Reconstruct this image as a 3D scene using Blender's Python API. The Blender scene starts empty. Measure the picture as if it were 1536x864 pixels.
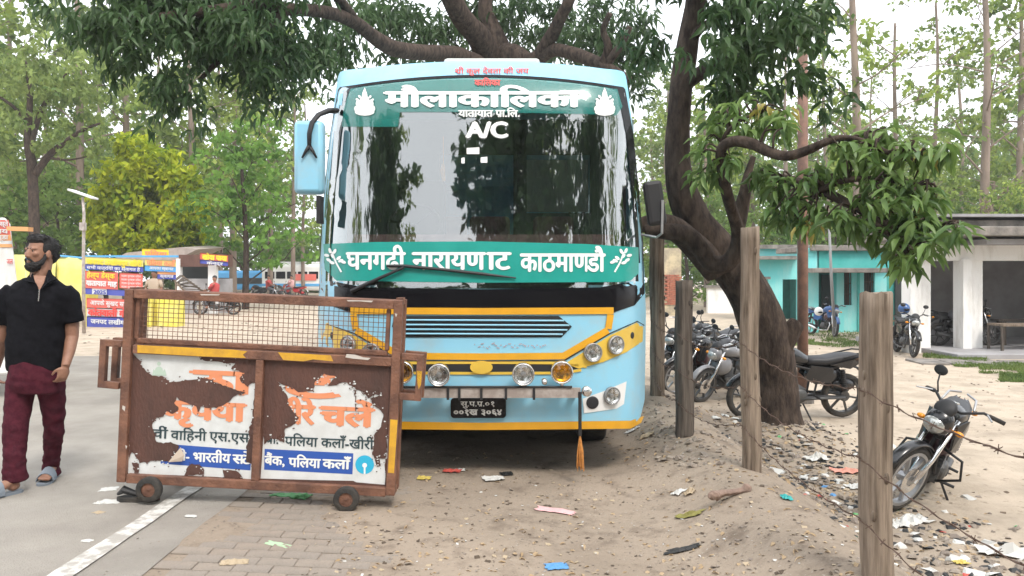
import bpy, bmesh, math, random
import numpy as np
from mathutils import Vector, Matrix, noise
R = math.radians
random.seed(7); rng = np.random.default_rng(7)
S = bpy.context.scene
C = S.collection
FPX = 1110.0
# ---------------------------------------------------------------- camera
cam = bpy.data.cameras.new('camera'); camo = bpy.data.objects.new('camera', cam); C.objects.link(camo)
camo.location = (0, 0, 1.5); camo.rotation_euler = (R(90), 0, 0)
cam.sensor_width = 36; cam.lens = FPX / 1536 * 36; cam.shift_y = -17 / 1536
cam.clip_start = .05; cam.clip_end = 1500
S.camera = camo
# ---------------------------------------------------------------- sky and sun
SUN_EL, SUN_ROT = R(52), R(155)
w = bpy.data.worlds.new("World"); S.world = w; w.use_nodes = True
nt = w.node_tree; bg = nt.nodes['Background']
sky = nt.nodes.new('ShaderNodeTexSky'); sky.sky_type = 'NISHITA'; sky.sun_disc = False
sky.sun_elevation = SUN_EL; sky.sun_rotation = SUN_ROT; sky.dust_density = 6; sky.air_density = 1.2; sky.ozone_density = 1
tc = nt.nodes.new('ShaderNodeTexCoord'); nz = nt.nodes.new('ShaderNodeTexNoise'); nz.inputs['Scale'].default_value = 2.2
nz.inputs['Detail'].default_value = 5
rp = nt.nodes.new('ShaderNodeMapRange'); rp.inputs[1].default_value = .3; rp.inputs[2].default_value = .7
rp.inputs[3].default_value = .72; rp.inputs[4].default_value = .95
mx = nt.nodes.new('ShaderNodeMix'); mx.data_type = 'RGBA'
mx.inputs[7].default_value = (12.6, 13.0, 13.6, 1)
nt.links.new(tc.outputs['Generated'], nz.inputs['Vector']); nt.links.new(nz.outputs['Fac'], rp.inputs[0])
nt.links.new(rp.outputs[0], mx.inputs[0]); nt.links.new(sky.outputs[0], mx.inputs[6]); nt.links.new(mx.outputs[2], bg.inputs[0])
bg.inputs[1].default_value = .11
sl = bpy.data.lights.new('sun', 'SUN'); so = bpy.data.objects.new('sun', sl); C.objects.link(so)
sl.energy = 1.4; sl.angle = R(14); sl.color = (1, .95, .87)
# sun direction: azimuth measured as in the sky texture (0 = +Y, clockwise)
sd = Vector((math.sin(SUN_ROT) * math.cos(SUN_EL), math.cos(SUN_ROT) * math.cos(SUN_EL), math.sin(SUN_EL)))
so.rotation_euler = (-sd).to_track_quat('-Z', 'Y').to_euler(); so.location = (0, 0, 30)
S.view_settings.view_transform = 'Standard'; S.view_settings.look = 'None'; S.view_settings.gamma = 1
S.view_settings.exposure = .74
S.view_settings.use_curve_mapping = False
S.cycles.max_bounces = 8; S.cycles.transparent_max_bounces = 12

# ---------------------------------------------------------------- helpers
def W(px, py, d):
    return Vector(((px - 768) / FPX * d, d, 1.5 + (415 - py) / FPX * d))

WO = {}
def tag(o, label=None, cat=None, group=None, kind=None):
    if label: o['label'] = label
    if cat: o['category'] = cat
    if group: o['group'] = group
    if kind: o['kind'] = kind
    return o
def thing(name, loc, label, cat, group=None):
    o = bpy.data.objects.new(name, None); C.objects.link(o); o.location = loc; o.empty_display_size = .1
    WO[o] = Vector(loc); return tag(o, label, cat, group)
def link(name, me, parent=None, loc=(0, 0, 0)):
    o = bpy.data.objects.new(name, me); C.objects.link(o); loc = Vector(loc)
    WO[o] = loc.copy()
    if parent is not None: o.parent = parent; o.location = loc - WO[parent]
    else: o.location = loc
    return o
def copy_tree(o, parent=None):
    c = o.copy(); C.objects.link(c)
    if parent is not None: c.parent = parent
    for ch in o.children: copy_tree(ch, c)
    return c
def relabel(o, label):
    o['label'] = label; return o

def frame_of(d, up=Vector((0, 0, 1))):
    d = Vector(d).normalized()
    if abs(d.dot(up)) > .97: up = Vector((0, 1, 0))
    s = d.cross(up).normalized(); u = s.cross(d).normalized(); return d, s, u

class MB:
    def __init__(s): s.v = []; s.f = []; s.m = []; s.cur = 0
    def add(s, vs, fs):
        b = len(s.v); s.v += [Vector(v) for v in vs]; s.f += [tuple(i + b for i in f) for f in fs]; s.m += [s.cur] * len(fs)
        return s
    def box(s, c, sz, rot=None):
        c = Vector(c); hx, hy, hz = sz[0] / 2, sz[1] / 2, sz[2] / 2
        vs = [Vector((x, y, z)) for z in (-hz, hz) for y in (-hy, hy) for x in (-hx, hx)]
        if rot is not None: vs = [rot @ v for v in vs]
        return s.add([v + c for v in vs], [(0, 2, 3, 1), (4, 5, 7, 6), (0, 1, 5, 4), (2, 6, 7, 3), (0, 4, 6, 2), (1, 3, 7, 5)])
    def bar(s, a, b, w, h, up=Vector((0, 0, 1))):
        a, b = Vector(a), Vector(b); d, sd_, u = frame_of(b - a, up); vs = []
        for p in (a, b):
            for i, j in ((-1, -1), (1, -1), (1, 1), (-1, 1)): vs.append(p + sd_ * (i * w / 2) + u * (j * h / 2))
        return s.add(vs, [(3, 2, 1, 0), (4, 5, 6, 7), (0, 1, 5, 4), (1, 2, 6, 5), (2, 3, 7, 6), (3, 0, 4, 7)])
    def tube(s, pts, rad, n=8, cap=True, wob=0, flat=1):
        pts = [Vector(p) for p in pts]
        if not hasattr(rad, '__len__'): rad = [rad] * len(pts)
        vs = []; fs = []; u0 = None
        for i, p in enumerate(pts):
            d = (pts[min(i + 1, len(pts) - 1)] - pts[max(i - 1, 0)])
            if d.length < 1e-9: d = Vector((0, 0, 1))
            d.normalize()
            if u0 is None: _, sd_, u = frame_of(d)
            else:
                u = (u0 - d * u0.dot(d))
                if u.length < 1e-6: _, sd_, u = frame_of(d)
                u.normalize(); sd_ = d.cross(u)
            u0 = u
            for k in range(n):
                a = 2 * math.pi * k / n; rr = rad[i] * (1 + (wob * (noise.noise(p * 2.3 + Vector((k * 1.7, 0, 0))) if wob else 0)))
                vs.append(p + sd_ * (math.cos(a) * rr) + u * (math.sin(a) * rr * flat))
        for i in range(len(pts) - 1):
            for k in range(n): fs.append((i * n + k, i * n + (k + 1) % n, (i + 1) * n + (k + 1) % n, (i + 1) * n + k))
        if cap: fs.append(tuple(range(n))[::-1]); fs.append(tuple((len(pts) - 1) * n + k for k in range(n)))
        return s.add(vs, fs)
    def ell(s, c, r, rot=None, nu=14, nv=9, fn=None):
        c = Vector(c); vs = []; fs = []
        for j in range(nv + 1):
            t = math.pi * j / nv
            for i in range(nu):
                a = 2 * math.pi * i / nu
                q = Vector((math.sin(t) * math.cos(a), math.sin(t) * math.sin(a), math.cos(t)))
                k = fn(q) if fn else 1
                v = Vector((q.x * r[0], q.y * r[1], q.z * r[2])) * k
                if rot is not None: v = rot @ v
                vs.append(c + v)
        for j in range(nv):
            for i in range(nu): fs.append((j * nu + i, (j + 1) * nu + i, (j + 1) * nu + (i + 1) % nu, j * nu + (i + 1) % nu))
        return s.add(vs, fs)
    def lathe(s, c, axis, prof, n=20):   # prof: (offset along the axis, radius)
        c = Vector(c); d, sd_, u = frame_of(axis); vs = []; fs = []
        for o, r in prof:
            for k in range(n):
                a = 2 * math.pi * k / n; vs.append(c + d * o + sd_ * (math.cos(a) * r) + u * (math.sin(a) * r))
        for i in range(len(prof) - 1):
            for k in range(n): fs.append((i * n + k, i * n + (k + 1) % n, (i + 1) * n + (k + 1) % n, (i + 1) * n + k))
        return s.add(vs, fs)
    def loft(s, rings, cap=True):
        n = len(rings[0]); vs = [v for r in rings for v in r]; fs = []
        for i in range(len(rings) - 1):
            for k in range(n): fs.append((i * n + k, i * n + (k + 1) % n, (i + 1) * n + (k + 1) % n, (i + 1) * n + k))
        if cap: fs.append(tuple(range(n))[::-1]); fs.append(tuple((len(rings) - 1) * n + k for k in range(n)))
        return s.add(vs, fs)
    def prism(s, poly, fn0, fn1):
        n = len(poly); vs = [fn0(*p) for p in poly] + [fn1(*p) for p in poly]
        fs = [tuple(range(n)), tuple(range(2 * n - 1, n - 1, -1))]
        for k in range(n): fs.append((k, k + n, (k + 1) % n + n, (k + 1) % n))
        return s.add(vs, fs)
    def build(s, name, mat, parent=None, smooth=False, bevel=0, kind=None, pivot=None):
        if pivot is None:
            lo = [min(v[i] for v in s.v) for i in range(3)]; hi = [max(v[i] for v in s.v) for i in range(3)]
            c = Vector([(lo[i] + hi[i]) / 2 for i in range(3)])
            if parent is None: c.z = lo[2]
        else: c = Vector(pivot)
        me = bpy.data.meshes.new(name); me.from_pydata([tuple(v - c) for v in s.v], [], s.f)
        for m in (mat if isinstance(mat, (list, tuple)) else [mat]): me.materials.append(m)
        if any(s.m): me.polygons.foreach_set('material_index', s.m)
        if smooth: me.polygons.foreach_set('use_smooth', [True] * len(me.polygons))
        me.update()
        o = link(name, me, parent, c)
        if bevel:
            b = o.modifiers.new('b', 'BEVEL'); b.width = bevel; b.segments = 2; b.limit_method = 'ANGLE'
        if kind: o['kind'] = kind
        return o

def smooth_auto(o, ang=40):
    me = o.data; me.polygons.foreach_set('use_smooth', [True] * len(me.polygons))
    try: me.set_sharp_from_angle(angle=R(ang))
    except Exception: pass
    return o

def vox(mb, size, it=2, lam=.5):
    me = bpy.data.meshes.new('tmp'); me.from_pydata([tuple(v) for v in mb.v], [], mb.f)
    o = bpy.data.objects.new('tmp', me); C.objects.link(o)
    m = o.modifiers.new('r', 'REMESH'); m.mode = 'VOXEL'; m.voxel_size = size
    if it: q = o.modifiers.new('s', 'SMOOTH'); q.iterations = it; q.factor = lam
    dg = bpy.context.evaluated_depsgraph_get(); dg.update()
    out = bpy.data.meshes.new_from_object(o.evaluated_get(dg))
    bpy.data.objects.remove(o)
    return out

# ---------------------------------------------------------------- materials
def mat(name, col, rough=.7, col2=None, scale=6, bump=0, bscale=40, metal=0, contrast=(.4, .6), spec=.5, stretch=None, coat=0, detail=6):
    m = bpy.data.materials.new(name); m.use_nodes = True; n = m.node_tree; p = n.nodes['Principled BSDF']
    p.inputs['Base Color'].default_value = (*col, 1); p.inputs['Roughness'].default_value = rough
    p.inputs['Metallic'].default_value = metal; p.inputs['Specular IOR Level'].default_value = spec
    if coat: p.inputs['Coat Weight'].default_value = coat; p.inputs['Coat Roughness'].default_value = .08
    t = n.nodes.new('ShaderNodeTexCoord'); src = t.outputs['Object']
    if stretch:
        mp = n.nodes.new('ShaderNodeMapping'); mp.inputs['Scale'].default_value = stretch; n.links.new(src, mp.inputs[0]); src = mp.outputs[0]
    if col2 is not None:
        a = n.nodes.new('ShaderNodeTexNoise'); a.inputs['Scale'].default_value = scale; a.inputs['Detail'].default_value = detail; a.inputs['Roughness'].default_value = .65
        n.links.new(src, a.inputs['Vector'])
        r = n.nodes.new('ShaderNodeMapRange'); r.inputs[1].default_value = contrast[0]; r.inputs[2].default_value = contrast[1]
        n.links.new(a.outputs['Fac'], r.inputs[0])
        x = n.nodes.new('ShaderNodeMix'); x.data_type = 'RGBA'; x.inputs[6].default_value = (*col, 1); x.inputs[7].default_value = (*col2, 1)
        n.links.new(r.outputs[0], x.inputs[0]); n.links.new(x.outputs[2], p.inputs['Base Color'])
    if bump:
        b = n.nodes.new('ShaderNodeTexNoise'); b.inputs['Scale'].default_value = bscale; b.inputs['Detail'].default_value = 6
        n.links.new(src, b.inputs['Vector'])
        q = n.nodes.new('ShaderNodeBump'); q.inputs['Strength'].default_value = bump; q.inputs['Distance'].default_value = .02
        n.links.new(b.outputs['Fac'], q.inputs['Height']); n.links.new(q.outputs[0], p.inputs['Normal'])
    return m

def leafmat(name, c1, c2, trans=.35, rough=.5, spec=.3):
    m = bpy.data.materials.new(name); m.use_nodes = True; n = m.node_tree; p = n.nodes['Principled BSDF']; out = n.nodes['Material Output']
    g = n.nodes.new('ShaderNodeNewGeometry'); x = n.nodes.new('ShaderNodeMix'); x.data_type = 'RGBA'
    x.inputs[6].default_value = (*c1, 1); x.inputs[7].default_value = (*c2, 1)
    t = n.nodes.new('ShaderNodeTexCoord'); a = n.nodes.new('ShaderNodeTexNoise'); a.inputs['Scale'].default_value = .55; a.inputs['Detail'].default_value = 3
    n.links.new(t.outputs['Object'], a.inputs['Vector'])
    ad = n.nodes.new('ShaderNodeMath'); ad.operation = 'MULTIPLY_ADD'; ad.inputs[1].default_value = .5
    sb = n.nodes.new('ShaderNodeMapRange'); sb.inputs[1].default_value = .35; sb.inputs[2].default_value = .65; sb.inputs[3].default_value = 0; sb.inputs[4].default_value = .5
    n.links.new(a.outputs['Fac'], sb.inputs[0]); oi = n.nodes.new('ShaderNodeObjectInfo'); sm_ = n.nodes.new('ShaderNodeMath'); sm_.operation = 'ADD'; n.links.new(g.outputs['Random Per Island'], sm_.inputs[0]); n.links.new(oi.outputs['Random'], sm_.inputs[1]); fr = n.nodes.new('ShaderNodeMath'); fr.operation = 'FRACT'; n.links.new(sm_.outputs[0], fr.inputs[0]); n.links.new(fr.outputs[0], ad.inputs[0]); n.links.new(sb.outputs[0], ad.inputs[2])
    n.links.new(ad.outputs[0], x.inputs[0]); n.links.new(x.outputs[2], p.inputs['Base Color'])
    p.inputs['Roughness'].default_value = rough; p.inputs['Specular IOR Level'].default_value = spec
    tr = n.nodes.new('ShaderNodeBsdfTranslucent'); n.links.new(x.outputs[2], tr.inputs[0])
    ms = n.nodes.new('ShaderNodeMixShader'); ms.inputs[0].default_value = trans
    n.links.new(p.outputs[0], ms.inputs[1]); n.links.new(tr.outputs[0], ms.inputs[2]); n.links.new(ms.outputs[0], out.inputs[0])
    return m

M = {}
M['asphalt'] = mat('asphalt', (.40, .365, .322), .92, (.295, .268, .235), .9, .8, 120, contrast=(.38, .62), spec=.2, detail=12)
M['dirt'] = mat('dirt', (.40, .335, .27), .95, (.29, .235, .185), 1.6, .7, 30, contrast=(.3, .72))
M['paint_line'] = mat('worn_road_paint', (.62, .6, .56), .85, (.36, .335, .30), 11, contrast=(.44, .56), detail=12)
M['brick_paver'] = mat('paver', (.38, .33, .29), .9, (.29, .25, .22), 9, .4, 60, contrast=(.3, .7))
M['bus_blue'] = mat('bus_blue', (.28, .61, .80), .36, (.38, .52, .58), 2.6, coat=.1, contrast=(.46, .82), detail=12)
M['yellow'] = mat('trim_yellow', (.80, .40, .02), .35, (.72, .36, .02), 5, coat=.2)
M['lampyellow'] = mat('headlight_yellow', (.78, .52, .07), .35, (.7, .46, .06), 5, coat=.2)
M['black'] = mat('black_gloss', (.005, .005, .007), .2, spec=.22)
M['blackmatt'] = mat('black_matt', (.018, .018, .02), .6)
M['rubber'] = mat('rubber', (.03, .028, .026), .85, (.09, .075, .06), 7, .3, 50, contrast=(.45, .75))
M['chrome'] = mat('chrome', (.78, .78, .78), .22, metal=1)
M['barmetal'] = mat('dull_metal_bar', (.52, .47, .44), .45, (.38, .32, .29), 12, metal=.3)
M['white'] = mat('white_paint', (.78, .78, .77), .5)
M['white_film'] = mat('white_film', (.88, .89, .88), .5)
M['green_film'] = mat('green_film', (.0, .27, .225), .4, (.005, .31, .26), 3)
M['dark'] = mat('dark_inside', (.03, .035, .035), .7)
M['maroon_cloth'] = mat('maroon_cloth', (.36, .21, .21), .9, (.25, .14, .15), 8)
M['rust'] = mat('rusty_brown_paint', (.255, .118, .072), .6, (.12, .056, .038), 5, .4, 60, contrast=(.38, .62))
M['rustplate'] = mat('rusty_plate', (.135, .062, .045), .65, (.085, .042, .034), 4, .35, 50, contrast=(.35, .65), stretch=(1, 1, .35))
M['sheet'] = mat('poster_white', (.74, .76, .76), .55, (.66, .67, .66), 7)
M['orange_print'] = mat('orange_print', (.80, .30, .15), .6)
M['dark_print'] = mat('dark_print', (.03, .06, .07), .6)
M['blue_print'] = mat('blue_print', (.03, .10, .42), .55)
M['cyan_print'] = mat('cyan_print', (.03, .45, .70), .55)
M['barrier_yellow'] = mat('barrier_yellow', (.75, .42, .03), .5, (.6, .32, .04), 9)
M['red_print'] = mat('red_print', (.70, .08, .07), .5)
M['wood'] = mat('weathered_wood', (.31, .245, .19), .9, (.10, .075, .055), 26, 1.0, 40, contrast=(.38, .66), stretch=(1, 1, .07), spec=.15)
M['wood_dark'] = mat('dark_weathered_wood', (.15, .125, .105), .9, (.055, .045, .038), 26, 1.0, 40, contrast=(.38, .66), stretch=(1, 1, .07), spec=.15)
M['bark'] = mat('mango_bark', (.092, .068, .054), .95, (.028, .021, .018), 14, 1, 30, contrast=(.36, .66), stretch=(1, 1, .35), spec=.15)
M['bark_grey'] = mat('sal_bark', (.27, .21, .165), .95, (.16, .12, .095), 2.5, .9, 9, contrast=(.35, .65), stretch=(1, 1, .25))
M['wire'] = mat('rusty_wire', (.12, .075, .055), .7, metal=.4)
M['skin'] = mat('skin', (.33, .17, .11), .55, (.25, .12, .075), 14, .25, 60, contrast=(.4, .7))
M['shirt'] = mat('black_cotton', (.007, .007, .009), .95, (.010, .010, .013), 30, .25, 14, spec=.08)
M['trouser'] = mat('maroon_cotton', (.088, .018, .029), .95, (.06, .012, .021), 20, .3, 12, spec=.1)
M['hair'] = mat('hair', (.012, .010, .010), .65, bump=.8, bscale=90)
M['sandal'] = mat('grey_rubber_sandal', (.19, .22, .26), .7)
M['eye'] = mat('eye_white', (.42, .38, .35), .4)
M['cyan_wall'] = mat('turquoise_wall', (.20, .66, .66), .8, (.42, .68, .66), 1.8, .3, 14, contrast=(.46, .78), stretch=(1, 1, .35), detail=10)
M['shade_green'] = mat('painted_shade_green', (.015, .13, .115), .8, (.02, .17, .15), 3)  # wall teal darkened: shade of doorways and recess is put into the colour
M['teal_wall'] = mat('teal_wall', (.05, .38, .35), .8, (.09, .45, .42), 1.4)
M['stain'] = mat('water_stained_concrete', (.30, .27, .24), .9, (.12, .11, .10), 2.2, .4, 20, contrast=(.35, .65))
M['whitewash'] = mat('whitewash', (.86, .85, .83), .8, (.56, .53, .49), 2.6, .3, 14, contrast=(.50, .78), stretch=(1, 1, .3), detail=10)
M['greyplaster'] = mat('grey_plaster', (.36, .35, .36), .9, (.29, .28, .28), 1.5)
M['rustpole'] = mat('rusty_pole', (.23, .12, .085), .7, (.14, .08, .06), 6)
M['greypole'] = mat('grey_pole', (.25, .25, .25), .6)
M['yellow_flex'] = mat('yellow_flex', (.75, .68, .18), .6, (.68, .63, .25), 1.2)
M['red_flex'] = mat('red_flex', (.72, .16, .13), .6)
M['orange_flex'] = mat('orange_flex', (.85, .42, .18), .6)
M['blue_flex'] = mat('blue_flex', (.08, .10, .42), .6)
M['sky_flex'] = mat('light_blue_flex', (.10, .38, .72), .6)
M['pale_flex'] = mat('pale_flex', (.72, .73, .74), .6)
M['yellow_print'] = mat('yellow_print', (.85, .68, .05), .6)
M['yellow_wall'] = mat('yellow_painted_wall', (.80, .70, .10), .7, (.72, .64, .18), 1.5)
M['brickwall'] = mat('red_brick_wall', (.42, .15, .09), .9, (.30, .11, .07), 5)
M['tin'] = mat('tin_roof', (.42, .36, .33), .7, (.30, .25, .22), 2)
M['bikeblack'] = mat('bike_black', (.012, .012, .014), .25, coat=.3)
M['bikered'] = mat('bike_red', (.40, .02, .025), .3, coat=.3)
M['bikeblue'] = mat('bike_blue', (.03, .10, .28), .3, coat=.3)
M['bikesilver'] = mat('bike_silver', (.10, .10, .11), .35, metal=.4)
M['bikewhite'] = mat('bike_white', (.20, .20, .21), .35, coat=.3)
M['bikemaroon'] = mat('bike_maroon', (.05, .010, .018), .3, coat=.3)
M['seat'] = mat('seat_vinyl', (.02, .02, .024), .5)
M['alloy'] = mat('alloy', (.40, .40, .41), .4, metal=.7)
M['engine'] = mat('engine_metal', (.10, .10, .10), .5, metal=.6)
M['amber'] = mat('amber_lens', (.80, .30, .02), .15)
M['redlens'] = mat('red_lens', (.55, .02, .02), .2)
M['lens'] = mat('clear_lens', (.55, .56, .54), .08, (.32, .33, .32), 26, metal=.5, contrast=(.3, .7))
M['amber_lens'] = mat('amber_spot', (.70, .36, .03), .1, (.5, .22, .02), 26, metal=.35)
M['grass'] = leafmat('grass', (.10, .17, .05), (.22, .28, .09), .2, .8, .1)
M['rock'] = mat('rock', (.33, .28, .23), .9, (.22, .18, .15), 8, .5, 30)
M['brickred'] = mat('broken_brick', (.27, .185, .145), .9, (.18, .125, .10), 10, .5, 30)
M['straw'] = mat('straw_orange', (.60, .26, .06), .8, (.42, .17, .04), 40)
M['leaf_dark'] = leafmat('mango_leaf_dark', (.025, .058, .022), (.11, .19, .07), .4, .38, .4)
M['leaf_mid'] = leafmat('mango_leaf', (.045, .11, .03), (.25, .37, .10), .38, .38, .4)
M['leaf_yel'] = leafmat('mango_leaf_young', (.40, .38, .07), (.55, .42, .16), .4, .42, .3)
M['leaf_sal'] = leafmat('sal_leaf', (.065, .135, .03), (.40, .49, .11), .45, .6, .15)
M['leaf_sal2'] = leafmat('sal_leaf_grey', (.07, .135, .04), (.34, .42, .13), .4, .6, .15)
M['leaf_far'] = leafmat('forest_leaf', (.055, .125, .03), (.27, .39, .10), .4, .7, .1)
M['leaf_bright'] = leafmat('bright_leaf', (.04, .16, .012), (.78, .80, .045), .45, .5, .2)
M['leaf_green'] = leafmat('fresh_leaf', (.05, .14, .02), (.24, .42, .08), .45, .5, .2)
M['dryleaf'] = leafmat('dry_leaf', (.35, .24, .13), (.55, .42, .28), .2, .8, .1)

def glassmat(name, tint, refl, rough=.01):
    m = bpy.data.materials.new(name); m.use_nodes = True; n = m.node_tree; n.nodes.remove(n.nodes['Principled BSDF']); out = n.nodes['Material Output']
    g = n.nodes.new('ShaderNodeBsdfGlossy'); g.inputs['Roughness'].default_value = rough; g.inputs['Color'].default_value = (.95, .97, .96, 1)
    t = n.nodes.new('ShaderNodeBsdfTransparent'); t.inputs[0].default_value = (*tint, 1)
    x = n.nodes.new('ShaderNodeMixShader'); lw = n.nodes.new('ShaderNodeLayerWeight'); lw.inputs[0].default_value = .3
    a = n.nodes.new('ShaderNodeMath'); a.operation = 'MULTIPLY_ADD'; a.inputs[1].default_value = .4; a.inputs[2].default_value = refl
    n.links.new(lw.outputs['Facing'], a.inputs[0]); n.links.new(a.outputs[0], x.inputs[0])
    tc = n.nodes.new('ShaderNodeTexCoord'); mp = n.nodes.new('ShaderNodeMapping'); mp.inputs['Scale'].default_value = (2.2, 1, .28)
    nz = n.nodes.new('ShaderNodeTexNoise'); nz.inputs['Scale'].default_value = 2.0; nz.inputs['Detail'].default_value = 2
    b = n.nodes.new('ShaderNodeBump'); b.inputs['Strength'].default_value = .05; b.inputs['Distance'].default_value = .02
    n.links.new(tc.outputs['Object'], mp.inputs[0]); n.links.new(mp.outputs[0], nz.inputs['Vector']); n.links.new(nz.outputs['Fac'], b.inputs['Height']); n.links.new(b.outputs[0], g.inputs['Normal'])
    n.links.new(t.outputs[0], x.inputs[1]); n.links.new(g.outputs[0], x.inputs[2]); n.links.new(x.outputs[0], out.inputs[0])
    return m
M['glass'] = glassmat('windscreen_glass', (.62, .68, .66), .27, .02)
M['greentint'] = mat('green_tint_film', (.015, .26, .22), .15, (.04, .30, .27), 2, spec=.6); M['greentint'].node_tree.nodes['Principled BSDF'].inputs['Alpha'].default_value = .55
M['lamp_glass'] = glassmat('lamp_glass', (.95, .95, .95), .10)
M['amber_glass'] = glassmat('amber_glass', (1, .66, .12), .08)
M['reflector'] = mat('lamp_reflector', (.80, .80, .78), .22, (.45, .45, .44), 40, metal=1)
M['glass_dark'] = glassmat('dark_glass', (.55, .58, .58), .15)

# ---------------------------------------------------------------- lettering
_tc = {}
def _tm(s):
    if s not in _tc:
        c = bpy.data.curves.new('t', 'FONT'); c.body = s; c.size = 1; c.resolution_u = 3
        o = bpy.data.objects.new('t', c); C.objects.link(o)
        dg = bpy.context.evaluated_depsgraph_get(); dg.update()
        me = bpy.data.meshes.new_from_object(o.evaluated_get(dg)); bpy.data.objects.remove(o)
        _tc[s] = ([(v.co.x, v.co.y) for v in me.vertices], [tuple(p.vertices) for p in me.polygons]); bpy.data.meshes.remove(me)
    return _tc[s]
def _adv(s): return max(v[0] for v in _tm(s + '।')[0]) - max(v[0] for v in _tm('।')[0])
def text2d(s):
    """{x} half form of x, ^ a subjoined ra stroke under the last letter; vowel sign i is typed before its consonant"""
    V = []; F = []; x = 0; i = 0; seg = ''
    def put(vs, fs, dx):
        b = len(V); V.extend((a + dx, c) for a, c in vs); F.extend(tuple(k + b for k in f) for f in fs)
    def flush():
        nonlocal x, seg
        if seg: put(*_tm(seg), x); x += _adv(seg); seg = ''
    while i < len(s):
        ch = s[i]
        if ch == '{':
            flush(); g = s[i + 1]; i += 3; vs, fs = _tm(g); cut = _adv(g) - .13
            bm = bmesh.new(); bv = [bm.verts.new((a, c, 0)) for a, c in vs]
            for f in fs:
                try: bm.faces.new([bv[k] for k in f])
                except ValueError: pass
            bmesh.ops.bisect_plane(bm, geom=bm.verts[:] + bm.edges[:] + bm.faces[:], plane_co=(cut, 0, 0), plane_no=(1, 0, 0), clear_outer=True)
            bm.verts.index_update()
            put([(v.co.x, v.co.y) for v in bm.verts], [tuple(v.index for v in f.verts) for f in bm.faces], x); bm.free(); x += cut
            continue
        if ch == '^':
            flush(); bx = x - .12
            put([(bx, .17), (bx, .23), (bx - .23, .02), (bx - .19, -.03)], [(0, 1, 2, 3)], 0)
        else: seg += ch
        i += 1
    flush()
    return V, F, x
_kb = None
def lettering(name, s, x0, x1, ybase, body, proj, m, parent, ang=0, bold=.03, dz=.0006, off0=0):
    """proj(px, py, off) -> world point; body = height in px of a letter without vowel signs"""
    global _kb
    if _kb is None: _kb = max(v[1] for v in _tm('प')[0])
    V, F, wd = text2d(s); sx = (x1 - x0) / wd; sy = body / (_kb if any(ord(c) > 0x900 for c in s) else .72)
    mb = MB(); ca, sa = math.cos(R(ang)), math.sin(R(ang))
    sh = [(0, 0), (bold, 0), (-bold, 0), (0, bold * .6), (0, -bold * .6)] if bold else [(0, 0)]
    for k, (dx, dy) in enumerate(sh):
        vs = []
        for a, b in V:
            X, Y = (a + dx) * sx, -(b + dy) * sy
            vs.append(proj(x0 + X * ca - Y * sa, ybase + X * sa + Y * ca, off0 + k * dz))
        mb.add(vs, F)
    return mb.build(name, m, parent)

def fill2d(poly, step=None):
    from mathutils.geometry import delaunay_2d_cdt
    vs, _, fs, *_r = delaunay_2d_cdt([Vector(p) for p in poly], [], [list(range(len(poly)))], 1, 1e-4)
    bm = bmesh.new(); bv = [bm.verts.new((v[0], v[1], 0)) for v in vs]
    for f in fs: bm.faces.new([bv[i] for i in f])
    if step:
        for ax in (0, 1):
            lo = min(p[ax] for p in poly); hi = max(p[ax] for p in poly); k = math.floor(lo / step) * step + step
            while k < hi:
                co = [0, 0, 0]; co[ax] = k; no = [0, 0, 0]; no[ax] = 1
                bmesh.ops.bisect_plane(bm, geom=bm.verts[:] + bm.edges[:] + bm.faces[:], plane_co=co, plane_no=no); k += step
    bm.verts.index_update()
    out = ([(v.co.x, v.co.y) for v in bm.verts], [tuple(v.index for v in f.verts) for f in bm.faces]); bm.free(); return out
def patch(name, poly, proj, off, m, parent, step=14, thick=0, smooth=True):
    V, F = fill2d(poly, step); mb = MB(); mb.add([proj(x, y, off) for x, y in V], F)
    if thick:
        n = len(poly); P = []
        for k in range(n):
            a, b = poly[k], poly[(k + 1) % n]; L = max(1, int(math.hypot(b[0] - a[0], b[1] - a[1]) / (step or 1e9)))
            P += [(a[0] + (b[0] - a[0]) * t / L, a[1] + (b[1] - a[1]) * t / L) for t in range(L)]
        n = len(P); mb.add([proj(x, y, off) for x, y in P] + [proj(x, y, off - thick) for x, y in P], [(k, (k + 1) % n, (k + 1) % n + n, k + n) for k in range(n)])
    o = mb.build(name, m, parent, smooth=smooth); smooth_auto(o, 35) if smooth else None
    return o
def stroke(pts, wd):
    """polyline in px -> band polygon"""
    L = []; Rr = []
    for i, p in enumerate(pts):
        a = pts[max(i - 1, 0)]; b = pts[min(i + 1, len(pts) - 1)]
        if 0 < i < len(pts) - 1:
            d1 = Vector((p[0] - a[0], p[1] - a[1])).normalized(); d2 = Vector((b[0] - p[0], b[1] - p[1])).normalized(); d = (d1 + d2).normalized(); k = 1 / max(.4, d.dot(d1))
        else: d = Vector((b[0] - a[0], b[1] - a[1])).normalized(); k = 1
        nx, ny = -d.y * wd / 2 * k, d.x * wd / 2 * k
        L.append((p[0] + nx, p[1] + ny)); Rr.append((p[0] - nx, p[1] - ny))
    return L + Rr[::-1]

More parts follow.
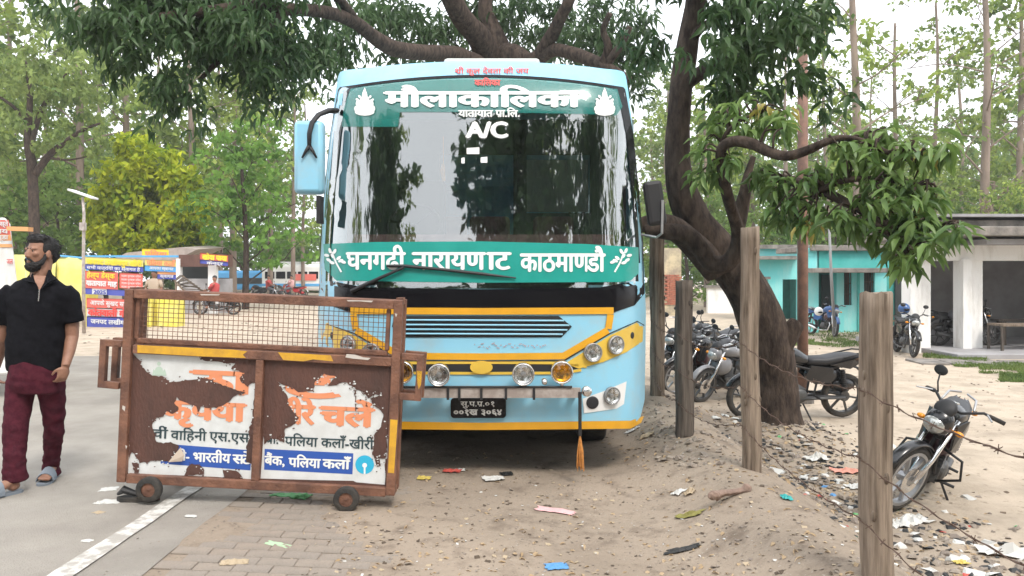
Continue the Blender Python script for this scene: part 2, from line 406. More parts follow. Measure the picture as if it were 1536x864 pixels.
# ---------------------------------------------------------------- leaves
LEAF4 = (np.array([(0, 0, 0), (.5, .5, .08), (1, 0, 0), (.5, -.5, .08)]), [(0, 1, 2, 3)])
LEAFN = (np.array([(0, 0, 0), (.28, .42, .10), (.28, -.42, .10), (.28, 0, 0), (.66, .44, .0), (.66, -.44, .0), (.66, 0, -.14), (1, 0, -.42)]),
         [(0, 3, 1), (0, 2, 3), (3, 6, 4, 1), (2, 5, 6, 3), (6, 7, 4), (5, 7, 6)])
def leaves(name, O, D, length, width, m, parent=None, tmpl=LEAF4, origin=(0, 0, 0), kind=None, nrm=None):
    O = np.asarray(O, float); D = np.asarray(D, float); D /= np.linalg.norm(D, axis=1)[:, None] + 1e-9; N = len(O)
    up = rng.normal(size=(N, 3)) if nrm is None else nrm
    Y = np.cross(up, D); Y /= np.linalg.norm(Y, axis=1)[:, None] + 1e-9; Z = np.cross(D, Y)
    length = np.broadcast_to(length, N); width = np.broadcast_to(width, N); T, F = tmpl
    V = O[:, None, :] + T[None, :, 0:1] * (D * length[:, None])[:, None, :] + T[None, :, 1:2] * (Y * width[:, None])[:, None, :] + T[None, :, 2:3] * (Z * length[:, None])[:, None, :]
    K = len(T); V = V.reshape(-1, 3) - np.array(origin)
    me = bpy.data.meshes.new(name); lens = [len(f) for f in F]; flat = np.array([i for f in F for i in f])
    loops = (flat[None, :] + (np.arange(N) * K)[:, None]).ravel(); tot = np.tile(lens, N); st = np.concatenate([[0], np.cumsum(tot)[:-1]])
    me.vertices.add(len(V)); me.vertices.foreach_set('co', V.ravel()); me.loops.add(len(loops)); me.loops.foreach_set('vertex_index', loops)
    me.polygons.add(len(tot)); me.polygons.foreach_set('loop_start', st); me.update(calc_edges=True)
    for q in (m if isinstance(m, (list, tuple)) else [m]): me.materials.append(q)
    o = link(name, me, parent, origin)
    if kind: o['kind'] = kind
    return o
# ================================================================ GROUND
def sm(a, b, x): t = max(0, min(1, (x - a) / (b - a))); return t * t * (3 - 2 * t)
def gbase(x, y):
    z = -.045 * max(0, min(2.3, x + 2.1))
    z += -.30 * sm(1.75, 2.75, x + .12 * noise.noise(Vector((0, y * .6, 3))))
    k = sm(.8, 2.4, y) * (1 - sm(8.6, 11, y))
    z += (.24 + .05 * noise.noise(Vector((0, y * .8, 0)))) * k * math.exp(-((x - 1.58 - .1 * noise.noise(Vector((5, y * .7, 0)))) / .47) ** 2)
    z += .27 * math.exp(-((x - 2.95) ** 2 + (y - 8.4) ** 2) / .9)
    return z
def gz(x, y):
    z = gbase(x, y); r = sm(-1.3, .1, x)
    n = noise.fractal(Vector((x * 1.3, y * 1.3, 0)), .8, 2, 5)
    z += r * (.022 + .02 * n) if y < 40 else 0
    if -1.87 < x < .2 and y < 8: z += .016 * max(0, noise.noise(Vector((x * 1.4, y * 1.4, 4))) + .12) + .006 * max(0, noise.noise(Vector((x * 6, y * 6, 4))))
    if x > 2.3 and y < 30:   # ruts and footprints in the sandy yard
        z += .020 * noise.noise(Vector((x * 2.1 + .5 * y, y * .8, 9))) + .012 * noise.noise(Vector((x * 5, y * 4, 2))) - .018 * math.exp(-((x - 4.4 - .22 * y + .4 * math.sin(y * .3)) / .09) ** 2) - .018 * math.exp(-((x - 5.7 - .22 * y + .4 * math.sin(y * .3)) / .09) ** 2)
    if x < -1.87 and y > 13: z += .004 + .01 * n
    return z
def spaced(lo, hi, dl, dh, st, g=1.18):
    c = list(np.arange(dl, dh, st)); s = st; x = dl
    while x > lo: s *= g; x -= s; c.insert(0, x)
    s = st; x = dh
    while x < hi: s *= g; x += s; c.append(x)
    return c
xs = spaced(-160, 160, -2.4, 4.6, .045); ys = spaced(-60, 240, 1.2, 9.5, .05)
nx_, ny_ = len(xs), len(ys)
gm = bpy.data.meshes.new('ground')
gm.from_pydata([(x, y, gz(x, y)) for y in ys for x in xs], [], [(j * nx_ + i, j * nx_ + i + 1, (j + 1) * nx_ + i + 1, (j + 1) * nx_ + i) for j in range(ny_ - 1) for i in range(nx_ - 1)])
gm.polygons.foreach_set('use_smooth', [True] * len(gm.polygons))
# dirt material with gravel specks, damp/leaf litter stains
def ground_mat():
    m = bpy.data.materials.new('dry_earth'); m.use_nodes = True; n = m.node_tree; p = n.nodes['Principled BSDF']; p.inputs['Roughness'].default_value = .95; p.inputs['Specular IOR Level'].default_value = .15
    t = n.nodes.new('ShaderNodeTexCoord')
    def nz(s, d=6, r=.6):
        a = n.nodes.new('ShaderNodeTexNoise'); a.inputs['Scale'].default_value = s; a.inputs['Detail'].default_value = d; a.inputs['Roughness'].default_value = r
        n.links.new(t.outputs['Object'], a.inputs['Vector']); return a.outputs['Fac']
    def rg(s, a, b):
        q = n.nodes.new('ShaderNodeMapRange'); q.inputs[1].default_value = a; q.inputs[2].default_value = b; n.links.new(s, q.inputs[0]); return q.outputs[0]
    def mixc(f, a, b):
        x = n.nodes.new('ShaderNodeMix'); x.data_type = 'RGBA'; n.links.new(f, x.inputs[0])
        for k, v in ((6, a), (7, b)):
            if isinstance(v, tuple): x.inputs[k].default_value = (*v, 1)
            else: n.links.new(v, x.inputs[k])
        return x.outputs[2]
    c = mixc(rg(nz(.7), .35, .65), (.36, .292, .228), (.275, .222, .172))
    c = mixc(rg(nz(4.5), .52, .72), c, (.18, .14, .108))
    c = mixc(rg(nz(38, 3), .62, .74), c, (.10, .08, .064))
    c = mixc(rg(nz(55, 2), .66, .74), c, (.40, .36, .31))
    # the sandy yard on the right and the plaza far behind are paler
    sx = n.nodes.new('ShaderNodeSeparateXYZ'); n.links.new(t.outputs['Object'], sx.inputs[0])
    far = n.nodes.new('ShaderNodeMapRange'); far.inputs[1].default_value = 9; far.inputs[2].default_value = 14; n.links.new(sx.outputs[1], far.inputs[0])
    rt = n.nodes.new('ShaderNodeMapRange'); rt.inputs[1].default_value = 2.6; rt.inputs[2].default_value = 3.8; n.links.new(sx.outputs[0], rt.inputs[0])
    mxm = n.nodes.new('ShaderNodeMath'); mxm.operation = 'MAXIMUM'; n.links.new(far.outputs[0], mxm.inputs[0]); n.links.new(rt.outputs[0], mxm.inputs[1])
    sandy = mixc(rg(nz(2.2), .4, .7), (.50, .415, .325), (.35, .29, .225))
    sandy = mixc(rg(nz(11, 4), .60, .72), sandy, (.29, .235, .18))
    c = mixc(mxm.outputs[0], c, sandy)
    n.links.new(c, p.inputs['Base Color'])
    b = n.nodes.new('ShaderNodeBump'); b.inputs['Strength'].default_value = .8; b.inputs['Distance'].default_value = .015
    n.links.new(nz(26, 8, .7), b.inputs['Height']); n.links.new(b.outputs[0], p.inputs['Normal'])
    return m
gm.materials.append(ground_mat())
ground = link('ground', gm); ground['kind'] = 'structure'

def sheet(name, x0, x1, y0, y1, st, off, m, edge=0, yedge=0):
    xs_ = np.linspace(x0, x1, max(2, int((x1 - x0) / st) + 1)); ys_ = spaced(y0, y1, y0, min(y1, 9), .25, 1.2)
    mb = MB(); mb.add([Vector((x + (edge * noise.noise(Vector((0, y * 1.7, i))) if i in (0, len(xs_) - 1) else 0), y, gbase(x, y) + off)) for y in ys_ for i, x in enumerate(xs_)],
                      [(j * len(xs_) + i, j * len(xs_) + i + 1, (j + 1) * len(xs_) + i + 1, (j + 1) * len(xs_) + i) for j in range(len(ys_) - 1) for i in range(len(xs_) - 1)])
    return mb.build(name, m, kind='structure', pivot=(0, 0, 0), smooth=True)
sheet('road', -12, -1.87, -60, 13.5, .5, .006, M['asphalt'], edge=.06)
sheet('road_line', -2.31, -2.19, 1, 9.5, .06, .011, M['paint_line'], edge=.02)

pav = thing('paving', (-1, 4.5, 0), None, None); pav['kind'] = 'structure'
pmesh = []
for k in range(4):
    b = MB(); b.box((0, 0, 0), (.196, .097, .05)); me = bpy.data.meshes.new('brick'); me.from_pydata([tuple(v) for v in b.v], [], b.f)
    bm_ = bmesh.new(); bm_.from_mesh(me); bmesh.ops.bevel(bm_, geom=[e for e in bm_.edges if all(v.co.z > 0 for v in e.verts)], offset=.0035, segments=1, affect='EDGES'); bm_.to_mesh(me); bm_.free()
    me.materials.append(mat('paver_%d' % k, [(.30, .25, .205), (.315, .26, .21), (.29, .245, .205), (.31, .25, .20)][k], .9, (.22, .19, .16), 5, .6, 60, contrast=(.3, .7))); pmesh.append(me)
for r in range(22):
    y = 3.25 + r * .103
    for c in range(11):
        x = -1.76 + c * .2 + (.1 if r % 2 else 0)
        if x > -.2 + .3 * noise.noise(Vector((r * .4, 2, 2))) or (x > -1.0 and random.random() < .1): continue
        o = link('brick', random.choice(pmesh), pav, (x, y, gbase(x, y) - .0155 + random.uniform(-.002, .002) - .006 * sm(-1.1, -.4, x)))
        o.rotation_euler = (random.uniform(-.012, .012), math.atan(.045) + random.uniform(-.012, .012), random.uniform(-.02, .02))

# ================================================================ BUS
BXC = (723 - 768) / FPX * 5.7; BHW = 1.262
def FS(x, z):
    u = abs(x - BXC) / BHW
    y = 5.7 + .09 * u * u + .26 * u ** 9
    if z > 1.4: y += .13 * (z - 1.4)
    if z > 2.85: y += 1.1 * (z - 2.85) ** 2
    if z < .55: y += .25 * (.55 - z) ** 2
    return y
def BP(px, py, off=0):
    y = 5.7
    for _ in range(7):
        x = (px - 768) / FPX * y; z = 1.5 + (415 - py) / FPX * y; y = .5 * y + .5 * FS(x, z)
    y -= off
    return Vector(((px - 768) / FPX * y, y, 1.5 + (415 - py) / FPX * y))
def lx(py):   # silhouette of the front, left edge; the right one mirrors it
    t = [(92, 540), (97, 522), (104, 512), (115, 507), (140, 503), (200, 496), (300, 486), (400, 480), (470, 477), (600, 479), (625, 485), (643, 500)]
    for (a, xa), (b, xb) in zip(t, t[1:]):
        if py <= b: return xa + (xb - xa) * max(0, (py - a)) / (b - a)
    return t[-1][1]
def mirx(x): return 1446 - x
bus = thing('coach_bus', (BXC, 6.2, -.12), 'sky blue coach with green and white Hindi lettering across its big windscreen, parked head-on', 'bus')
def arch(u): return 92 + 11 * abs(u) ** 2.2   # top edge in px
WTOP = lambda px: 113 + 19 * abs((px - 723) / 213) ** 2
glass_poly = [(px, WTOP(px)) for px in range(513, 934, 20)] + [(936, 135), (948, 200), (957, 290), (963, 365), (964, 424), (900, 434), (723, 437), (546, 434), (482, 424), (483, 365), (489, 290), (498, 200), (510, 135)]
def inpoly(p, poly):
    x, y = p; c = False; j = len(poly) - 1
    for i in range(len(poly)):
        xi, yi = poly[i]; xj, yj = poly[j]
        if (yi > y) != (yj > y) and x < (xj - xi) * (y - yi) / (yj - yi) + xi: c = not c
        j = i
    return c
NU, rows = 84, list(np.arange(92, 644, 5.5)) + [643]
sh = MB(); vs = []
for j, py in enumerate(rows):
    for i in range(NU + 1):
        u = math.sin((i / NU - .5) * math.pi * .999) if False else (i / NU * 2 - 1)
        u = math.copysign(1 - (1 - abs(u)) ** 1.25, u)
        l = lx(py); px = l + (mirx(l) - l) * (u + 1) / 2
        q = py
        if j < 3: q = py + (arch(u) - 92) * (1 - j / 3)
        vs.append(BP(px, q))
holes = [[(588 + 3, 474), (838, 474), (857, 492), (842, 505), (604, 505), (589, 492)]]
gp2 = [(723 + (x - 723) * 1.0, y) for x, y in glass_poly]
fs = []
for j in range(len(rows) - 1):
    for i in range(NU):
        ids = (j * (NU + 1) + i, j * (NU + 1) + i + 1, (j + 1) * (NU + 1) + i + 1, (j + 1) * (NU + 1) + i)
        c = sum((vs[k] for k in ids), Vector()) / 4
        cp = ((c.x / c.y) * FPX + 768, 415 - (c.z - 1.5) / c.y * FPX)
        if inpoly(cp, [(x + (5 if x < 723 else -5), y + (5 if y < 200 else -4)) for x, y in gp2]): continue
        fs.append(ids)
sh.add(vs, fs)
o = sh.build('front_shell', M['bus_blue'], bus, smooth=True)
# side walls, roof and rear as one body shell starting behind the front's edge
ringL = [vs[j * (NU + 1)] for j in range(len(rows))]; ringT = [vs[i] for i in range(NU + 1)]; ringR = [vs[j * (NU + 1) + NU] for j in range(len(rows))]
body = MB(); RY = 15.2
rt = []
for i, v in enumerate(ringT):
    u = i / NU * 2 - 1; rt.append(Vector((v.x * 1.0 if abs(u) < .98 else v.x, 6.9, v.z + .10 * (1 - u * u) + .02)))
loop0 = ringL[::-1] + ringT[1:-1] + ringR; loop1 = []
for v in loop0:
    s_ = -1 if v.x < BXC else 1; u = (v.x - BXC) / BHW
    loop1.append(Vector((v.x if abs(u) < .8 else BXC + s_ * (BHW + .0) * min(1, abs(u) + .01), 6.7, v.z + (.07 * (1 - u * u) if v.z > 3 else 0))))
loop2 = [Vector((v.x, RY, v.z)) for v in loop1]
n = len(loop0); bf = []
def zc(k): return loop1[k].z
for a in range(2):
    for k in range(n - 1):
        if a == 1 and 1.55 < (zc(k) + zc(k + 1)) / 2 < 2.6 and abs(loop1[k].x - BXC) > 1.0: continue
        bf.append((a * n + k, a * n + k + 1, (a + 1) * n + k + 1, (a + 1) * n + k))
bf.append(tuple(2 * n + k for k in range(n)))
body.add(loop0 + loop1 + loop2, bf); o = body.build('body_side_and_roof', M['bus_blue'], bus, smooth=True); smooth_auto(o, 40)
for s_ in (-1, 1):
    for k in range(7):
        y0 = 6.7 + k * 1.214
        g = MB(); g.box((BXC + s_ * 1.235, y0 + .62, 2.08), (.012, 1.10, 1.02)); g.build('side_window', M['glass_dark'], bus)
        g = MB(); g.box((BXC + s_ * 1.235, y0 + .03, 2.08), (.05, .075, 1.06)); g.build('window_pillar', M['blackmatt'], bus)
# interior
b = MB(); b.box((BXC, 10.6, .52), (2.36, 9.0, .05)); b.build('cabin_floor', M['dark'], bus)
b = MB(); b.box((BXC, 10.6, .38), (2.0, 8.8, .1))
for y in (7.9, 12.6): b.box((BXC, y, .35), (2.1, .12, .12))
b.build('chassis', M['blackmatt'], bus)
b = MB(); b.box((BXC, 6.62, .62), (2.3, .05, .55)); b.build('radiator_bulkhead', M['blackmatt'], bus)
M['partition'] = mat('cabin_partition', (.17, .20, .19), .6, (.12, .15, .14), 2)
M['cabinboard'] = mat('cabin_grey_board', (.42, .46, .43), .6)
b = MB()
for px0, px1, py0, py1 in ((500, 660, 180, 430), (770, 790, 180, 430), (885, 950, 180, 430), (660, 885, 180, 232), (790, 885, 320, 430)):
    a0 = W(px0, py0, 7.5); a1 = W(px1, py1, 7.5); b.box((a0 + a1) / 2, (abs(a1.x - a0.x), .04, abs(a0.z - a1.z)))
b.build('cabin_partition', M['partition'], bus)
b = MB(); a0 = W(790, 240, 7.45); a1 = W(882, 318, 7.45); b.box((a0 + a1) / 2, (abs(a1.x - a0.x), .03, abs(a0.z - a1.z))); b.build('cabin_board', M['cabinboard'], bus, bevel=.006)
for px0, px1 in ((660, 700), (705, 765), (800, 860)):
    a0 = W(px0, 325, 7.2); a1 = W(px1, 380, 7.2)
    b = MB(); b.box((a0 + a1) / 2, (abs(a1.x - a0.x), .14, abs(a0.z - a1.z))); b.build('seat_back', M['maroon_cloth'], bus, bevel=.04)
for k in range(6):
    for x in (-.85, -.4, .4, .85):
        b = MB(); b.box((BXC + x, 8.4 + k, 1.25), (.42, .12, .75)); b.build('seat_back', M['maroon_cloth'], bus, bevel=.04)
b = MB(); b.box((BXC, 6.22, 1.62), (2.2, .42, .12)); b.box((BXC, 6.1, 1.4), (2.2, .2, .4)); b.build('dashboard', M['dark'], bus, bevel=.03)
b = MB(); b.box((BXC, 6.06, 1.76), (2.12, .02, .17)); o = b.build('dashboard_cloth', M['maroon_cloth'], bus)
c0 = Vector((BXC - .62, 6.45, 1.95)); ax = Vector((0, -.75, .5)).normalized(); d_, s1, u1 = frame_of(ax)
b = MB(); b.tube([c0 + s1 * (math.cos(t * math.pi / 12) * .23) + u1 * (math.sin(t * math.pi / 12) * .23) for t in range(25)], .016, 8, cap=False)
for t in (0.2, 2.3, 4.4): b.tube([c0, c0 + s1 * (math.cos(t) * .23) + u1 * (math.sin(t) * .23)], .012, 6)
b.tube([c0, c0 - ax * .5], .02, 6); b.build('steering_wheel', M['blackmatt'], bus, smooth=True)
b = MB(); b.box((BXC - .62, 6.95, 2.0), (.46, .14, .8)); b.box((BXC - .62, 6.75, 1.5), (.46, .45, .14)); b.build('driver_seat', M['dark'], bus, bevel=.04)
b = MB(); b.tube([W(665, 205, 6.2), W(665, 248, 6.2)], .004, 5); b.tube([W(665, 246, 6.2), W(664, 256, 6.2), W(666, 272, 6.2)], [.012, .022, .014], 8); b.build('hanging_garland', M['straw'], bus)
# glass, frit and films
ws = patch('windscreen', glass_poly, BP, .004, M['glass'], bus)
def frame_band(outer, inner):
    mb = MB(); n = len(outer); sub = 4; A = []; B = []
    for k in range(n):
        a, b, c, d = outer[k], outer[(k + 1) % n], inner[k], inner[(k + 1) % n]
        for t in range(sub):
            f = t / sub; A.append((a[0] + (b[0] - a[0]) * f, a[1] + (b[1] - a[1]) * f)); B.append((c[0] + (d[0] - c[0]) * f, c[1] + (d[1] - c[1]) * f))
    n = len(A); mb.add([BP(x, y, .010) for x, y in A] + [BP(x, y, .010) for x, y in B] + [BP(x, y, -.004) for x, y in A],
                       [(k, (k + 1) % n, (k + 1) % n + n, k + n) for k in range(n)] + [(k, (k + 1) % n, (k + 1) % n + 2 * n, k + 2 * n) for k in range(n)])
    return mb
inner = []
for x, y in glass_poly:
    dx = 13 if x < 723 else -9
    if y < 134 and 516 < x < 930: dx = dx * .2
    inner.append((x + dx * (1 if abs(x - 723) > 190 else 0), y + (3 if y < 150 else (-3 if y > 420 else 0))))
outer = [(x + (-3 if x < 530 else 2 if x > 920 else 0), y + (-1 if y < 150 else 2 if y > 420 else 0)) for x, y in glass_poly]
frame_band(outer, inner).build('windscreen_seal', M['black'], bus)
fl = [(px, WTOP(px) + 3.6) for px in range(526, 932, 20)]
patch('green_sun_strip', fl + [(934, 160), (925, 173), (880, 171), (723, 168), (600, 168), (597, 190), (512, 190), (516, 160)], BP, .012, M['greentint'], ws)
gb = [(485, 366), (560, 363), (723, 362), (880, 366), (958, 371), (958, 410), (946, 421), (930, 423), (723, 424), (505, 421), (487, 404)]
patch('route_board_film', gb, BP, .014, M['green_film'], ws)
T = lambda *a, **k: lettering('lettering', *a, **k)
T('मौलाकािलका', 578, 869, 160, 22, BP, M['white_film'], ws, bold=.05, off0=.018)
T('यातायात प^ा.िल.', 688, 780, 175, 9.5, BP, M['white_film'], ws, bold=.04, off0=.018)
T('A/C', 700, 762, 206, 24, BP, M['white_film'], ws, bold=.055, off0=.018)
T('कालिका'.replace('लि', 'िल'), 712, 750, 128, 8, BP, M['red_print'], ws, bold=.04, off0=.018)
T('श^ी कुल देवता की जय', 682, 793, 110, 7.2, BP, M['red_print'], bus, bold=.02, off0=.012)
T('घनगढी', 520, 607, 404, 25, BP, M['white_film'], ws, bold=.035, off0=.018)
T('नारायण', 619, 727, 404, 25, BP, M['white_film'], ws, bold=.035, off0=.018)
T('ाट', 731, 765, 404, 25, BP, M['white_film'], ws, bold=.035, off0=.018)
T('काठमा{ण}डौ', 781, 907, 407, 26, BP, M['white_film'], ws, bold=.035, off0=.018)
def poly_ell(cx, cy, rx, ry, a=0, n=12):
    return [(cx + rx * math.cos(t) * math.cos(a) - ry * math.sin(t) * math.sin(a), cy + rx * math.cos(t) * math.sin(a) + ry * math.sin(t) * math.cos(a)) for t in [2 * math.pi * k / n for k in range(n)]]
def motif(name, parts, off, m, parent):
    mb = MB()
    for k, p in enumerate(parts):
        V, F = fill2d(p); mb.add([BP(x, y, off + k * .0003) for x, y in V], F)
    return mb.build(name, m, parent)
for sgn, cx in ((1, 502), (-1, 932)):
    P = [stroke([(cx + sgn * 10, 408), (cx + sgn * 2, 394), (cx - sgn * 4, 378)], 2.5)]
    for dx, dy, a in ((-9, 390 - 388, .5), (-12, -5, .2), (-7, -12, 1.2), (0, -11, 2), (-3, -4, .9), (9, 3, -.4), (6, -1, 2.5), (-4, 6, .3), (13, 5, .3)):
        P.append(poly_ell(cx + sgn * dx, 388 + dy, 4.2, 2.3, a * sgn))
    motif('flower_sprig', P, .018, M['white_film'], ws)
for cx in (547, 907):   # seated deity figures reduced to their white outline shapes
    P = [poly_ell(cx, 168, 15, 5.5), poly_ell(cx, 160, 10, 9), poly_ell(cx, 150, 7, 7), poly_ell(cx, 143, 4.2, 4.6), [(cx - 3.6, 140), (cx + 3.6, 140), (cx, 131)],
         poly_ell(cx - 10, 154, 3.2, 5, .4), poly_ell(cx + 10, 154, 3.2, 5, -.4), poly_ell(cx - 12, 163, 4, 4.5), poly_ell(cx + 12, 163, 4, 4.5)] + [poly_ell(cx + 13 * math.cos(t), 157 + 15 * math.sin(t), 2.6, 1.8, t) for t in (-2.6, -2.2, -.9, -.5, .2, 2.9, -1.57)]
    motif('deity_sticker', P, .018, M['white_film'], ws)
for x0, y0, x1, y1 in ((700, 222, 719, 231), (721, 236, 731, 244), (692, 237, 697, 245)):
    patch('paper_sticker', [(x0, y0), (x1, y0 - 1), (x1, y1), (x0, y1)], BP, .016, M['white_film'], ws)
# black panel below the glass
patch('black_lower_panel', [(479, 425), (546, 436), (723, 439), (900, 436), (967, 425), (967, 440), (952, 458), (916, 470), (914, 461), (723, 463), (532, 461), (530, 470), (494, 458), (479, 440)], BP, .010, M['black'], bus)
# yellow trim, grille
band = [(530, 466), (723, 466), (916, 466), (913, 494), (846, 534), (723, 537), (600, 534), (533, 494), (530, 466)]
for seg in ([(525.5, 466), (723, 467), (920.5, 466)], [(916, 471.5), (912.6, 493.5)], [(912, 495), (846, 533.6)], [(848, 534), (723, 535), (598, 534)], [(534, 495), (600, 533.6)], [(530, 471.5), (533.4, 493.5)]):
    patch('yellow_trim', stroke(seg, 10), BP, .012 + .0012 * random.random(), M['yellow'], bus, thick=.01)
o = patch('grille', [(591, 474), (838, 474), (858, 490), (842, 506), (604, 506), (588, 490)], BP, .006, M['blackmatt'], bus)
for k, y in enumerate((480.5, 487.5, 494.5, 501)):
    mb = MB(); mb.tube([BP(x, y + .6 * math.sin((x - 723) / 120), .014) for x in np.linspace((596, 590, 593, 600)[k], (846, 854, 851, 844)[k], 22)], .0075, 6); mb.build('grille_slat', M['bus_blue'], o, smooth=True)
def line(name, pts, r, m, off=.006, parent=None, n=6):
    mb = MB(); P = []
    for a, b in zip(pts, pts[1:]):
        L = max(1, int(math.hypot(b[0] - a[0], b[1] - a[1]) / 12))
        P += [BP(a[0] + (b[0] - a[0]) * t / L, a[1] + (b[1] - a[1]) * t / L, off) for t in range(L)]
    P.append(BP(*pts[-1], off)); mb.tube(P, r, n); return mb.build(name, m, parent or bus)
line('bonnet_seam', [(478, 482), (531, 500), (600, 541), (723, 542), (846, 541), (915, 500), (956, 482), (966, 488)], .0045, M['blackmatt'])
for k in range(26):  # worn red lettering scraps
    x = 712 + (k % 26) * 4.2 + random.uniform(-1, 1); y = 519 + random.uniform(-3, 3)
    patch('worn_letter_scrap', stroke([(x, y), (x + random.uniform(1, 5), y + random.uniform(-3, 3))], 1.3), BP, .005 + k * .0002, M['wornred'] if 'wornred' in M else M.setdefault('wornred', mat('worn_red', (.45, .33, .36), .7)), bus, step=None)
# lower grille with yellow edging
lo = patch('lower_grille', [(571, 551), (600, 546), (723, 545), (846, 546), (876, 551), (846, 557), (723, 558), (600, 557)], BP, .006, M['blackmatt'], bus)
for seg in ([(590, 544.5), (723, 543.8), (846, 544.5), (880, 550)], [(575, 554), (600, 559.5), (723, 560), (846, 559.5), (872, 555)]):
    patch('yellow_edging', stroke(seg, 4), BP, .009, M['lampyellow'], lo, thick=.004)
patch('badge', poly_ell(722, 551, 17, 10, 0, 24), BP, .026, M['lampyellow'], bus, thick=.02)
# headlamp clusters
def disc(px, py, r, off, m, name, parent, dome=.3, rim=None, depth=.05, yadd=0, front=False):
    c = BP(px, py, off) + Vector((0, yadd, 0)); rr = r * c.y / FPX
    nrm = Vector((0, -1, 0)) if front else (BP(px + 4, py) - BP(px - 4, py)).cross(BP(px, py - 4) - BP(px, py + 4)).normalized()
    if nrm.y > 0: nrm = -nrm
    if m in (M['lens'], M['amber_lens']):     # a bowl reflector with its bulb behind a slightly domed glass
        mb = MB(); mb.lathe(c, nrm, [(0, rr), (-rr * .12, rr * .93), (-rr * .26, rr * .68), (-rr * .33, rr * .30), (-rr * .34, .0005)], 28); o = mb.build(name, M['reflector'], parent, smooth=True)
        mb = MB(); mb.lathe(c, nrm, [(-rr * .36, rr * .24), (-rr * .10, rr * .24), (-rr * .03, rr * .16), (-rr * .02, .0005)], 16); mb.build('bulb_cap', M['greypole'], o, smooth=True)
        mb = MB(); mb.lathe(c, nrm, [(.001, rr), (rr * dome * .5, rr * .72), (rr * dome * .8, rr * .35), (rr * dome * .85, .0005)], 28); mb.build('lamp_glass', M['amber_glass'] if m == M['amber_lens'] else M['lamp_glass'], o, smooth=True)
    else:
        mb = MB(); mb.lathe(c, nrm, [(-depth, rr), (0, rr), (rr * dome * .6, rr * .72), (rr * dome, rr * .35), (rr * dome * 1.05, 0.0005)], 24)
        o = mb.build(name, m, parent, smooth=True)
    if rim:
        q = MB(); q.lathe(c, nrm, [(-depth, rr * 1.0), (-depth, rr * 1.14), (.004, rr * 1.13), (.010, rr * 1.06), (.004, rr * .98)], 28); q.build('lamp_rim', rim, o, smooth=True)
    return o
for sg in (1, -1):
    f = (lambda x: x) if sg == 1 else mirx
    pl = [(f(x), y) for x, y in [(848, 545), (915, 503), (955, 484), (965, 490), (964, 512), (940, 528), (905, 543), (868, 553)]]
    hp = patch('headlight_panel', pl, BP, .009, M['lampyellow'], bus, thick=.006)
    disc(f(890), 529, 12.5, .036, M['lens'], 'headlight', hp, .25, M['alloy'], .02)
    disc(f(925), 517.5, 12.5, .036, M['lens'], 'headlight', hp, .25, M['alloy'], .02)
    disc(f(949), 503, 5, .014, M['blackmatt'], 'indicator_hole', hp, .05)
    pl = [(f(x), y) for x, y in [(876, 620), (874, 598), (902, 588), (940, 572), (936, 606), (925, 613)]]
    fp = patch('fog_light_panel', pl, BP, .006, M['white'], bus, thick=.003)
    disc(f(889), 604, 9.5, .012, M['blackmatt'], 'fog_light_hole', fp, .03)
    disc(f(919), 594, 12, .032, M['lens'], 'fog_light', fp, .25, M['greypole'], .02)
# yellow skirt strip
patch('yellow_skirt_strip', [(480, 624), (500, 631), (723, 634), (946, 631), (966, 624), (962, 634), (946, 643), (723, 645), (500, 643), (484, 634)], BP, .008, M['yellow'], bus, thick=.004)
# bumper bar
b = MB(); pts = [BP(x, 589, .13) for x in np.linspace(565, 870, 9)]
for a, c in zip(pts, pts[1:]): b.bar(a, c + (c - a) * .01, .03, .075)
bb = b.build('bumper_bar', M['barmetal'], bus)
b = MB(); b.tube([BP(x, 580.5, .15) for x in (566, 640, 723, 800, 858)], .009, 8); b.build('lamp_rail', M['blackmatt'], bb)
for x in (672, 689, 722, 759, 801):
    b = MB(); c = BP(x, 589.5, .15); b.box(c, (.018, .022, .10)); b.build('bumper_strap', M['blackmatt'], bb)
for x in (600, 690, 760, 860):
    b = MB(); b.bar(BP(x, 590, .12), BP(x, 592, -.03), .04, .04); b.build('bumper_bracket', M['blackmatt'], bb)
b = MB(); c = BP(880, 587, .13); b.ell(c, (.042, .03, .042)); b.build('end_knob', M['chrome'], bb, smooth=True)
for x, y, r, m in ((603, 559, 15, 'amber_lens'), (658, 563, 15, 'lens'), (785, 562, 15, 'lens'), (843, 559, 15, 'amber_lens')):
    o = disc(x, y, r, .17, M[m], 'spot_lamp', bus, .3, M['chrome'], .06, front=True)
    c = BP(x, y, .17); b = MB(); b.lathe(c + Vector((0, .02, 0)), Vector((0, 1, 0)), [(0, .078), (.05, .07), (.08, .03), (.082, .001)], 20); b.tube([c + Vector((0, .04, -.06)), BP(x, 581, .14)], .014, 8); b.build('lamp_housing', M['chrome'], o, smooth=True)
disc(817, 573, 4.5, .17, M['chrome'], 'small_reflector', bus, .6)
# number plate
def rrect(x0, y0, x1, y1, r, n=4):
    P = []
    for cx, cy, a0 in ((x1 - r, y0 + r, -90), (x1 - r, y1 - r, 0), (x0 + r, y1 - r, 90), (x0 + r, y0 + r, 180)):
        P += [(cx + r * math.cos(R(a0 + 90 * k / n)), cy + r * math.sin(R(a0 + 90 * k / n))) for k in range(n + 1)]
    return P
pl = patch('number_plate', rrect(676, 597, 759, 627, 5), BP, .03, M['black'], bus, thick=.012)
M['plate_text'] = mat('plate_lettering', (.72, .72, .70), .5)
T('सु.प.प^.०१', 691, 743, 609.5, 7, BP, M['plate_text'], pl, bold=.02, off0=.032)
T('००१ख', 680, 716, 622.5, 8, BP, M['plate_text'], pl, bold=.05, off0=.032)
T('३०६४', 721, 753, 622.5, 8, BP, M['plate_text'], pl, bold=.05, off0=.032)
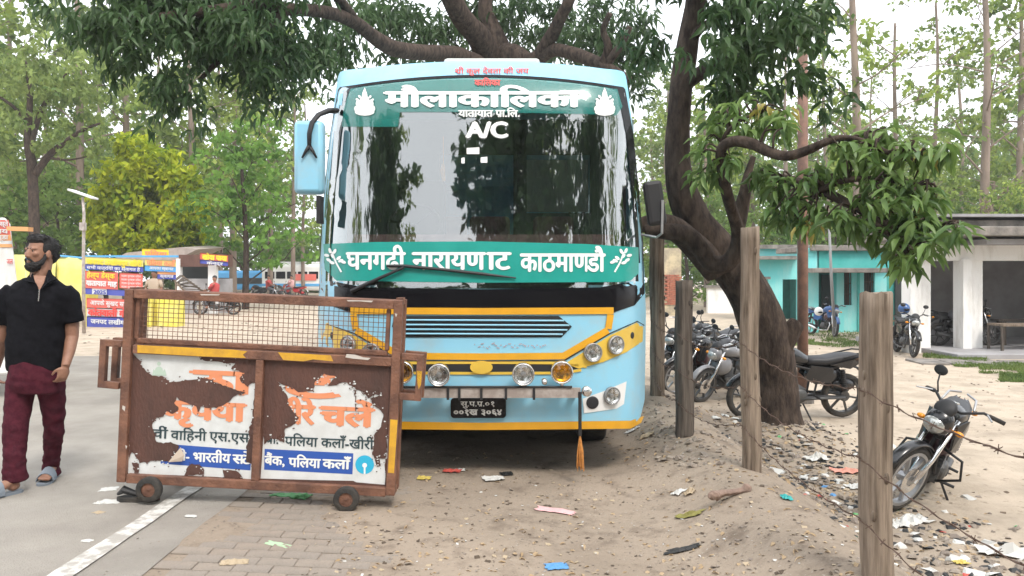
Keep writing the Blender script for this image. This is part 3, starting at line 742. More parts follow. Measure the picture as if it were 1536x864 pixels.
# wiper
wp = MB(); wp.tube([BP(527, 437, .03), BP(570, 417, .045), BP(606, 401, .05)], [.018, .014, .010], 8); wo = wp.build('wiper_arm', M['blackmatt'], bus)
wp = MB(); wp.tube([BP(580, 399, .035), BP(606, 399, .04), BP(660, 404, .04), BP(724, 411, .035), BP(774, 417, .03)], [.012, .015, .014, .014, .006], 6); wp.build('wiper_blade', M['blackmatt'], wo)
# mirrors
mb = MB(); c = W(465, 237, 6.0); sz = (.235, .13, .59)
mb.box(c, sz); mo = mb.build('left_mirror', M['bus_blue'], bus, bevel=.035); smooth_auto(mo)
mo.name = 'mirror_housing'
mb = MB(); mb.tube([W(503, 166, 6.12), W(493, 166, 6.03), W(478, 172, 5.98), W(468, 184, 5.93), W(464, 200, 5.92), W(464, 222, 5.92)], [.042, .038, .033, .028, .025, .02], 8, flat=.6)
for q in (453, 475): mb.tube([W(464, 219, 5.92), W((464 + q) / 2 , 227, 5.918), W(q, 237, 5.915)], [.018, .013, .007], 6)
mb.build('mirror_arm', M['blackmatt'], mo, smooth=True)
mb = MB(); mb.box(W(480, 315, 5.95), (.03, .12, .22)); mb.build('side_vent', M['blackmatt'], bus)
mb = MB(); c = W(982, 305, 6.0); mb.box(c, (.15, .1, .36), Matrix.Rotation(R(-8), 3, 'Y')); mr = mb.build('mirror_housing', M['blackmatt'], bus, bevel=.03)
mb = MB(); mb.tube([W(962, 352, 6.1), W(985, 356, 6.0), W(993, 350, 5.95), W(994, 300, 5.93)], .011, 6); mb.build('mirror_arm', M['alloy'], mr)
# roof hatch
mb = MB(); mb.box((BXC + .05, 6.95, 3.37), (.86, .7, .17)); mb.build('roof_hatch', mat('cream_plastic', (.62, .62, .58), .6), bus, bevel=.03)
# hanging tassel
mb = MB(); p0 = BP(870, 588, .155); mb.tube([p0, p0 - Vector((0, 0, .33))], .013, 6); to = mb.build('black_strap', M['blackmatt'], bus)
mb = MB(); base = p0 - Vector((0, 0, .33))
for k in range(26):
    a = random.uniform(0, 6.28); r = random.uniform(.008, .038)
    mb.tube([base, base + Vector((math.cos(a) * r * .7, math.sin(a) * r * .7, -.12)), base + Vector((math.cos(a) * r, math.sin(a) * r, -random.uniform(.21, .27)))], [.006, .005, .002], 4)
mb.build('tassel', M['straw'], bus)
# wheels
def wheel(parent, c, r, wdt, m_rim=None, ax=Vector((1, 0, 0)), name='wheel', n=28):
    t = MB(); t.lathe(c, ax, [(-wdt / 2, r * .55), (-wdt / 2, r * .9), (-wdt * .38, r), (wdt * .38, r), (wdt / 2, r * .9), (wdt / 2, r * .55)], n)
    h = MB(); h.lathe(c, ax, [(-wdt * .3, r * .56), (-wdt * .25, r * .2), (-wdt * .4, .001)], n); h.lathe(c, ax, [(wdt * .3, r * .56), (wdt * .25, r * .2), (wdt * .4, .001)], n)
    o = h.build(name, m_rim or M['greypole'], parent, smooth=True); t.build('tyre', M['rubber'], o, smooth=True); return o
for x in (-.98, 1.0): wheel(bus, Vector((BXC + x, 7.35, .31)), .46, .26)
for x in (-1.0, -.7, .7, 1.0): wheel(bus, Vector((BXC + x, 12.6, .31)), .46, .25)
# ================================================================ BARRIER TROLLEY
BD = 4.9
def QP(px, py, off=0): return W(px, py, BD - off)
bar_ = thing('barrier_trolley', (W(390, 740, BD).x, BD + .07, -.03), 'rusty wheeled steel barrier with a torn white Hindi notice, standing before the coach', 'barrier')
BW = .058; BK = .155
def member(name, p, q, w=BW, d=0, m='rust', dep=BW):
    b = MB(); a, c = QP(*p), QP(*q); a.y += d; c.y += d; dd = (c - a).normalized()
    up = Vector((0, 0, 1)) if abs(dd.x) > abs(dd.z) else Vector((1, 0, 0))
    if abs(dd.x) > abs(dd.z): b.bar(a, c, dep, w, up)
    else: b.bar(a, c, dep, w, up)
    return b.build(name, M[m], bar_, bevel=.005)
HWp = 6.6
def shiftw(p, d):  # the same physical point d metres behind
    k = (BD) / (BD); return p
for d, nm in ((0, 'front'), (BK, 'rear')):
    member('post', (196.5, 434), (184, 722), d=d)
    member('post', (598.5, 450), (586, 742), d=d)
    member('rail', (203.5, 440.5), (591.5, 457), d=d)
    member('rail', (192.5, 716.5), (579.5, 737), d=d)
    member('rail', (202, 523), (588, 542.5), d=d)
    member('post', (391.5, 539.5), (384, 720), d=d, w=.05)
for p in ((196.5, 436), (598.5, 452), (184, 719), (586, 739), (192, 523), (594, 543)):
    b = MB(); a = QP(*p); b.bar(a + Vector((0, BW / 2, 0)), a + Vector((0, BK - BW / 2, 0)), .045, .045); b.build('cross_piece', M['rust'], bar_)
# inner mesh frame
inf = []
for p, q in (((207, 448), (204, 508)), ((583, 464), (580, 526))): inf.append(member('mesh_frame', p, q, w=.028, d=.012, dep=.03))
member('mesh_frame', (205, 510.5), (581, 530), w=.034, d=.012, dep=.03)
mb = MB()
for k in range(1, 50):
    t = k / 50; mb.tube([QP(207 + 376 * t, 447 + 16.5 * t) + Vector((0, .018, 0)), QP(204 + 376 * t, 509 + 19 * t) + Vector((0, .018, 0))], .0021, 4, cap=False)
for k in range(1, 9):
    t = k / 9; mb.tube([QP(207 - 3 * t, 447 + 62 * t) + Vector((0, .021, 0)), QP(583 - 3 * t, 463.5 + 64 * t) + Vector((0, .021, 0))], .0021, 4, cap=False)
mb.build('wire_mesh', M['rust'], bar_)
# handles at the ends
for P in (((185, 515.5), (157, 514), (153.5, 576), (180, 578.5)), ((603, 534), (631, 536.5), (627, 596), (599, 594))):
    for d in (0, BK):
        mb = MB()
        pts = [QP(*p) + Vector((0, d, 0)) for p in P]
        for a, c in zip(pts, pts[1:]):
            dd = (c - a).normalized(); horiz = abs(dd.x) > abs(dd.z)
            e = dd * (.022 if not horiz else .0)
            mb.bar(a - e, c + e, .044 if horiz else .046, .044 if horiz else .042, Vector((0, 0, 1)) if horiz else Vector((1, 0, 0)))
        mb.build('end_handle', M['rust'], bar_, bevel=.004)
# painted lengths
def BQ(px, py, off=0): return W(px, py, BD - off)
pf = BW / 2 + .0012
patch('yellow_paint', [(206, 517.5), (350, 524.5), (371, 527), (364, 532), (369, 537), (300, 534.5), (206, 529)], BQ, pf, M['barrier_yellow'], bar_, step=None, smooth=False)
patch('yellow_paint', [(417, 528.5), (496, 533), (500, 542), (470, 539), (455, 542), (425, 540)], BQ, pf, M['barrier_yellow'], bar_, step=None, smooth=False)
patch('yellow_paint', [(585.5, 629), (596.5, 630), (591, 710), (582, 709)], BQ, pf, M['barrier_yellow'], bar_, step=None, smooth=False)
patch('yellow_paint', [(625.5, 556), (633, 557), (631.5, 577), (628, 584), (626, 574)], BQ, .023, M['barrier_yellow'], bar_, step=None, smooth=False)
M['scuff'] = mat('pale_scuff', (.6, .55, .5), .7)
for poly in ([(520, 531), (533, 532), (545, 536), (556, 537), (552, 540), (530, 538), (518, 536)], [(184, 608), (188, 610), (187, 617), (183, 613)], [(300, 441), (330, 441.5), (328, 443), (302, 443)], [(520, 450), (560, 451), (557, 453.5), (540, 452), (522, 452)], [(592, 470), (596, 471), (594, 476)], [(188, 668), (191, 669), (189, 674)]):
    patch('paint_scuff', poly, BQ, pf + .0006, M['scuff'], bar_, step=None, smooth=False)
# panels with the torn notice
Z1 = lambda u, v: (190 + u / 3.925, 515 + v / 3.925)
Z2 = lambda u, v: (385 + u / 3.758, 515 + v / 3.758)
PO = -.010
def PJ(px, py, off=0): return W(px, py, BD + .010 - off)
panels = []
for quad in ([(197, 524), (389, 533), (382, 726), (189, 716)], [(391, 533), (590, 544), (581, 736), (384, 726)]):
    mb = MB(); mb.prism(quad, lambda x, y: PJ(x, y, 0), lambda x, y: PJ(x, y, -.004)); panels.append(mb.build('steel_panel', M['rustplate'], bar_))
p1, p2 = panels
sh1 = patch('notice_sheet', [Z1(30, 45), Z1(400, 65), Z1(760, 80), Z1(758, 300), Z1(735, 800), Z1(500, 785), Z1(5, 765), Z1(15, 400)], PJ, .0015, M['sheet'], p1, step=None, smooth=False)
sh2 = patch('notice_sheet', [Z2(60, 100), Z2(760, 130), Z2(740, 600), Z2(722, 797), Z2(640, 790), Z2(560, 783), Z2(545, 775), Z2(300, 770), Z2(22, 762), Z2(40, 500)], PJ, .0015, M['sheet'], p2, step=None, smooth=False)
patch('blue_band', [Z1(205, 590), Z1(735, 630), Z1(728, 748), Z1(200, 708)], PJ, .0025, M['blue_print'], sh1, step=None, smooth=False)
patch('blue_band', [Z2(45, 595), Z2(545, 620), Z2(540, 738), Z2(42, 712)], PJ, .0025, M['blue_print'], sh2, step=None, smooth=False)
T = lambda *a, **k: lettering('lettering', *a, **k)
a_ = 2.6
M['orange_shade'] = mat('orange_print_shadow', (.62, .50, .44), .6)
for s, x0, x1, yb, body, pr, dx in (('ठा', 288, 376, 588, 32, sh1, 0), ('टे', 428, 507, 594, 36, sh2, 0), ('कृपया', 243, 366, 627, 26, sh1, 0), ('धीरे', 415, 470, 634, 27, sh2, 0), ('चलें', 480, 558, 637, 27, sh2, 0)):
    T(s, x0, x1, yb, body, PJ, M['orange_print'], pr, ang=a_, bold=.055, off0=.003)
T('वीं', 229, 251, 657, 13, PJ, M['dark_print'], sh1, ang=a_, bold=.02, off0=.003)
T('वािहनी', 256, 309, 659, 13, PJ, M['dark_print'], sh1, ang=a_, bold=.02, off0=.003)
T('एस.एस.', 314, 378, 661, 13, PJ, M['dark_print'], sh1, ang=a_, bold=.02, off0=.003)
T('बी.', 398, 418, 665, 13, PJ, M['dark_print'], sh2, ang=a_, bold=.02, off0=.003)
T('पिलया कलाँ-खीरी', 427, 560, 668, 13, PJ, M['dark_print'], sh2, ang=a_, bold=.02, off0=.003)
T('सी-', 262, 284, 690, 12, PJ, M['white_film'], sh1, ang=a_, bold=.04, off0=.0035)
T('भारतीय', 289, 345, 692, 13, PJ, M['white_film'], sh1, ang=a_, bold=.04, off0=.0035)
T('{स}टेट', 349, 388, 695, 13, PJ, M['white_film'], sh1, ang=a_, bold=.04, off0=.0035)
T('बैंक,', 397, 427, 697, 13, PJ, M['white_film'], sh2, ang=a_, bold=.04, off0=.0035)
T('पिलया', 433, 480, 700, 13, PJ, M['white_film'], sh2, ang=a_, bold=.04, off0=.0035)
T('कलाँ', 484, 524, 702, 13, PJ, M['white_film'], sh2, ang=a_, bold=.04, off0=.0035)
lg = patch('round_logo', poly_ell(547, 697, 14, 14, 0, 32), PJ, .003, M['cyan_print'], sh2, step=None, smooth=False)
patch('logo_keyhole', poly_ell(547, 698, 3.6, 3.6, 0, 16), PJ, .0038, M['white_film'], lg, step=None, smooth=False)
patch('logo_keyhole', [(545.6, 700), (548.4, 700), (548.2, 711), (545.6, 711)], PJ, .0042, M['white_film'], lg, step=None, smooth=False)
M['faint_green'] = mat('faint_green_print', (.50, .62, .52), .6)
for q in (poly_ell(*Z1(190, 120), 3, 3), poly_ell(*Z1(190, 160), 6, 6), [Z1(150, 190), Z1(235, 190), Z1(225, 150), Z1(205, 175), Z1(175, 175), Z1(158, 150)]):
    patch('faint_emblem', q, PJ, .0030 + random.random() * .0005, M['faint_green'], sh1, step=None, smooth=False)
def jag(poly, amp=1.0, st=3.2):
    out = []
    for a, b in zip(poly, poly[1:] + poly[:1]):
        L = max(1, int(math.hypot(b[0] - a[0], b[1] - a[1]) / st)); dx, dy = b[0] - a[0], b[1] - a[1]; ll = math.hypot(dx, dy) + 1e-6
        for t in range(L):
            f = t / L; k = random.uniform(-amp, amp) * (1 if 0 < t else .3); out.append((a[0] + dx * f - dy / ll * k, a[1] + dy * f + dx / ll * k))
    return out
rp1 = [[(18, 40), (55, 80), (85, 105), (90, 140), (150, 190), (215, 195), (262, 228), (330, 218), (400, 212), (440, 200), (500, 215), (530, 235), (640, 270), (700, 290), (640, 308), (600, 345), (530, 380), (480, 380), (435, 372), (418, 408), (410, 372), (375, 362), (310, 335), (295, 315), (280, 350), (305, 375), (300, 400), (270, 415), (235, 400), (215, 430), (170, 440), (150, 480), (165, 540), (175, 580), (215, 590), (260, 580), (310, 605), (290, 650), (250, 700), (180, 690), (75, 705), (45, 650), (30, 640), (15, 690), (12, 400)],
       [(405, 62), (770, 75), (775, 235), (735, 235), (715, 250), (680, 235), (665, 205), (695, 175), (615, 150), (640, 115), (590, 120), (550, 110), (450, 100), (435, 80)],
       [(755, 240), (772, 240), (760, 790), (738, 800), (735, 710), (705, 700), (705, 600), (725, 560), (715, 520), (740, 440), (750, 330)],
       [(375, 715), (420, 712), (455, 740), (455, 772), (340, 778), (350, 740)], [(565, 745), (640, 750), (670, 770), (685, 800), (575, 790)], [(30, 700), (72, 705), (70, 762), (45, 764)]]
rp2 = [[(45, 90), (765, 110), (765, 430), (745, 440), (745, 520), (735, 515), (735, 610), (725, 650), (665, 650), (650, 620), (660, 590), (660, 520), (700, 470), (715, 400), (690, 370), (650, 340), (640, 312), (690, 292), (670, 288), (630, 310), (600, 270), (560, 262), (550, 250), (530, 240), (510, 220), (460, 225), (450, 236), (400, 240), (445, 185), (380, 172), (350, 205), (330, 215), (320, 270), (280, 270), (235, 275), (200, 250), (150, 235), (120, 215), (150, 265), (175, 300), (180, 350), (215, 395), (240, 420), (215, 455), (160, 480), (155, 560), (110, 540), (80, 535), (40, 570)],
       [(725, 652), (765, 652), (755, 805), (728, 798), (722, 700)], [(553, 265), (559, 265), (561, 385), (556, 380)], [(665, 655), (690, 650), (700, 690), (680, 695)]]
M['rust_edge'] = mat('rust_patch', (.125, .055, .04), .65, (.075, .038, .03), 5, .4, 60, contrast=(.35, .65), stretch=(1, 1, .4))
for k, q in enumerate(rp1): patch('bare_rust_patch', jag([Z1(*p) for p in q]), PJ, .0065 + k * .0002, M['rust_edge'], p1, step=None, smooth=False)
for k, q in enumerate(rp2): patch('bare_rust_patch', jag([Z2(*p) for p in q], .8), PJ, .0065 + k * .0002, M['rust_edge'], p2, step=None, smooth=False)
def flakes(polys, fn, panel, seed):
    random.seed(seed); pts = [fn(*p) for q in polys for p in q]; segs = [(fn(*a), fn(*b)) for q in polys for a, b in zip(q, q[1:] + q[:1])]
    for nm, mm, k, o_ in (('paint_flakes', M['sheet'], 110, .0085), ('rust_spots', M['rust_edge'], 150, .0091)):
        mb = MB()
        for i in range(k):
            a, b = random.choice(segs); t = random.random(); x, y = a[0] + (b[0] - a[0]) * t + random.gauss(0, 3.5), a[1] + (b[1] - a[1]) * t + random.gauss(0, 3.5)
            lo, hi = (198, 386) if panel is p1 else (394, 584)
            if not (lo < x < hi and 535 < y < 720): continue
            r = random.uniform(.35, 1.5); V, F = fill2d([(x + r * random.uniform(.5, 1.3) * math.cos(u) * 1.3, y + r * random.uniform(.5, 1.2) * math.sin(u)) for u in [k2 * 1.05 for k2 in range(6)]])
            mb.add([PJ(u, v, o_ + i * .000004) for u, v in V], F)
        mb.build(nm, mm, panel, kind='stuff')
flakes(rp1, Z1, p1, 3); flakes(rp2, Z2, p2, 4)
# curled paper corner
mb = MB(); c = [QP(*Z1(245, 700)), QP(*Z1(320, 610)), QP(*Z1(350, 655)), QP(*Z1(335, 690))]
mb.add([c[0] + Vector((0, -.002, 0)), c[1] + Vector((0, -.004, 0)), c[2] + Vector((0, -.028, 0)), c[3] + Vector((0, -.02, 0))], [(0, 1, 2, 3)]); mb.build('paper_curl', mat('paper_back', (.55, .45, .36), .8), p1)
# castors
for px, py, d in ((225, 733.5, BD - .04), (520, 748, BD - .04), (266, 729, BD + .36), (536, 743, BD + .36)):
    pass
for px, py in ((225, 733.5), (520, 748)):
    for dy in (-.05, .40):
        c = W(px, py, BD - .04); c.y = BD + dy
        o = wheel(bar_, c, .083, .045, M['rust'], Vector((0, 1, 0)), 'castor_wheel', 24)
    b = MB(); c = W(px, py, BD - .04); b.tube([Vector((c.x, BD - .04, c.z)), Vector((c.x, BD + .40, c.z))], .012, 8); b.build('axle', M['rust'], bar_)
    b = MB(); b.box((c.x, BD + .2, c.z + .055), (.05, .46, .03)); b.build('axle_bracket', M['rust'], bar_)

# ================================================================ WALKING MAN
D0 = 5.2
man = thing('person', (W(55, 735, D0).x, D0, 0), 'bearded man in a black zip polo shirt and maroon trousers walking past the rusty barrier', 'person')
def ring(c, rx, ry, rot=0, n=20, e=2.3):
    vs = []
    for k in range(n):
        a = 2 * math.pi * k / n; ca, sa = math.cos(a), math.sin(a)
        x = math.copysign(abs(ca) ** (2 / e), ca) * rx; y = math.copysign(abs(sa) ** (2 / e), sa) * ry
        vs.append(Vector((c[0] + x * math.cos(rot) - y * math.sin(rot), c[1] + x * math.sin(rot) + y * math.cos(rot), c[2])))
    return vs
def part_me(name, mb, size, m, parent, it=3):
    me = vox(mb, size, it); c = WO[parent]
    me.transform(Matrix.Translation(-c)); me.materials.append(m); me.polygons.foreach_set('use_smooth', [True] * len(me.polygons)); me.name = name
    return link(name, me, parent, c)
k_ = D0 / FPX
# head frame: looks to the photo's left and slightly to the camera
hf = Vector((-.40, -.915, .03)).normalized(); hl = hf.cross(Vector((0, 0, 1))).normalized(); hu = hl.cross(hf).normalized()
HR = Matrix((hf, hl, hu)).transposed()
H0 = W(61, 397, D0)
def hp(f, l, u): return H0 + HR @ Vector((f, l, u))
head = MB()
head.ell(hp(-.012, 0, .108), (.094, .072, .100), HR, 20, 14)
head.ell(hp(.030, 0, .062), (.060, .058, .088), HR, 18, 12)
head.ell(hp(.042, 0, .010), (.044, .044, .045), HR, 16, 10)
head.ell(hp(.012, 0, .022), (.062, .054, .048), HR, 16, 10)
head.tube([hp(.082, 0, .098), hp(.096, 0, .075), hp(.099, 0, .058), hp(.088, 0, .050)], [.012, .013, .015, .014], 10)
for s in (-1, 1):
    head.ell(hp(.098, s * .012, .053), (.010, .008, .008), HR, 8, 6)
    head.ell(hp(.074, s * .033, .108), (.018, .024, .010), HR, 10, 6)
    head.ell(hp(.068, s * .044, .072), (.020, .018, .018), HR, 10, 6)
    head.ell(hp(-.004, s * .073, .070), (.020, .010, .032), HR, 12, 8)
head.ell(hp(.084, 0, .022), (.012, .024, .007), HR, 10, 6); head.ell(hp(.082, 0, .010), (.012, .020, .008), HR, 10, 6)
head.tube([hp(-.02, 0, .05), W(62, 405, D0 + .01), W(61, 420, D0 + .01), W(60, 432, D0)], [.060, .062, .068, .09], 16)
# chest under the open collar, arms, feet
head.ell(W(58, 436, D0), (.13, .085, .06))
def limb(mb, pts, rad, n=12): mb.tube(pts, rad, n)
def hand(mb, wrist, dirv, palmn, curl=.5, s=1.0, thumb=1):
    d = Vector(dirv).normalized(); pn = Vector(palmn); pn = (pn - d * pn.dot(d)).normalized(); sd_ = d.cross(pn).normalized()
    R3 = Matrix((d, sd_, pn)).transposed()
    mb.ell(wrist + d * .048 * s, (.052 * s, .040 * s, .017 * s), R3, 14, 9)
    for i, (off, L, r) in enumerate(((-.029, .066, .0088), (-.010, .076, .0092), (.010, .071, .0088), (.028, .055, .0078))):
        p0 = wrist + d * .085 * s + sd_ * off * s; c = curl * (1 + .12 * i); pts = [p0 - d * .02]; p = p0; ang = .15
        for seg in (.42, .33, .25):
            ang += c * .75; pts.append(p); p = p + (d * math.cos(ang) + pn * math.sin(ang)) * L * seg * s
        pts.append(p); mb.tube(pts, [r, r, r * .93, r * .88, r * .72][:len(pts)], 8); mb.ell(p, (r * .75,) * 3, None, 8, 6)
    t0 = wrist + d * .022 * s - sd_ * .028 * s * thumb; t1 = t0 + (d * .6 - sd_ * thumb * .6 + pn * .4).normalized() * .036; t2 = t1 + (d * .85 + pn * .45 - sd_ * .1 * thumb).normalized() * .030
    mb.tube([t0, t1, t2], [.013, .011, .009], 8); mb.ell(t2, (.0085,) * 3, None, 8, 6)
# his left arm (photo right)
aR = [W(106, 462, 5.24), W(108, 484, 5.25), W(108, 505, 5.25), W(104, 527, 5.2), W(98, 550, 5.13)]
limb(head, aR, [.052, .047, .043, .038, .027]); hand(head, W(98, 549, 5.13), (-.20, -.12, -1), (-.8, .55, -.1), .62, 1.0, 1)
aL = [W(8, 462, 5.18), W(5, 484, 5.2), W(3, 508, 5.22), W(-1, 530, 5.28), W(-6, 552, 5.34)]
limb(head, aL, [.052, .047, .043, .038, .027]); hand(head, W(-6, 551, 5.34), (-.1, .15, -1), (.8, .3, 0), .6, 1.0, -1)
# feet and ankles
def foot(mb, heel, toe, h=.07):
    d = (toe - heel); L = d.length; d.normalize(); s = d.cross(Vector((0, 0, 1))).normalized(); R3 = Matrix((d, s, Vector((0, 0, 1)))).transposed()
    mb.ell(heel + d * .035 + Vector((0, 0, .035)), (.042, .034, .036), R3, 12, 8)
    mb.tube([heel + d * .03 + Vector((0, 0, .075)), heel + d * .10 + Vector((0, 0, .05)), heel + d * .17 + Vector((0, 0, .032)), heel + d * .215 + Vector((0, 0, .025))], [.038, .038, .038, .030], 12, flat=.8)
    for i in range(5):
        o = (i - 2) * .0165; r = [.0135, .0105, .0100, .0095, .0088][i]; e = [.25, .25, .243, .235, .222][i]
        mb.tube([heel + d * .19 + s * o + Vector((0, 0, .024)), heel + d * (e - .012) + s * o * 1.05 + Vector((0, 0, .022)), heel + d * e + s * o * 1.05 + Vector((0, 0, .017))], [r, r, r * .7], 8)
    mb.tube([heel + d * .035 + Vector((0, 0, .04)), heel + d * .02 + Vector((0, 0, .15))], [.036, .036], 12)
FT = [(Vector((W(24, 0, 5.1).x, 5.13, .026)), Vector((W(-3, 0, 5.0).x, 5.03, .024)), (31, 716)), (Vector((W(77, 0, 5.5).x, 5.53, .026)), Vector((W(71, 0, 5.35).x, 5.30, .026)), (79, 708))]
for h_, t_, _ in FT: foot(head, h_, t_)
head.tube([W(60, 425, D0), W(57, 480, D0), W(54, 560, D0)], [.09, .10, .10], 12)
for a, b in ((0, [W(33, 570, D0), W(24, 640, 5.13)]), (1, [W(76, 570, D0 + .02), W(81, 640, 5.32)])):
    head.tube([W(54, 560, D0)] + b + [FT[a][0] + Vector((0, 0, .10))], [.08, .06, .045, .034], 10)
head.tube([W(15, 440, D0), W(58, 436, D0), W(100, 440, D0 + .02)], [.045, .06, .045], 10)
head.tube([W(14, 440, D0), W(8, 462, 5.18)], .045, 10); head.tube([W(101, 440, D0 + .02), W(106, 462, 5.24)], .045, 10)
body_o = part_me('body', head, .0065, M['skin'], man, 3)
# eyes, brows
for s in (-1, 1):
    b = MB(); b.ell(hp(.0745, s * .030, .092), (.0070, .011, .0042), HR, 12, 8); e = b.build('eye', M['eye'], body_o, smooth=True)
    b = MB(); b.ell(hp(.0785, s * .030, .092), (.0045, .0065, .005), HR, 10, 6); b.build('iris', M['hair'], e, smooth=True)
    b = MB(); b.tube([hp(.084, s * .010, .108), hp(.080, s * .027, .113), hp(.066, s * .041, .110)], [.0045, .0055, .0035], 6); b.build('eyebrow', M['hair'], body_o, smooth=True)
# hair cap and beard
hr = MB()
def lump(q): return 1 + .05 * noise.noise(q * 4 + Vector((3, 1, 2))) + .03 * noise.noise(q * 11)
hr.ell(hp(-.030, 0, .120), (.090, .078, .087), HR, 30, 20, lump)
hr.ell(hp(.020, 0, .172), (.066, .066, .040), HR, 24, 14, lump)
hr.ell(hp(-.070, 0, .065), (.045, .062, .060), HR, 24, 14, lump)
for s in (-1, 1): hr.ell(hp(.010, s * .066, .110), (.022, .012, .036), HR, 12, 8)
part_me('hair', hr, .007, M['hair'], body_o, 1)
be = MB()
be.ell(hp(.054, 0, -.014), (.048, .050, .040), HR, 20, 12, lump)
for s in (-1, 1):
    be.tube([hp(.010, s * .066, .075), hp(.018, s * .065, .040), hp(.035, s * .057, .010), hp(.060, s * .035, -.008)], [.010, .014, .020, .024], 10)
    be.tube([hp(.100, s * .004, .038), hp(.094, s * .022, .033), hp(.078, s * .036, .012), hp(.074, s * .034, -.01)], [.0075, .0085, .009, .012], 8)
part_me('beard', be, .006, M['hair'], body_o, 1)
random.seed(21); st_ = MB()
for k in range(900):
    q = Vector((random.gauss(0, 1), random.gauss(0, 1), random.gauss(0, 1))).normalized()
    if k < 620:
        c, r3 = random.choice((((-.030, 0, .122), (.094, .082, .092)), ((.020, 0, .172), (.066, .066, .040)), ((-.070, 0, .065), (.045, .062, .060))))
        if q.z < -.3 or (c[2] < .13 and c[0] > -.05 and q.x > .25): continue
        L_ = .016
    else: c, r3 = (.052, 0, -.012), (.047, .050, .040); L_ = .012
    if k >= 620 and q.z > .1: continue
    a = hp(c[0] + q.x * r3[0], c[1] + q.y * r3[1], c[2] + q.z * r3[2]); n_ = HR @ q; t_ = Vector((random.gauss(0, 1), random.gauss(0, 1), random.gauss(0, 1))).cross(n_).normalized()
    st_.tube([a - n_ * .004, a + n_ * L_ * .35 + t_ * L_ * .3, a + n_ * L_ * .35 + t_ * L_ * .9, a + t_ * L_ * 1.1], [.0022, .002, .0016, .0008], 4)
st_.build('curls', M['hair'], body_o, kind='stuff')
# shirt
sh_ = MB(); rings = []
for px, py, hw, dep, e in ((53, 556, 40, .12, 2.4), (53, 545, 41, .13, 2.4), (54, 520, 41, .145, 2.3), (55, 492, 40.5, .14, 2.3), (57, 465, 42, .135, 2.4), (58, 445, 47, .125, 2.6), (58, 432, 44, .105, 2.4), (59, 423, 34, .085, 2.2), (60, 416, 23, .075, 2)):
    c = W(px, py, D0); rings.append(ring(c, hw * k_, dep, -.12, 24, e))
sh_.loft(rings)
for A, rr in (([W(94, 434, D0), W(103, 445, D0 + .02), W(107, 462, 5.235), W(110, 483, 5.25)], [.062, .072, .070, .069]), ([W(20, 434, D0), W(10, 446, D0 - .01), W(5, 462, 5.18), W(2, 484, 5.2)], [.062, .072, .070, .069])):
    sh_.tube(A, rr, 16)
me = vox(sh_, .011, 5)
for v in me.vertices:   # soft folds
    q = v.co; n_ = noise.noise(Vector((q.x * 7, q.y * 7, q.z * 14 + q.x * 9))) * .010 + noise.noise(Vector((q.x * 16, q.y * 16, q.z * 30))) * .003
    v.co = q + v.normal * n_
me.transform(Matrix.Translation(-WO[man])); me.materials.append(M['shirt']); me.polygons.foreach_set('use_smooth', [True] * len(me.polygons)); me.name = 'shirt'
shirt = link('shirt', me, man, WO[man])
# collar flaps and the open neck with its zip
for s, P in ((-1, [(47, 402), (44, 412), (36, 421), (52, 424), (57, 432), (50, 414)]), (1, [(74, 402), (78, 411), (86, 418), (72, 424), (62, 434), (68, 415)])):
    mb = MB(); dpt = [.02, -.01, -.085, -.125, -.145, -.09]
    a = [W(x, y, D0 + dpt[i]) for i, (x, y) in enumerate(P)]; mb.add(a + [v + Vector((0, .008, -.004)) for v in a], [(0, 1, 2, 3, 4, 5), (11, 10, 9, 8, 7, 6)] + [(i, (i + 1) % 6, (i + 1) % 6 + 6, i + 6) for i in range(6)])
    mb.build('collar', M['shirt'], shirt, smooth=False)
mb = MB(); P = [(50, 413), (69, 414), (66, 424), (59, 436), (53, 424)]; dp = [-.088, -.088, -.122, -.14, -.122]
a = [W(x, y, D0 + dp[i]) for i, (x, y) in enumerate(P)]; mb.add(a, [(0, 1, 2, 3, 4)]); mb.build('open_neck_skin', M['skin'], body_o)
mb = MB(); mb.tube([W(59, 434, D0 - .145), W(58, 449, D0 - .148)], .0045, 6); mb.box(W(58, 450, D0 - .152), (.008, .006, .016)); mb.build('zip', M['chrome'], shirt)
# trousers
tr = MB()
c = W(54, 552, D0); tr.loft([ring(W(54, 540, D0), 36 * k_, .13, -.12, 24), ring(W(54, 560, D0), 38 * k_, .14, -.12, 24), ring(W(54, 575, D0), 38 * k_, .14, -.1, 24), ring(W(54, 588, D0), 38 * k_, .12, -.1, 24)])
tr.tube([W(31, 572, D0), W(28, 605, 5.17), W(23, 640, 5.13), W(22, 680, 5.12), W(23, 708, 5.12), W(23, 721, 5.12)], [.095, .086, .076, .074, .076, .076], 18)
tr.tube([W(76, 572, D0 + .02), W(79, 605, 5.26), W(81, 640, 5.32), W(79, 675, 5.42), W(77, 700, 5.5), W(77, 711, 5.51)], [.095, .082, .066, .060, .058, .060], 18)
me = vox(tr, .011, 5)
for v in me.vertices:
    q = v.co; n_ = noise.noise(Vector((q.x * 9, q.y * 9, q.z * 13 + q.x * 6))) * .010 + noise.noise(Vector((q.x * 14, q.y * 14, q.z * 34))) * .004 * (1 + 1.5 * sm(.5, .1, q.z)); v.co = q + v.normal * n_
me.transform(Matrix.Translation(-WO[man])); me.materials.append(M['trouser']); me.polygons.foreach_set('use_smooth', [True] * len(me.polygons)); me.name = 'trousers'
link('trousers', me, man, WO[man])
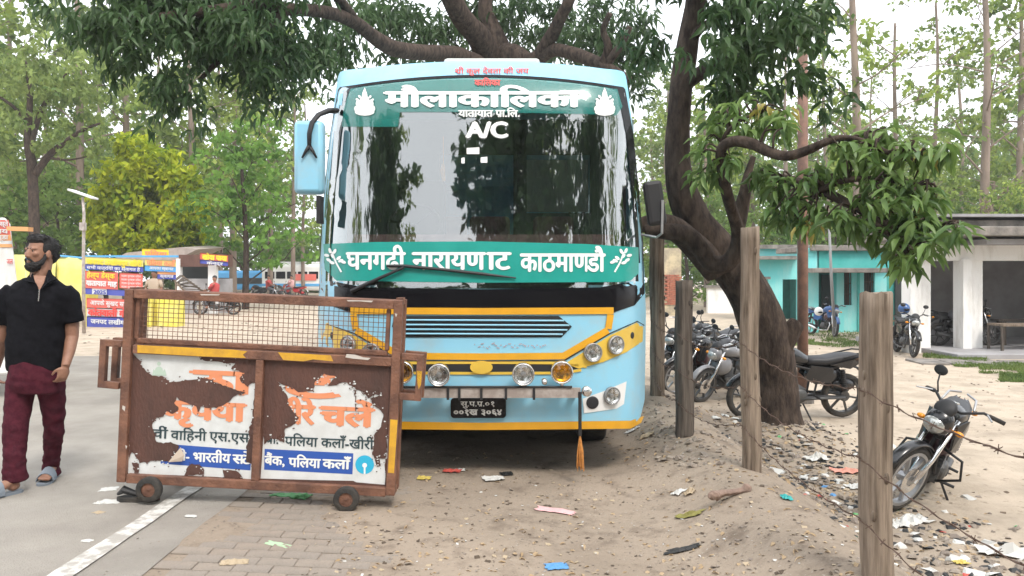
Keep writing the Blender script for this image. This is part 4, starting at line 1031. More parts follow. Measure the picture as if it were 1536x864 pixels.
# sandals
for h_, t_, _ in FT:
    d = (t_ - h_).normalized(); s = d.cross(Vector((0, 0, 1))).normalized(); mb = MB()
    prof = [(-.02, .02), (0, .034), (.06, .036), (.12, .040), (.19, .048), (.24, .042), (.268, .022)]
    up = [h_ + d * a + s * w_ for a, w_ in prof] + [h_ + d * a - s * w_ for a, w_ in prof[::-1]]
    n = len(up); mb.add([v + Vector((0, 0, -.004)) for v in up] + [Vector((v.x, v.y, h_.z - .026)) for v in up], [tuple(range(n)), tuple(range(2 * n - 1, n - 1, -1))] + [(i, (i + 1) % n, (i + 1) % n + n, i + n) for i in range(n)])
    so_ = mb.build('sandal', M['sandal'], man)
    mb = MB(); A = []; B = []
    for i in range(9):
        t = math.pi * i / 8; A.append(h_ + d * .115 + s * (math.cos(t) * .050) + Vector((0, 0, math.sin(t) * .085 - .004))); B.append(h_ + d * .205 + s * (math.cos(t) * .053) + Vector((0, 0, math.sin(t) * .056 - .004)))
    mb.add(A + B, [(i, i + 1, i + 10, i + 9) for i in range(8)]); o = mb.build('strap', M['sandal'], so_); q = o.modifiers.new('s', 'SOLIDIFY'); q.thickness = .006

# ================================================================ FENCE POSTS AND WIRE
FP = [('weathered wooden fence post nearest the camera, beside the leaning motorcycle', 1315, 3.3, 440, .067, 0, 'wood'),
      ('pale knotty fence post standing before the mango trunk', 1126, 5.3, 341, .066, 0, 'wood'),
      ('short dark fence post just right of the coach', 1026, 6.3, 422, .075, .0, 'wood_dark'),
      ('tall grey fence post farthest back, touching the coach corner', 986, 8.3, 345, .082, 0, 'wood')]
posts = []
def fence_post(label, X, Y, ztop, r, m, knots=True):
    z0 = gz(X, Y) - .25; pts = []; rad = []; n = 22
    for i in range(n + 1):
        t = i / n; z = z0 + (ztop - z0) * t; pts.append(Vector((X + .018 * noise.noise(Vector((Y, z * 1.5, 0))), Y + .015 * noise.noise(Vector((Y + 9, z * 1.4, 0))), z)))
        rad.append(r * (1.04 - .06 * t) * (1 + .05 * noise.noise(Vector((Y, z * 5, 7)))))
    mb = MB(); mb.tube(pts, rad, 18, wob=.10)
    for i, v in enumerate(mb.v):      # splits and grain running down the post
        c = pts[min(n, i // 18)]; q = v - c; a = math.atan2(q.y, q.x)
        v += Vector((q.x, q.y, 0)) * (.07 * noise.noise(Vector((a * 4, z0 + v.z * .5, Y)))) + (Vector((0, 0, .02 * noise.noise(Vector((a * 2, Y, 0))))) if i >= n * 18 else Vector())
    root = thing('fence_post', (X, Y, gz(X, Y)), label, 'fence post', 'wooden posts of the barbed wire fence')
    mb.build('timber', M[m], root, smooth=True)
    for k in range(5 if knots else 0):
        z = random.uniform(gz(X, Y) + .15, ztop - .1); a = random.uniform(3.4, 6.0); kb = MB(); kb.ell((X + math.cos(a) * r * .95, Y + math.sin(a) * r * .95, z), (.012, .012, .026)); kb.build('knot', M[m], root, smooth=True)
    return root
for lab, px, d, pt, r, _, m in FP:
    X = (px - 768) / FPX * d; posts.append((X, d)); fence_post(lab, X, d, W(0, pt, d).z, r, m)
fence_post('wooden fence post at the near right end of the barbed wire', 1.63, 1.55, 1.42, .066, 'wood')
line_ = [(1.63, 1.55)] + posts
for hz, lab in ((1.0, 'upper strand of rusty barbed wire strung along the fence posts'), (.69, 'middle strand of rusty barbed wire sagging between the posts'), (.42, 'lowest strand of rusty barbed wire near the dirt bank')):
    mb = MB(); bb_ = MB()
    for (x0, y0), (x1, y1) in zip(line_, line_[1:]):
        z0, z1 = hz + (.0 if y0 < 4 else .03), hz + (.0 if y1 < 4 else .03); L = math.hypot(x1 - x0, y1 - y0); n = int(L / .04); pts = []
        sag = .05 + .05 * random.random()
        for i in range(n + 1):
            t = i / n; pts.append(Vector((x0 - .075 + (x1 - x0) * t, y0 + (y1 - y0) * t, z0 + (z1 - z0) * t - sag * 4 * t * (1 - t) + .004 * math.sin(t * 55))))
        mb.tube(pts, .0024, 5); mb.tube([p + Vector((.004 * math.sin(i * 1.1), 0, .004 * math.cos(i * 1.1))) for i, p in enumerate(pts)], .0017, 4)
        for i in range(2, n, 3):
            p = pts[i]
            for q in range(2):
                v = Vector((random.uniform(-1, 1), random.uniform(-.3, .3), random.uniform(-1, 1))).normalized() * .016; bb_.tube([p - v, p + v], [.0016, .0016], 3)
    wr = mb.build('barbed_wire', M['wire']); tag(wr, lab, 'barbed wire', 'strands of the barbed wire fence'); bb_.build('barbs', M['wire'], wr, kind='stuff')
# ================================================================ TREES
def curve(pts, n=6):
    """Catmull-Rom through (vector, radius)"""
    P = [p for p, _ in pts]; r = [q for _, q in pts]; out = []; ro = []
    for i in range(len(P) - 1):
        a, b, c, d = P[max(i - 1, 0)], P[i], P[i + 1], P[min(i + 2, len(P) - 1)]
        for k in range(n):
            t = k / n; out.append(.5 * ((2 * b) + (-a + c) * t + (2 * a - 5 * b + 4 * c - d) * t * t + (-a + 3 * b - 3 * c + d) * t ** 3)); ro.append(r[i] + (r[i + 1] - r[i]) * t)
    out.append(P[-1]); ro.append(r[-1]); return out, ro
def limb_px(mb, pts, n=14, wob=.12):
    """pts: (px, py, distance, radius in px)"""
    P, r = curve([(W(a, b, d), q * d / FPX) for a, b, d, q in pts]); mb.tube(P, r, n, wob=wob); return P
def V3(*a): return Vector(a)
def rosettes(centers, per=9, L=.19, spread=.55, jit=.05, up=.1):
    O = []; D = []
    for c in centers:
        base = Vector(c); k = random.randint(per - 3, per + 3); a0 = random.uniform(0, 6.28)
        for i in range(k):
            a = a0 + i * 2.4; el = random.uniform(-1.1, up + .15)
            d = Vector((math.cos(a) * math.cos(el), math.sin(a) * math.cos(el), math.sin(el) - .15))
            O.append(base + Vector((random.gauss(0, jit), random.gauss(0, jit), random.gauss(0, jit)))); D.append(d)
    return np.array([tuple(v) for v in O]), np.array([tuple(v) for v in D])

# ---- the mango tree right of the coach
TX = W(1165, 620, 8.4)
mango = thing('mango_tree', (TX.x, 8.4, gz(TX.x, 8.4)), 'leaning mango tree behind the fence posts, its leafy branch reaching over the yard', 'tree')
mb = MB()
limb_px(mb, [(1170, 665, 8.4, 44), (1166, 635, 8.4, 38), (1164, 612, 8.4, 34), (1161, 570, 8.4, 32), (1153, 520, 8.35, 34), (1138, 470, 8.3, 34), (1114, 425, 8.25, 31), (1080, 380, 8.2, 29), (1046, 338, 8.15, 27), (1024, 292, 8.1, 23), (1016, 240, 8.1, 19), (1017, 190, 8.1, 17), (1022, 130, 8.1, 16.5), (1031, 70, 8.1, 16), (1042, 10, 8.1, 15), (1052, -60, 8.1, 17), (1058, -160, 8.1, 13), (1050, -260, 8.1, 8)], 20)
limb_px(mb, [(1150, 560, 8.4, 20), (1172, 520, 8.3, 18), (1190, 492, 8.25, 14), (1196, 484, 8.25, 11)], 12)
mb.build('trunk', M['bark'], mango, smooth=True)
mb = MB(); limb_px(mb, [(1075, 405, 8.1, 20), (1045, 372, 7.95, 20), (1015, 345, 7.8, 19), (985, 335, 7.7, 15), (955, 338, 7.7, 10), (930, 330, 7.8, 6)], 14); mb.build('limb', M['bark'], mango, smooth=True)
mb = MB(); bA = limb_px(mb, [(968, 346, 7.45, 9), (1000, 347, 7.4, 12), (1030, 353, 7.4, 14), (1050, 372, 7.4, 14), (1066, 395, 7.4, 13.5), (1088, 396, 7.35, 13), (1104, 378, 7.3, 12), (1107, 350, 7.25, 10), (1100, 322, 7.1, 9), (1090, 290, 6.9, 8.5), (1084, 255, 6.7, 8), (1082, 225, 6.6, 8), (1100, 212, 6.5, 8), (1128, 216, 6.4, 8.5), (1155, 228, 6.3, 8), (1180, 234, 6.2, 7.5), (1210, 226, 6.1, 6.5), (1235, 215, 6.0, 5.5), (1262, 207, 6.0, 5), (1295, 212, 5.9, 4.2), (1330, 228, 5.85, 3.6), (1365, 240, 5.8, 3), (1400, 248, 5.75, 2)], 14, .18); mb.build('branch', M['bark'], mango, smooth=True)
mb = MB(); bB = limb_px(mb, [(1106, 345, 7.25, 10), (1112, 312, 7.3, 11), (1118, 288, 7.3, 9), (1122, 262, 7.4, 6), (1130, 235, 7.4, 4)], 12, .2); mb.build('branch', M['bark'], mango, smooth=True)
mb = MB(); bC = limb_px(mb, [(1130, 262, 7.2, 6), (1160, 266, 6.9, 7), (1190, 272, 6.6, 8), (1215, 281, 6.4, 8.5), (1240, 290, 6.2, 7.5), (1262, 300, 6.1, 7), (1290, 315, 5.9, 6), (1320, 332, 5.8, 5), (1352, 342, 5.7, 4), (1385, 346, 5.65, 3), (1420, 342, 5.6, 2)], 12, .18); mb.build('branch', M['bark'], mango, smooth=True)
mb = MB(); limb_px(mb, [(1022, 130, 8.1, 12), (1048, 112, 8.0, 11), (1075, 95, 7.9, 9.5), (1105, 82, 7.8, 8), (1140, 66, 7.7, 6), (1180, 50, 7.6, 5), (1215, 30, 7.6, 4)], 12); mb.build('branch', M['bark'], mango, smooth=True)
mb = MB(); limb_px(mb, [(1030, 70, 8.1, 10), (1048, 46, 8.0, 7), (1070, 30, 8.0, 6), (1100, 10, 8.0, 5), (1130, -20, 8.0, 5)], 10); mb.build('branch', M['bark'], mango, smooth=True)
twigs = MB(); cl_low = []
mb = MB(); bD = limb_px(mb, [(1230, 286, 6.2, 5), (1262, 272, 6.0, 4.5), (1300, 268, 5.9, 4), (1340, 272, 5.8, 3), (1375, 278, 5.7, 2)], 10, .18); mb.build('branch', M['bark'], mango, smooth=True)
mb = MB(); bE = limb_px(mb, [(1300, 322, 5.85, 4.5), (1325, 345, 5.75, 3.5), (1348, 365, 5.7, 2.6), (1362, 385, 5.65, 1.8)], 10, .18); mb.build('branch', M['bark'], mango, smooth=True)
mb = MB(); bF = limb_px(mb, [(1086, 262, 6.7, 5), (1080, 232, 6.8, 4.5), (1090, 200, 6.8, 3.6), (1112, 180, 6.7, 2.8), (1145, 168, 6.6, 2)], 10, .18); mb.build('branch', M['bark'], mango, smooth=True)
def fork(base, to, r0=3.2, sagz=.05):
    mid = (base + to) / 2 + Vector((random.uniform(-.05, .05), random.uniform(-.05, .05), random.uniform(0, .08)))
    P, rr = curve([(base, r0 * .0036), (mid, r0 * .0028), (to, r0 * .0016)], 4); twigs.tube(P, rr, 6)
allp = bA[60:] + bB + bC + bD + bE + bF
def near_pt(v): return min(allp, key=lambda p: (p - v).length)
low = [(1052, 232, 6.7), (1068, 258, 6.8), (1045, 262, 6.9), (1092, 240, 6.7), (1060, 210, 6.8), (1078, 185, 6.9), (1105, 172, 6.8), (1120, 190, 6.7), (1140, 175, 6.7), (1160, 182, 6.5), (1150, 160, 6.6), (1128, 150, 6.8), (1180, 168, 6.6), (1095, 160, 6.9), (1070, 168, 7.0), (1172, 195, 6.4),
       (1140, 255, 6.6), (1160, 285, 6.5), (1180, 300, 6.4), (1158, 310, 6.5), (1205, 262, 6.3), (1225, 255, 6.2), (1200, 300, 6.3), (1225, 310, 6.2), (1190, 325, 6.4), (1240, 325, 6.1), (1175, 265, 6.4), (1210, 335, 6.2), (1235, 275, 6.2), (1255, 265, 6.1), (1148, 270, 6.8), (1168, 322, 6.5),
       (1270, 240, 6.0), (1285, 220, 6.0), (1300, 238, 5.9), (1318, 222, 5.9), (1295, 258, 5.9), (1330, 245, 5.9), (1345, 225, 5.8), (1360, 215, 5.8), (1375, 235, 5.8), (1390, 225, 5.7), (1315, 268, 5.9), (1272, 215, 6.1), (1340, 262, 5.8), (1405, 235, 5.7), (1255, 225, 6.1), (1310, 200, 6.0), (1330, 190, 6.0), (1420, 222, 5.7),
       (1290, 295, 5.9), (1310, 310, 5.8), (1330, 295, 5.8), (1350, 285, 5.8), (1370, 275, 5.7), (1385, 290, 5.7), (1365, 300, 5.7), (1340, 320, 5.7), (1365, 325, 5.7), (1385, 315, 5.6), (1350, 340, 5.7), (1330, 350, 5.7), (1372, 350, 5.6), (1400, 335, 5.6), (1395, 360, 5.6), (1350, 370, 5.7), (1368, 378, 5.6), (1310, 345, 5.8), (1295, 330, 5.9), (1415, 350, 5.6), (1430, 340, 5.5), (1445, 332, 5.5), (1362, 395, 5.6), (1340, 378, 5.7), (1280, 330, 5.9), (1265, 320, 6.0), (1380, 330, 5.6), (1385, 375, 5.6), (1355, 355, 5.6), (1405, 300, 5.7), (1325, 280, 5.8)]
young = {10, 12, 27, 52, 59, 70, 71, 41}
cen = []; cy = []
for i, (x, y, d) in enumerate(low):
    for r_ in range(2):
        c = W(x + random.uniform(-6, 6) * r_, y + random.uniform(-6, 6) * r_, d + random.uniform(-.12, .12) * (1 + r_)); (cy if i in young and r_ == 0 else cen).append(c)
        fork(near_pt(c), c)
twigs.build('twigs', M['bark'], mango, smooth=True, kind='stuff')
# leaves one by one (the largest 300), the remainder joined
O, Dv = rosettes(cen, 7, jit=.03)
Oy, Dy = rosettes(cy, 6, jit=.03)
lm = []
T_, F_ = LEAFN
for v in range(8):
    V = T_.copy() * np.array([1, .24 + .03 * (v % 3), 1]); V[:, 2] *= (.5 + .28 * (v % 4)); me = bpy.data.meshes.new('leaf'); me.from_pydata(V.tolist(), [], F_)
    me.materials.append(M['leaf_mid'] if v < 6 else M['leaf_yel']); me.polygons.foreach_set('use_smooth', [True] * len(me.polygons)); lm.append(me)
def single_leaf(o, d, L, me):
    d = Vector(d).normalized(); up = Vector((random.gauss(0, .35), random.gauss(0, .35), 1)); s = up.cross(d).normalized(); n = d.cross(s)
    ob = link('leaf', me, mango, o); ob.rotation_euler = Matrix((d, s, n)).transposed().to_euler(); ob.scale = (L, L, L)
order = sorted(range(len(O)), key=lambda i: O[i][1]); cnt = 0; rest = []
for i in order:
    if cnt < 262: single_leaf(O[i], Dv[i], random.uniform(.15, .22), lm[random.randrange(6)]); cnt += 1
    else: rest.append(i)
for i in range(min(38, len(Oy))): single_leaf(Oy[i], Dy[i], random.uniform(.13, .18), lm[6 + i % 2])
nr = np.tile(np.array([0, 0, 1.]), (len(rest), 1)) + rng.normal(size=(len(rest), 3)) * .35
leaves('leaves', O[rest], Dv[rest], rng.uniform(.14, .21, len(rest)), rng.uniform(.045, .06, len(rest)), M['leaf_mid'], mango, LEAFN, WO[mango], 'stuff', nr)
# upper canopy (darker, farther up)
def scatter_boxes(boxes, dens):
    c = []
    for x0, y0, x1, y1, d0, d1, k in boxes:
        for _ in range(int(k * dens)): c.append(W(random.uniform(x0, x1), random.uniform(y0, y1), random.uniform(d0, d1)))
    return c
def px_blobs(blobs, dens, grp=6, sp=.16):
    c = []
    for x, y, rx, ry, d, dd in blobs:
        n = max(2, int(rx * ry * dens)); subc = []
        for _ in range(max(1, n // grp)):
            while True:
                a, b, e = random.uniform(-1, 1), random.uniform(-1, 1), random.uniform(-1, 1)
                if a * a + b * b + e * e < 1: break
            subc.append((x + a * rx, y + b * ry, d + e * dd))
        for _ in range(n):
            q = random.choice(subc); c.append(W(*q) + Vector((random.gauss(0, sp), random.gauss(0, sp), random.gauss(0, sp * .8))))
    return c
up_ = px_blobs([(1085, 60, 28, 40, 7.6, .6), (1110, 100, 32, 36, 7.6, .6), (1150, 60, 40, 45, 7.5, .7), (1195, 30, 35, 40, 7.4, .7), (1120, 10, 60, 30, 7.6, .8), (1180, 95, 24, 18, 7.4, .4), (1115, 140, 22, 16, 7.5, .4), (1090, 20, 40, 30, 7.8, .6), (1215, 60, 18, 35, 7.4, .4), (1140, -60, 100, 50, 7.6, 1.4), (1075, 110, 14, 20, 7.7, .3),
                (1000, -70, 70, 50, 8, 1.2), (1085, -140, 120, 60, 8, 1.6), (1060, 150, 20, 20, 7.8, .4), (1225, 110, 20, 22, 7.4, .4), (1165, 130, 20, 18, 7.4, .4), (960, 60, 16, 50, 8.6, .4)], .0145)
O, Dv = rosettes(up_, 9, jit=.05); N = len(O)
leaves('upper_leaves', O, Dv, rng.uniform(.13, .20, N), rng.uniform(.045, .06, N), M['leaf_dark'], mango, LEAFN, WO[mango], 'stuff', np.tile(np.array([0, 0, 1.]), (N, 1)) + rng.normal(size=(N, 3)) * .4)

# ---- the big mango behind the coach, its limbs spreading over the roof
m2 = thing('mango_tree', (W(735, 0, 17).x, 17, -.1), 'big dark mango tree behind the coach, its limbs spreading above the coach roof', 'tree')
mb = MB()
limb_px(mb, [(740, 540, 17, 42), (738, 400, 17, 34), (735, 250, 17, 32), (735, 150, 16.9, 32), (738, 100, 16.8, 30), (740, 70, 16.8, 24), (735, 40, 16.8, 15), (728, 10, 16.8, 11), (735, -60, 16.8, 9)], 20)
mb.build('trunk', M['bark'], m2, smooth=True)
for pts in ([(740, 110, 16.8, 26), (722, 62, 16, 18), (700, 35, 15.5, 16), (682, 8, 15, 15), (662, -40, 14.5, 12), (640, -120, 14, 8)],
            [(738, 120, 16.8, 26), (765, 85, 16.4, 20), (795, 92, 16, 12), (830, 75, 15.6, 10), (870, 84, 15, 10), (905, 98, 14.5, 9), (945, 120, 14.3, 6)],
            [(790, 110, 16.2, 13), (812, 80, 15.8, 11), (828, 52, 15.5, 10), (842, 25, 15.2, 9), (858, -10, 15, 8), (880, -80, 15, 5)],
            [(735, 120, 16.8, 22), (700, 88, 15.5, 13), (660, 80, 14.5, 12), (620, 78, 13.6, 12), (590, 72, 13, 12), (560, 55, 12.4, 11), (535, 35, 11.8, 10), (505, 22, 11.2, 10), (470, 16, 10.6, 9), (430, 14, 10.2, 9), (380, 8, 9.8, 8), (320, 16, 9.5, 8), (250, 24, 9.3, 6), (180, 30, 9.2, 4), (130, 38, 9.2, 3)],
            [(430, 14, 10.2, 8), (400, 40, 9.9, 6), (370, 60, 9.8, 5), (330, 90, 9.6, 4), (300, 120, 9.6, 3)],
            [(535, 35, 11.8, 8), (500, -10, 11, 7), (440, -50, 10.4, 6), (330, -70, 9.6, 5)],
            [(905, 98, 14.5, 8), (912, 70, 14.3, 6), (905, 45, 14.2, 5), (915, 20, 14, 4)], [(905, 100, 14.5, 8), (930, 70, 14.2, 6), (945, 40, 14, 4)]):
    mb = MB(); limb_px(mb, pts, 12); mb.build('limb', M['bark'], m2, smooth=True)
bl = [(150, 30, 48, 26, 9.3, .5), (210, 22, 60, 34, 9.4, .6), (280, 30, 60, 40, 9.5, .7), (350, 35, 60, 42, 9.7, .8), (410, 62, 55, 42, 10.6, .5), (460, 60, 50, 42, 11.4, .6), (500, 60, 36, 40, 12.2, .6), (440, 100, 32, 28, 10.2, .5),
      (395, 105, 24, 28, 9.9, .4), (360, 90, 25, 30, 9.8, .4), (310, 70, 35, 20, 9.6, .4), (175, 62, 26, 14, 9.3, .3), (120, 22, 24, 22, 9.2, .3), (188, 112, 19, 16, 9.3, .25), (213, 92, 14, 10, 9.3, .2), (262, 112, 14, 30, 9.4, .2), (255, 150, 12, 28, 9.4, .2), (285, 130, 14, 20, 9.4, .2), (288, 158, 9, 14, 9.4, .15), (240, 108, 10, 12, 9.3, .15),
      (330, -40, 220, 50, 10, 1.6), (300, -110, 260, 60, 10.5, 2.4), (150, -60, 90, 60, 9.5, 1), (420, 130, 14, 12, 10.1, .2), (470, 110, 22, 18, 10.5, .3), (388, 140, 12, 12, 9.8, .2)]
c1 = px_blobs(bl[:20], .023) + px_blobs(bl[20:23], .010) + px_blobs(bl[23:], .03)
O, Dv = rosettes(c1, 10, jit=.07, up=-.1); N = len(O)
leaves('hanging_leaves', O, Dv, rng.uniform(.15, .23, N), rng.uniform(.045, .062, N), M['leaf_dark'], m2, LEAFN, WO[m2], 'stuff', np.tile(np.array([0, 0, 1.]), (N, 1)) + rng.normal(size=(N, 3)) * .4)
bl = [(620, 45, 40, 30, 14.5, 1), (660, 60, 30, 25, 15, 1), (600, 95, 20, 14, 13, .5), (780, 55, 55, 35, 16.5, 1.5), (850, 60, 50, 28, 16, 1.5), (900, 60, 30, 30, 14.5, 1), (930, 85, 35, 35, 14.4, 1), (945, 30, 22, 26, 14.2, .8), (885, 110, 26, 12, 14.5, .6), (690, 30, 40, 26, 15.5, 1), (760, 5, 80, 20, 16, 1.5), (640, 100, 40, 14, 14, .8),
      (700, -70, 200, 50, 15, 3), (520, 10, 30, 20, 12, .8), (950, 130, 22, 26, 14.4, .6), (480, 135, 14, 10, 11, .3), (560, 30, 40, 26, 12.4, .8), (545, 80, 20, 14, 12.2, .5), (875, 20, 40, 24, 15, 1), (820, 20, 40, 20, 15.5, 1), (600, 10, 50, 18, 13.5, .8), (965, 100, 16, 30, 14.4, .6), (975, 20, 14, 24, 14.2, .5)]
bl = [(a, b, c_, d_, e_ + 1.6, f_) for a, b, c_, d_, e_, f_ in bl]
c2 = px_blobs(bl[:12], .032, 5, .22) + px_blobs(bl[12:13], .006) + px_blobs(bl[13:], .02)
O, Dv = rosettes(c2, 10, jit=.10); N = len(O)
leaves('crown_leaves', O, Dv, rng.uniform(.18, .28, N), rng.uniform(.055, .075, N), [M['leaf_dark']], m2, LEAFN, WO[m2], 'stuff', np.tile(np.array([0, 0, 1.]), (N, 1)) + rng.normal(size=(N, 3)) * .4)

# ---- distant trees: each a trunk with limbs and a crown
def blob_points(blobs, n_per_r2):
    """leaves gathered in small sprays on the shell of each blob, so that gaps stay open between them"""
    O = []
    for c, r in blobs:
        n = max(12, int(n_per_r2 * r[0] * r[2])); m = max(3, n // 16); v = rng.normal(size=(m, 3)); v /= np.linalg.norm(v, axis=1)[:, None]
        v *= (rng.uniform(.25, 1.05, m) ** .6)[:, None]; q = v[rng.integers(0, m, n)] + rng.normal(size=(n, 3)) * np.array([.13, .13, .08]); O.append(q * np.array(r) + np.array(c))
    return np.concatenate(O)
def tall_tree(seed, H, r, crown_from, spread, nblob, blobr, lm_, bark='bark_grey', leafL=.26, dens=26, lean=0, forks=0):
    """returns meshes (trunk, crown) in local coordinates"""
    random.seed(seed); mb = MB()
    pts = [(Vector((lean * t * H + .25 * math.sin(t * 5 + seed) * t, .2 * math.sin(t * 4 + seed * 2) * t, t * H * .93 - .2)), r * (1 - .75 * t) + .02) for t in [i / 8 for i in range(9)]]
    P, rr = curve(pts, 4); mb.tube(P, rr, 12, wob=.12); blobs = []
    for k in range(nblob):
        t = crown_from + (1 - crown_from) * (k + .5) / nblob; base = P[int(t * (len(P) - 1))]; a = k * 2.4 + seed; s = spread * (1 - .55 * abs(t - (crown_from + .35 * (1 - crown_from))) / (1 - crown_from)) * random.uniform(.45, 1.1)
        end = base + Vector((math.cos(a) * s, math.sin(a) * s, random.uniform(.3, 1.6)))
        q, qr = curve([(base, r * .32 * (1.2 - t)), ((base + end) / 2 + Vector((0, 0, random.uniform(-.2, .5))), r * .2 * (1.2 - t)), (end, .02)], 4); mb.tube(q, qr, 6)
        for e in range(2):
            f = q[int(len(q) * (.5 + .3 * e))]; g = f + Vector((random.uniform(-1, 1), random.uniform(-1, 1), random.uniform(.1, 1))) * s * .5; mb.tube([f, (f + g) / 2 + Vector((0, 0, .1)), g], [.03, .022, .01], 5)
            blobs.append((tuple(g), tuple(blobr * random.uniform(.5, .85) * x for x in (1, 1, .65))))
        br = blobr * random.uniform(.6, 1.1); blobs.append((tuple(end), (br, br, br * .62)))
    me = bpy.data.meshes.new('trunk'); me.from_pydata([tuple(v) for v in mb.v], [], mb.f); me.materials.append(M[bark]); me.polygons.foreach_set('use_smooth', [True] * len(me.polygons))
    O = blob_points(blobs, dens); N = len(O); D_ = rng.normal(size=(N, 3)) + np.array([0, 0, -.4])
    o = leaves('crown', O, D_, rng.uniform(.7, 1.3, N) * leafL, rng.uniform(.5, .8, N) * leafL, lm_); cm = o.data; bpy.data.objects.remove(o)
    return me, cm
KIND = {}
def kind_mesh(k):
    if k in KIND: return KIND[k]
    spec = {'sal_a': (1, 21, .26, .28, 4.2, 16, 2.3, M['leaf_sal'], 'bark_grey', .40, 40), 'sal_b': (2, 24, .24, .35, 3.8, 15, 2.2, M['leaf_sal2'], 'bark_grey', .40, 40), 'sal_c': (3, 18, .22, .2, 4.0, 16, 2.2, M['leaf_sal'], 'bark_grey', .40, 42),
            'thin': (4, 22, .19, .26, 2.8, 14, 1.5, M['leaf_sal'], 'bark_grey', .32, 34), 'bare': (5, 20, .22, .25, 3.6, 16, 1.0, M['leaf_sal2'], 'bark_grey', .28, 26),
            'dense': (9, 15, .42, .28, 4.2, 20, 2.6, M['leaf_dark'], 'bark', .55, 80), 'low_a': (6, 9, .16, .18, 2.8, 14, 1.8, M['leaf_green'], 'bark', .32, 60), 'low_b': (7, 7, .13, .1, 2.6, 13, 1.7, M['leaf_far'], 'bark', .32, 60), 'low_y': (8, 8, .14, .2, 2.6, 12, 1.5, M['leaf_sal'], 'bark_grey', .26, 40)}[k]
    KIND[k] = tall_tree(*spec); return KIND[k]
def put_tree(px, d, k, label, grp, s=1.0, rot=None, x=None):
    X = (px - 768) / FPX * d if x is None else x; z = gbase(X, d)
    t, c = kind_mesh(k); root = thing('tree', (X, d, z - .1), label, 'tree', grp)
    a = link('trunk', t, root, root.location); b = link('crown', c, root, root.location)
    root.rotation_euler.z = random.uniform(0, 6.28) if rot is None else rot; root.scale = (s, s, s); return root
GL = 'tall forest trees left of the coach'; GR = 'tall forest trees right of the coach'; GB = 'roadside trees behind the photographer'; GU = 'low trees under the forest'
random.seed(11)
for px, d, k, lab, s in (
    (18, 44, 'sal_a', 'tall pale green tree at the far left edge of the forest', 1), (118, 40, 'sal_b', 'tall straight trunk just behind the street lamp', 1.0), (190, 46, 'thin', 'tall pale bare trunk rising above the yellow-green tree', 1.25),
    (285, 42, 'sal_c', 'tall tree right behind the yellow-green tree, its trunk by the red signboard', 1.05), (350, 48, 'sal_a', 'tall tree behind the medium fresh green tree', .9), (405, 55, 'sal_b', 'tall forest tree left of the white far bus', .85), (440, 50, 'thin', 'slender pale trunk right of the far bus', .8), (455, 58, 'thin', 'slender forking trunk nearest the coach mirror', .75),
    (-60, 38, 'sal_c', 'tall tree outside the left edge behind the flared white stall', 1), (-140, 48, 'sal_a', 'tall tree beyond the left edge of the view', 1.1), (70, 60, 'sal_c', 'tall tree deep in the forest left of the lamp post', 1.1), (240, 62, 'sal_a', 'tall tree deep in the forest above the banners', 1.05), (330, 66, 'sal_b', 'tall tree deep in the forest above the ticket hut', 1.0), (150, 70, 'sal_b', 'tall tree deep in the forest over the street lamp', 1.1)):
    put_tree(px, d, k, lab, GL, s)
for px, d, k, lab, s in (
    (1285, 34, 'thin', 'tall pale straight trunk right of the rust-coloured pole', 1.15), (1475, 38, 'bare', 'tall nearly bare forked tree above the white veranda', 1.15), (1060, 46, 'sal_c', 'tall tree behind the leaning mango trunk', .8), (1000, 52, 'sal_b', 'tall tree behind the right corner of the coach', .7), (1130, 50, 'sal_a', 'tall tree behind the turquoise house, left part', .7),
    (1240, 52, 'thin', 'slim tall tree right behind the grey pole', 1), (1345, 48, 'bare', 'leafless tall tree between the pale trunk and the forked one', 1), (1400, 44, 'thin', 'slim tall tree left of the nearly bare forked tree', .9), (1530, 42, 'sal_a', 'tall leafy tree at the far right edge', .95), (1600, 50, 'sal_c', 'tall tree outside the right edge', 1), (1180, 60, 'bare', 'far slim tree behind the rust-coloured pole', 1.1), (1440, 62, 'bare', 'far bare tree above the veranda roof', 1.1), (1310, 64, 'thin', 'far slender trunk seen past the pale trunk', .95), (1370, 58, 'sal_c', 'leafy tree deep in the forest above the veranda corner', .8), (1225, 66, 'sal_a', 'leafy tree deep in the forest right of the rust-coloured pole', .85), (1490, 56, 'sal_b', 'leafy tree deep in the forest behind the forked one', .8), (1290, 70, 'sal_c', 'leafy tree deep in the forest behind the pale trunk', .9), (980, 60, 'sal_c', 'leafy tree deep in the forest at the coach corner', .8)):
    put_tree(px, d, k, lab, GR, s)
for px, d, k, lab, s in ((40, 34, 'low_b', 'dark green low tree behind the yellow wall', .9), (90, 38, 'low_b', 'low bushy tree left of the lamp post', .9), (300, 66, 'low_b', 'low bushy tree behind the ticket hut', .8), (430, 68, 'low_b', 'low bushy tree behind the white far bus', .8), (160, 42, 'low_b', 'low bushy tree hidden behind the banners', .9),
    (1030, 42, 'low_b', 'low dark tree between the coach and the mango trunk', .9), (1110, 44, 'low_b', 'low dark tree behind the left part of the turquoise house', .8), (1250, 42, 'low_b', 'low tree rising over the turquoise roof', .8), (1330, 40, 'low_y', 'pale green tree over the corner of the turquoise house', .85), (1400, 38, 'low_y', 'pale green tree behind the veranda roof', .9), (1490, 36, 'low_y', 'pale green tree above the right end of the veranda', .8), (1185, 48, 'low_a', 'green tree behind the rust-coloured pole', .8), (1540, 40, 'low_b', 'dark low tree right of the veranda', .9), (-30, 44, 'low_b', 'low tree outside the left edge', 1), (1450, 46, 'low_b', 'low grey-green tree far behind the veranda', .9)):
    put_tree(px, d, k, lab, GU, s)
# medium green tree
t3 = put_tree(368, 34, 'low_a', 'medium fresh green tree with a straight dark trunk right of the ticket hut', None, .92, rot=1)
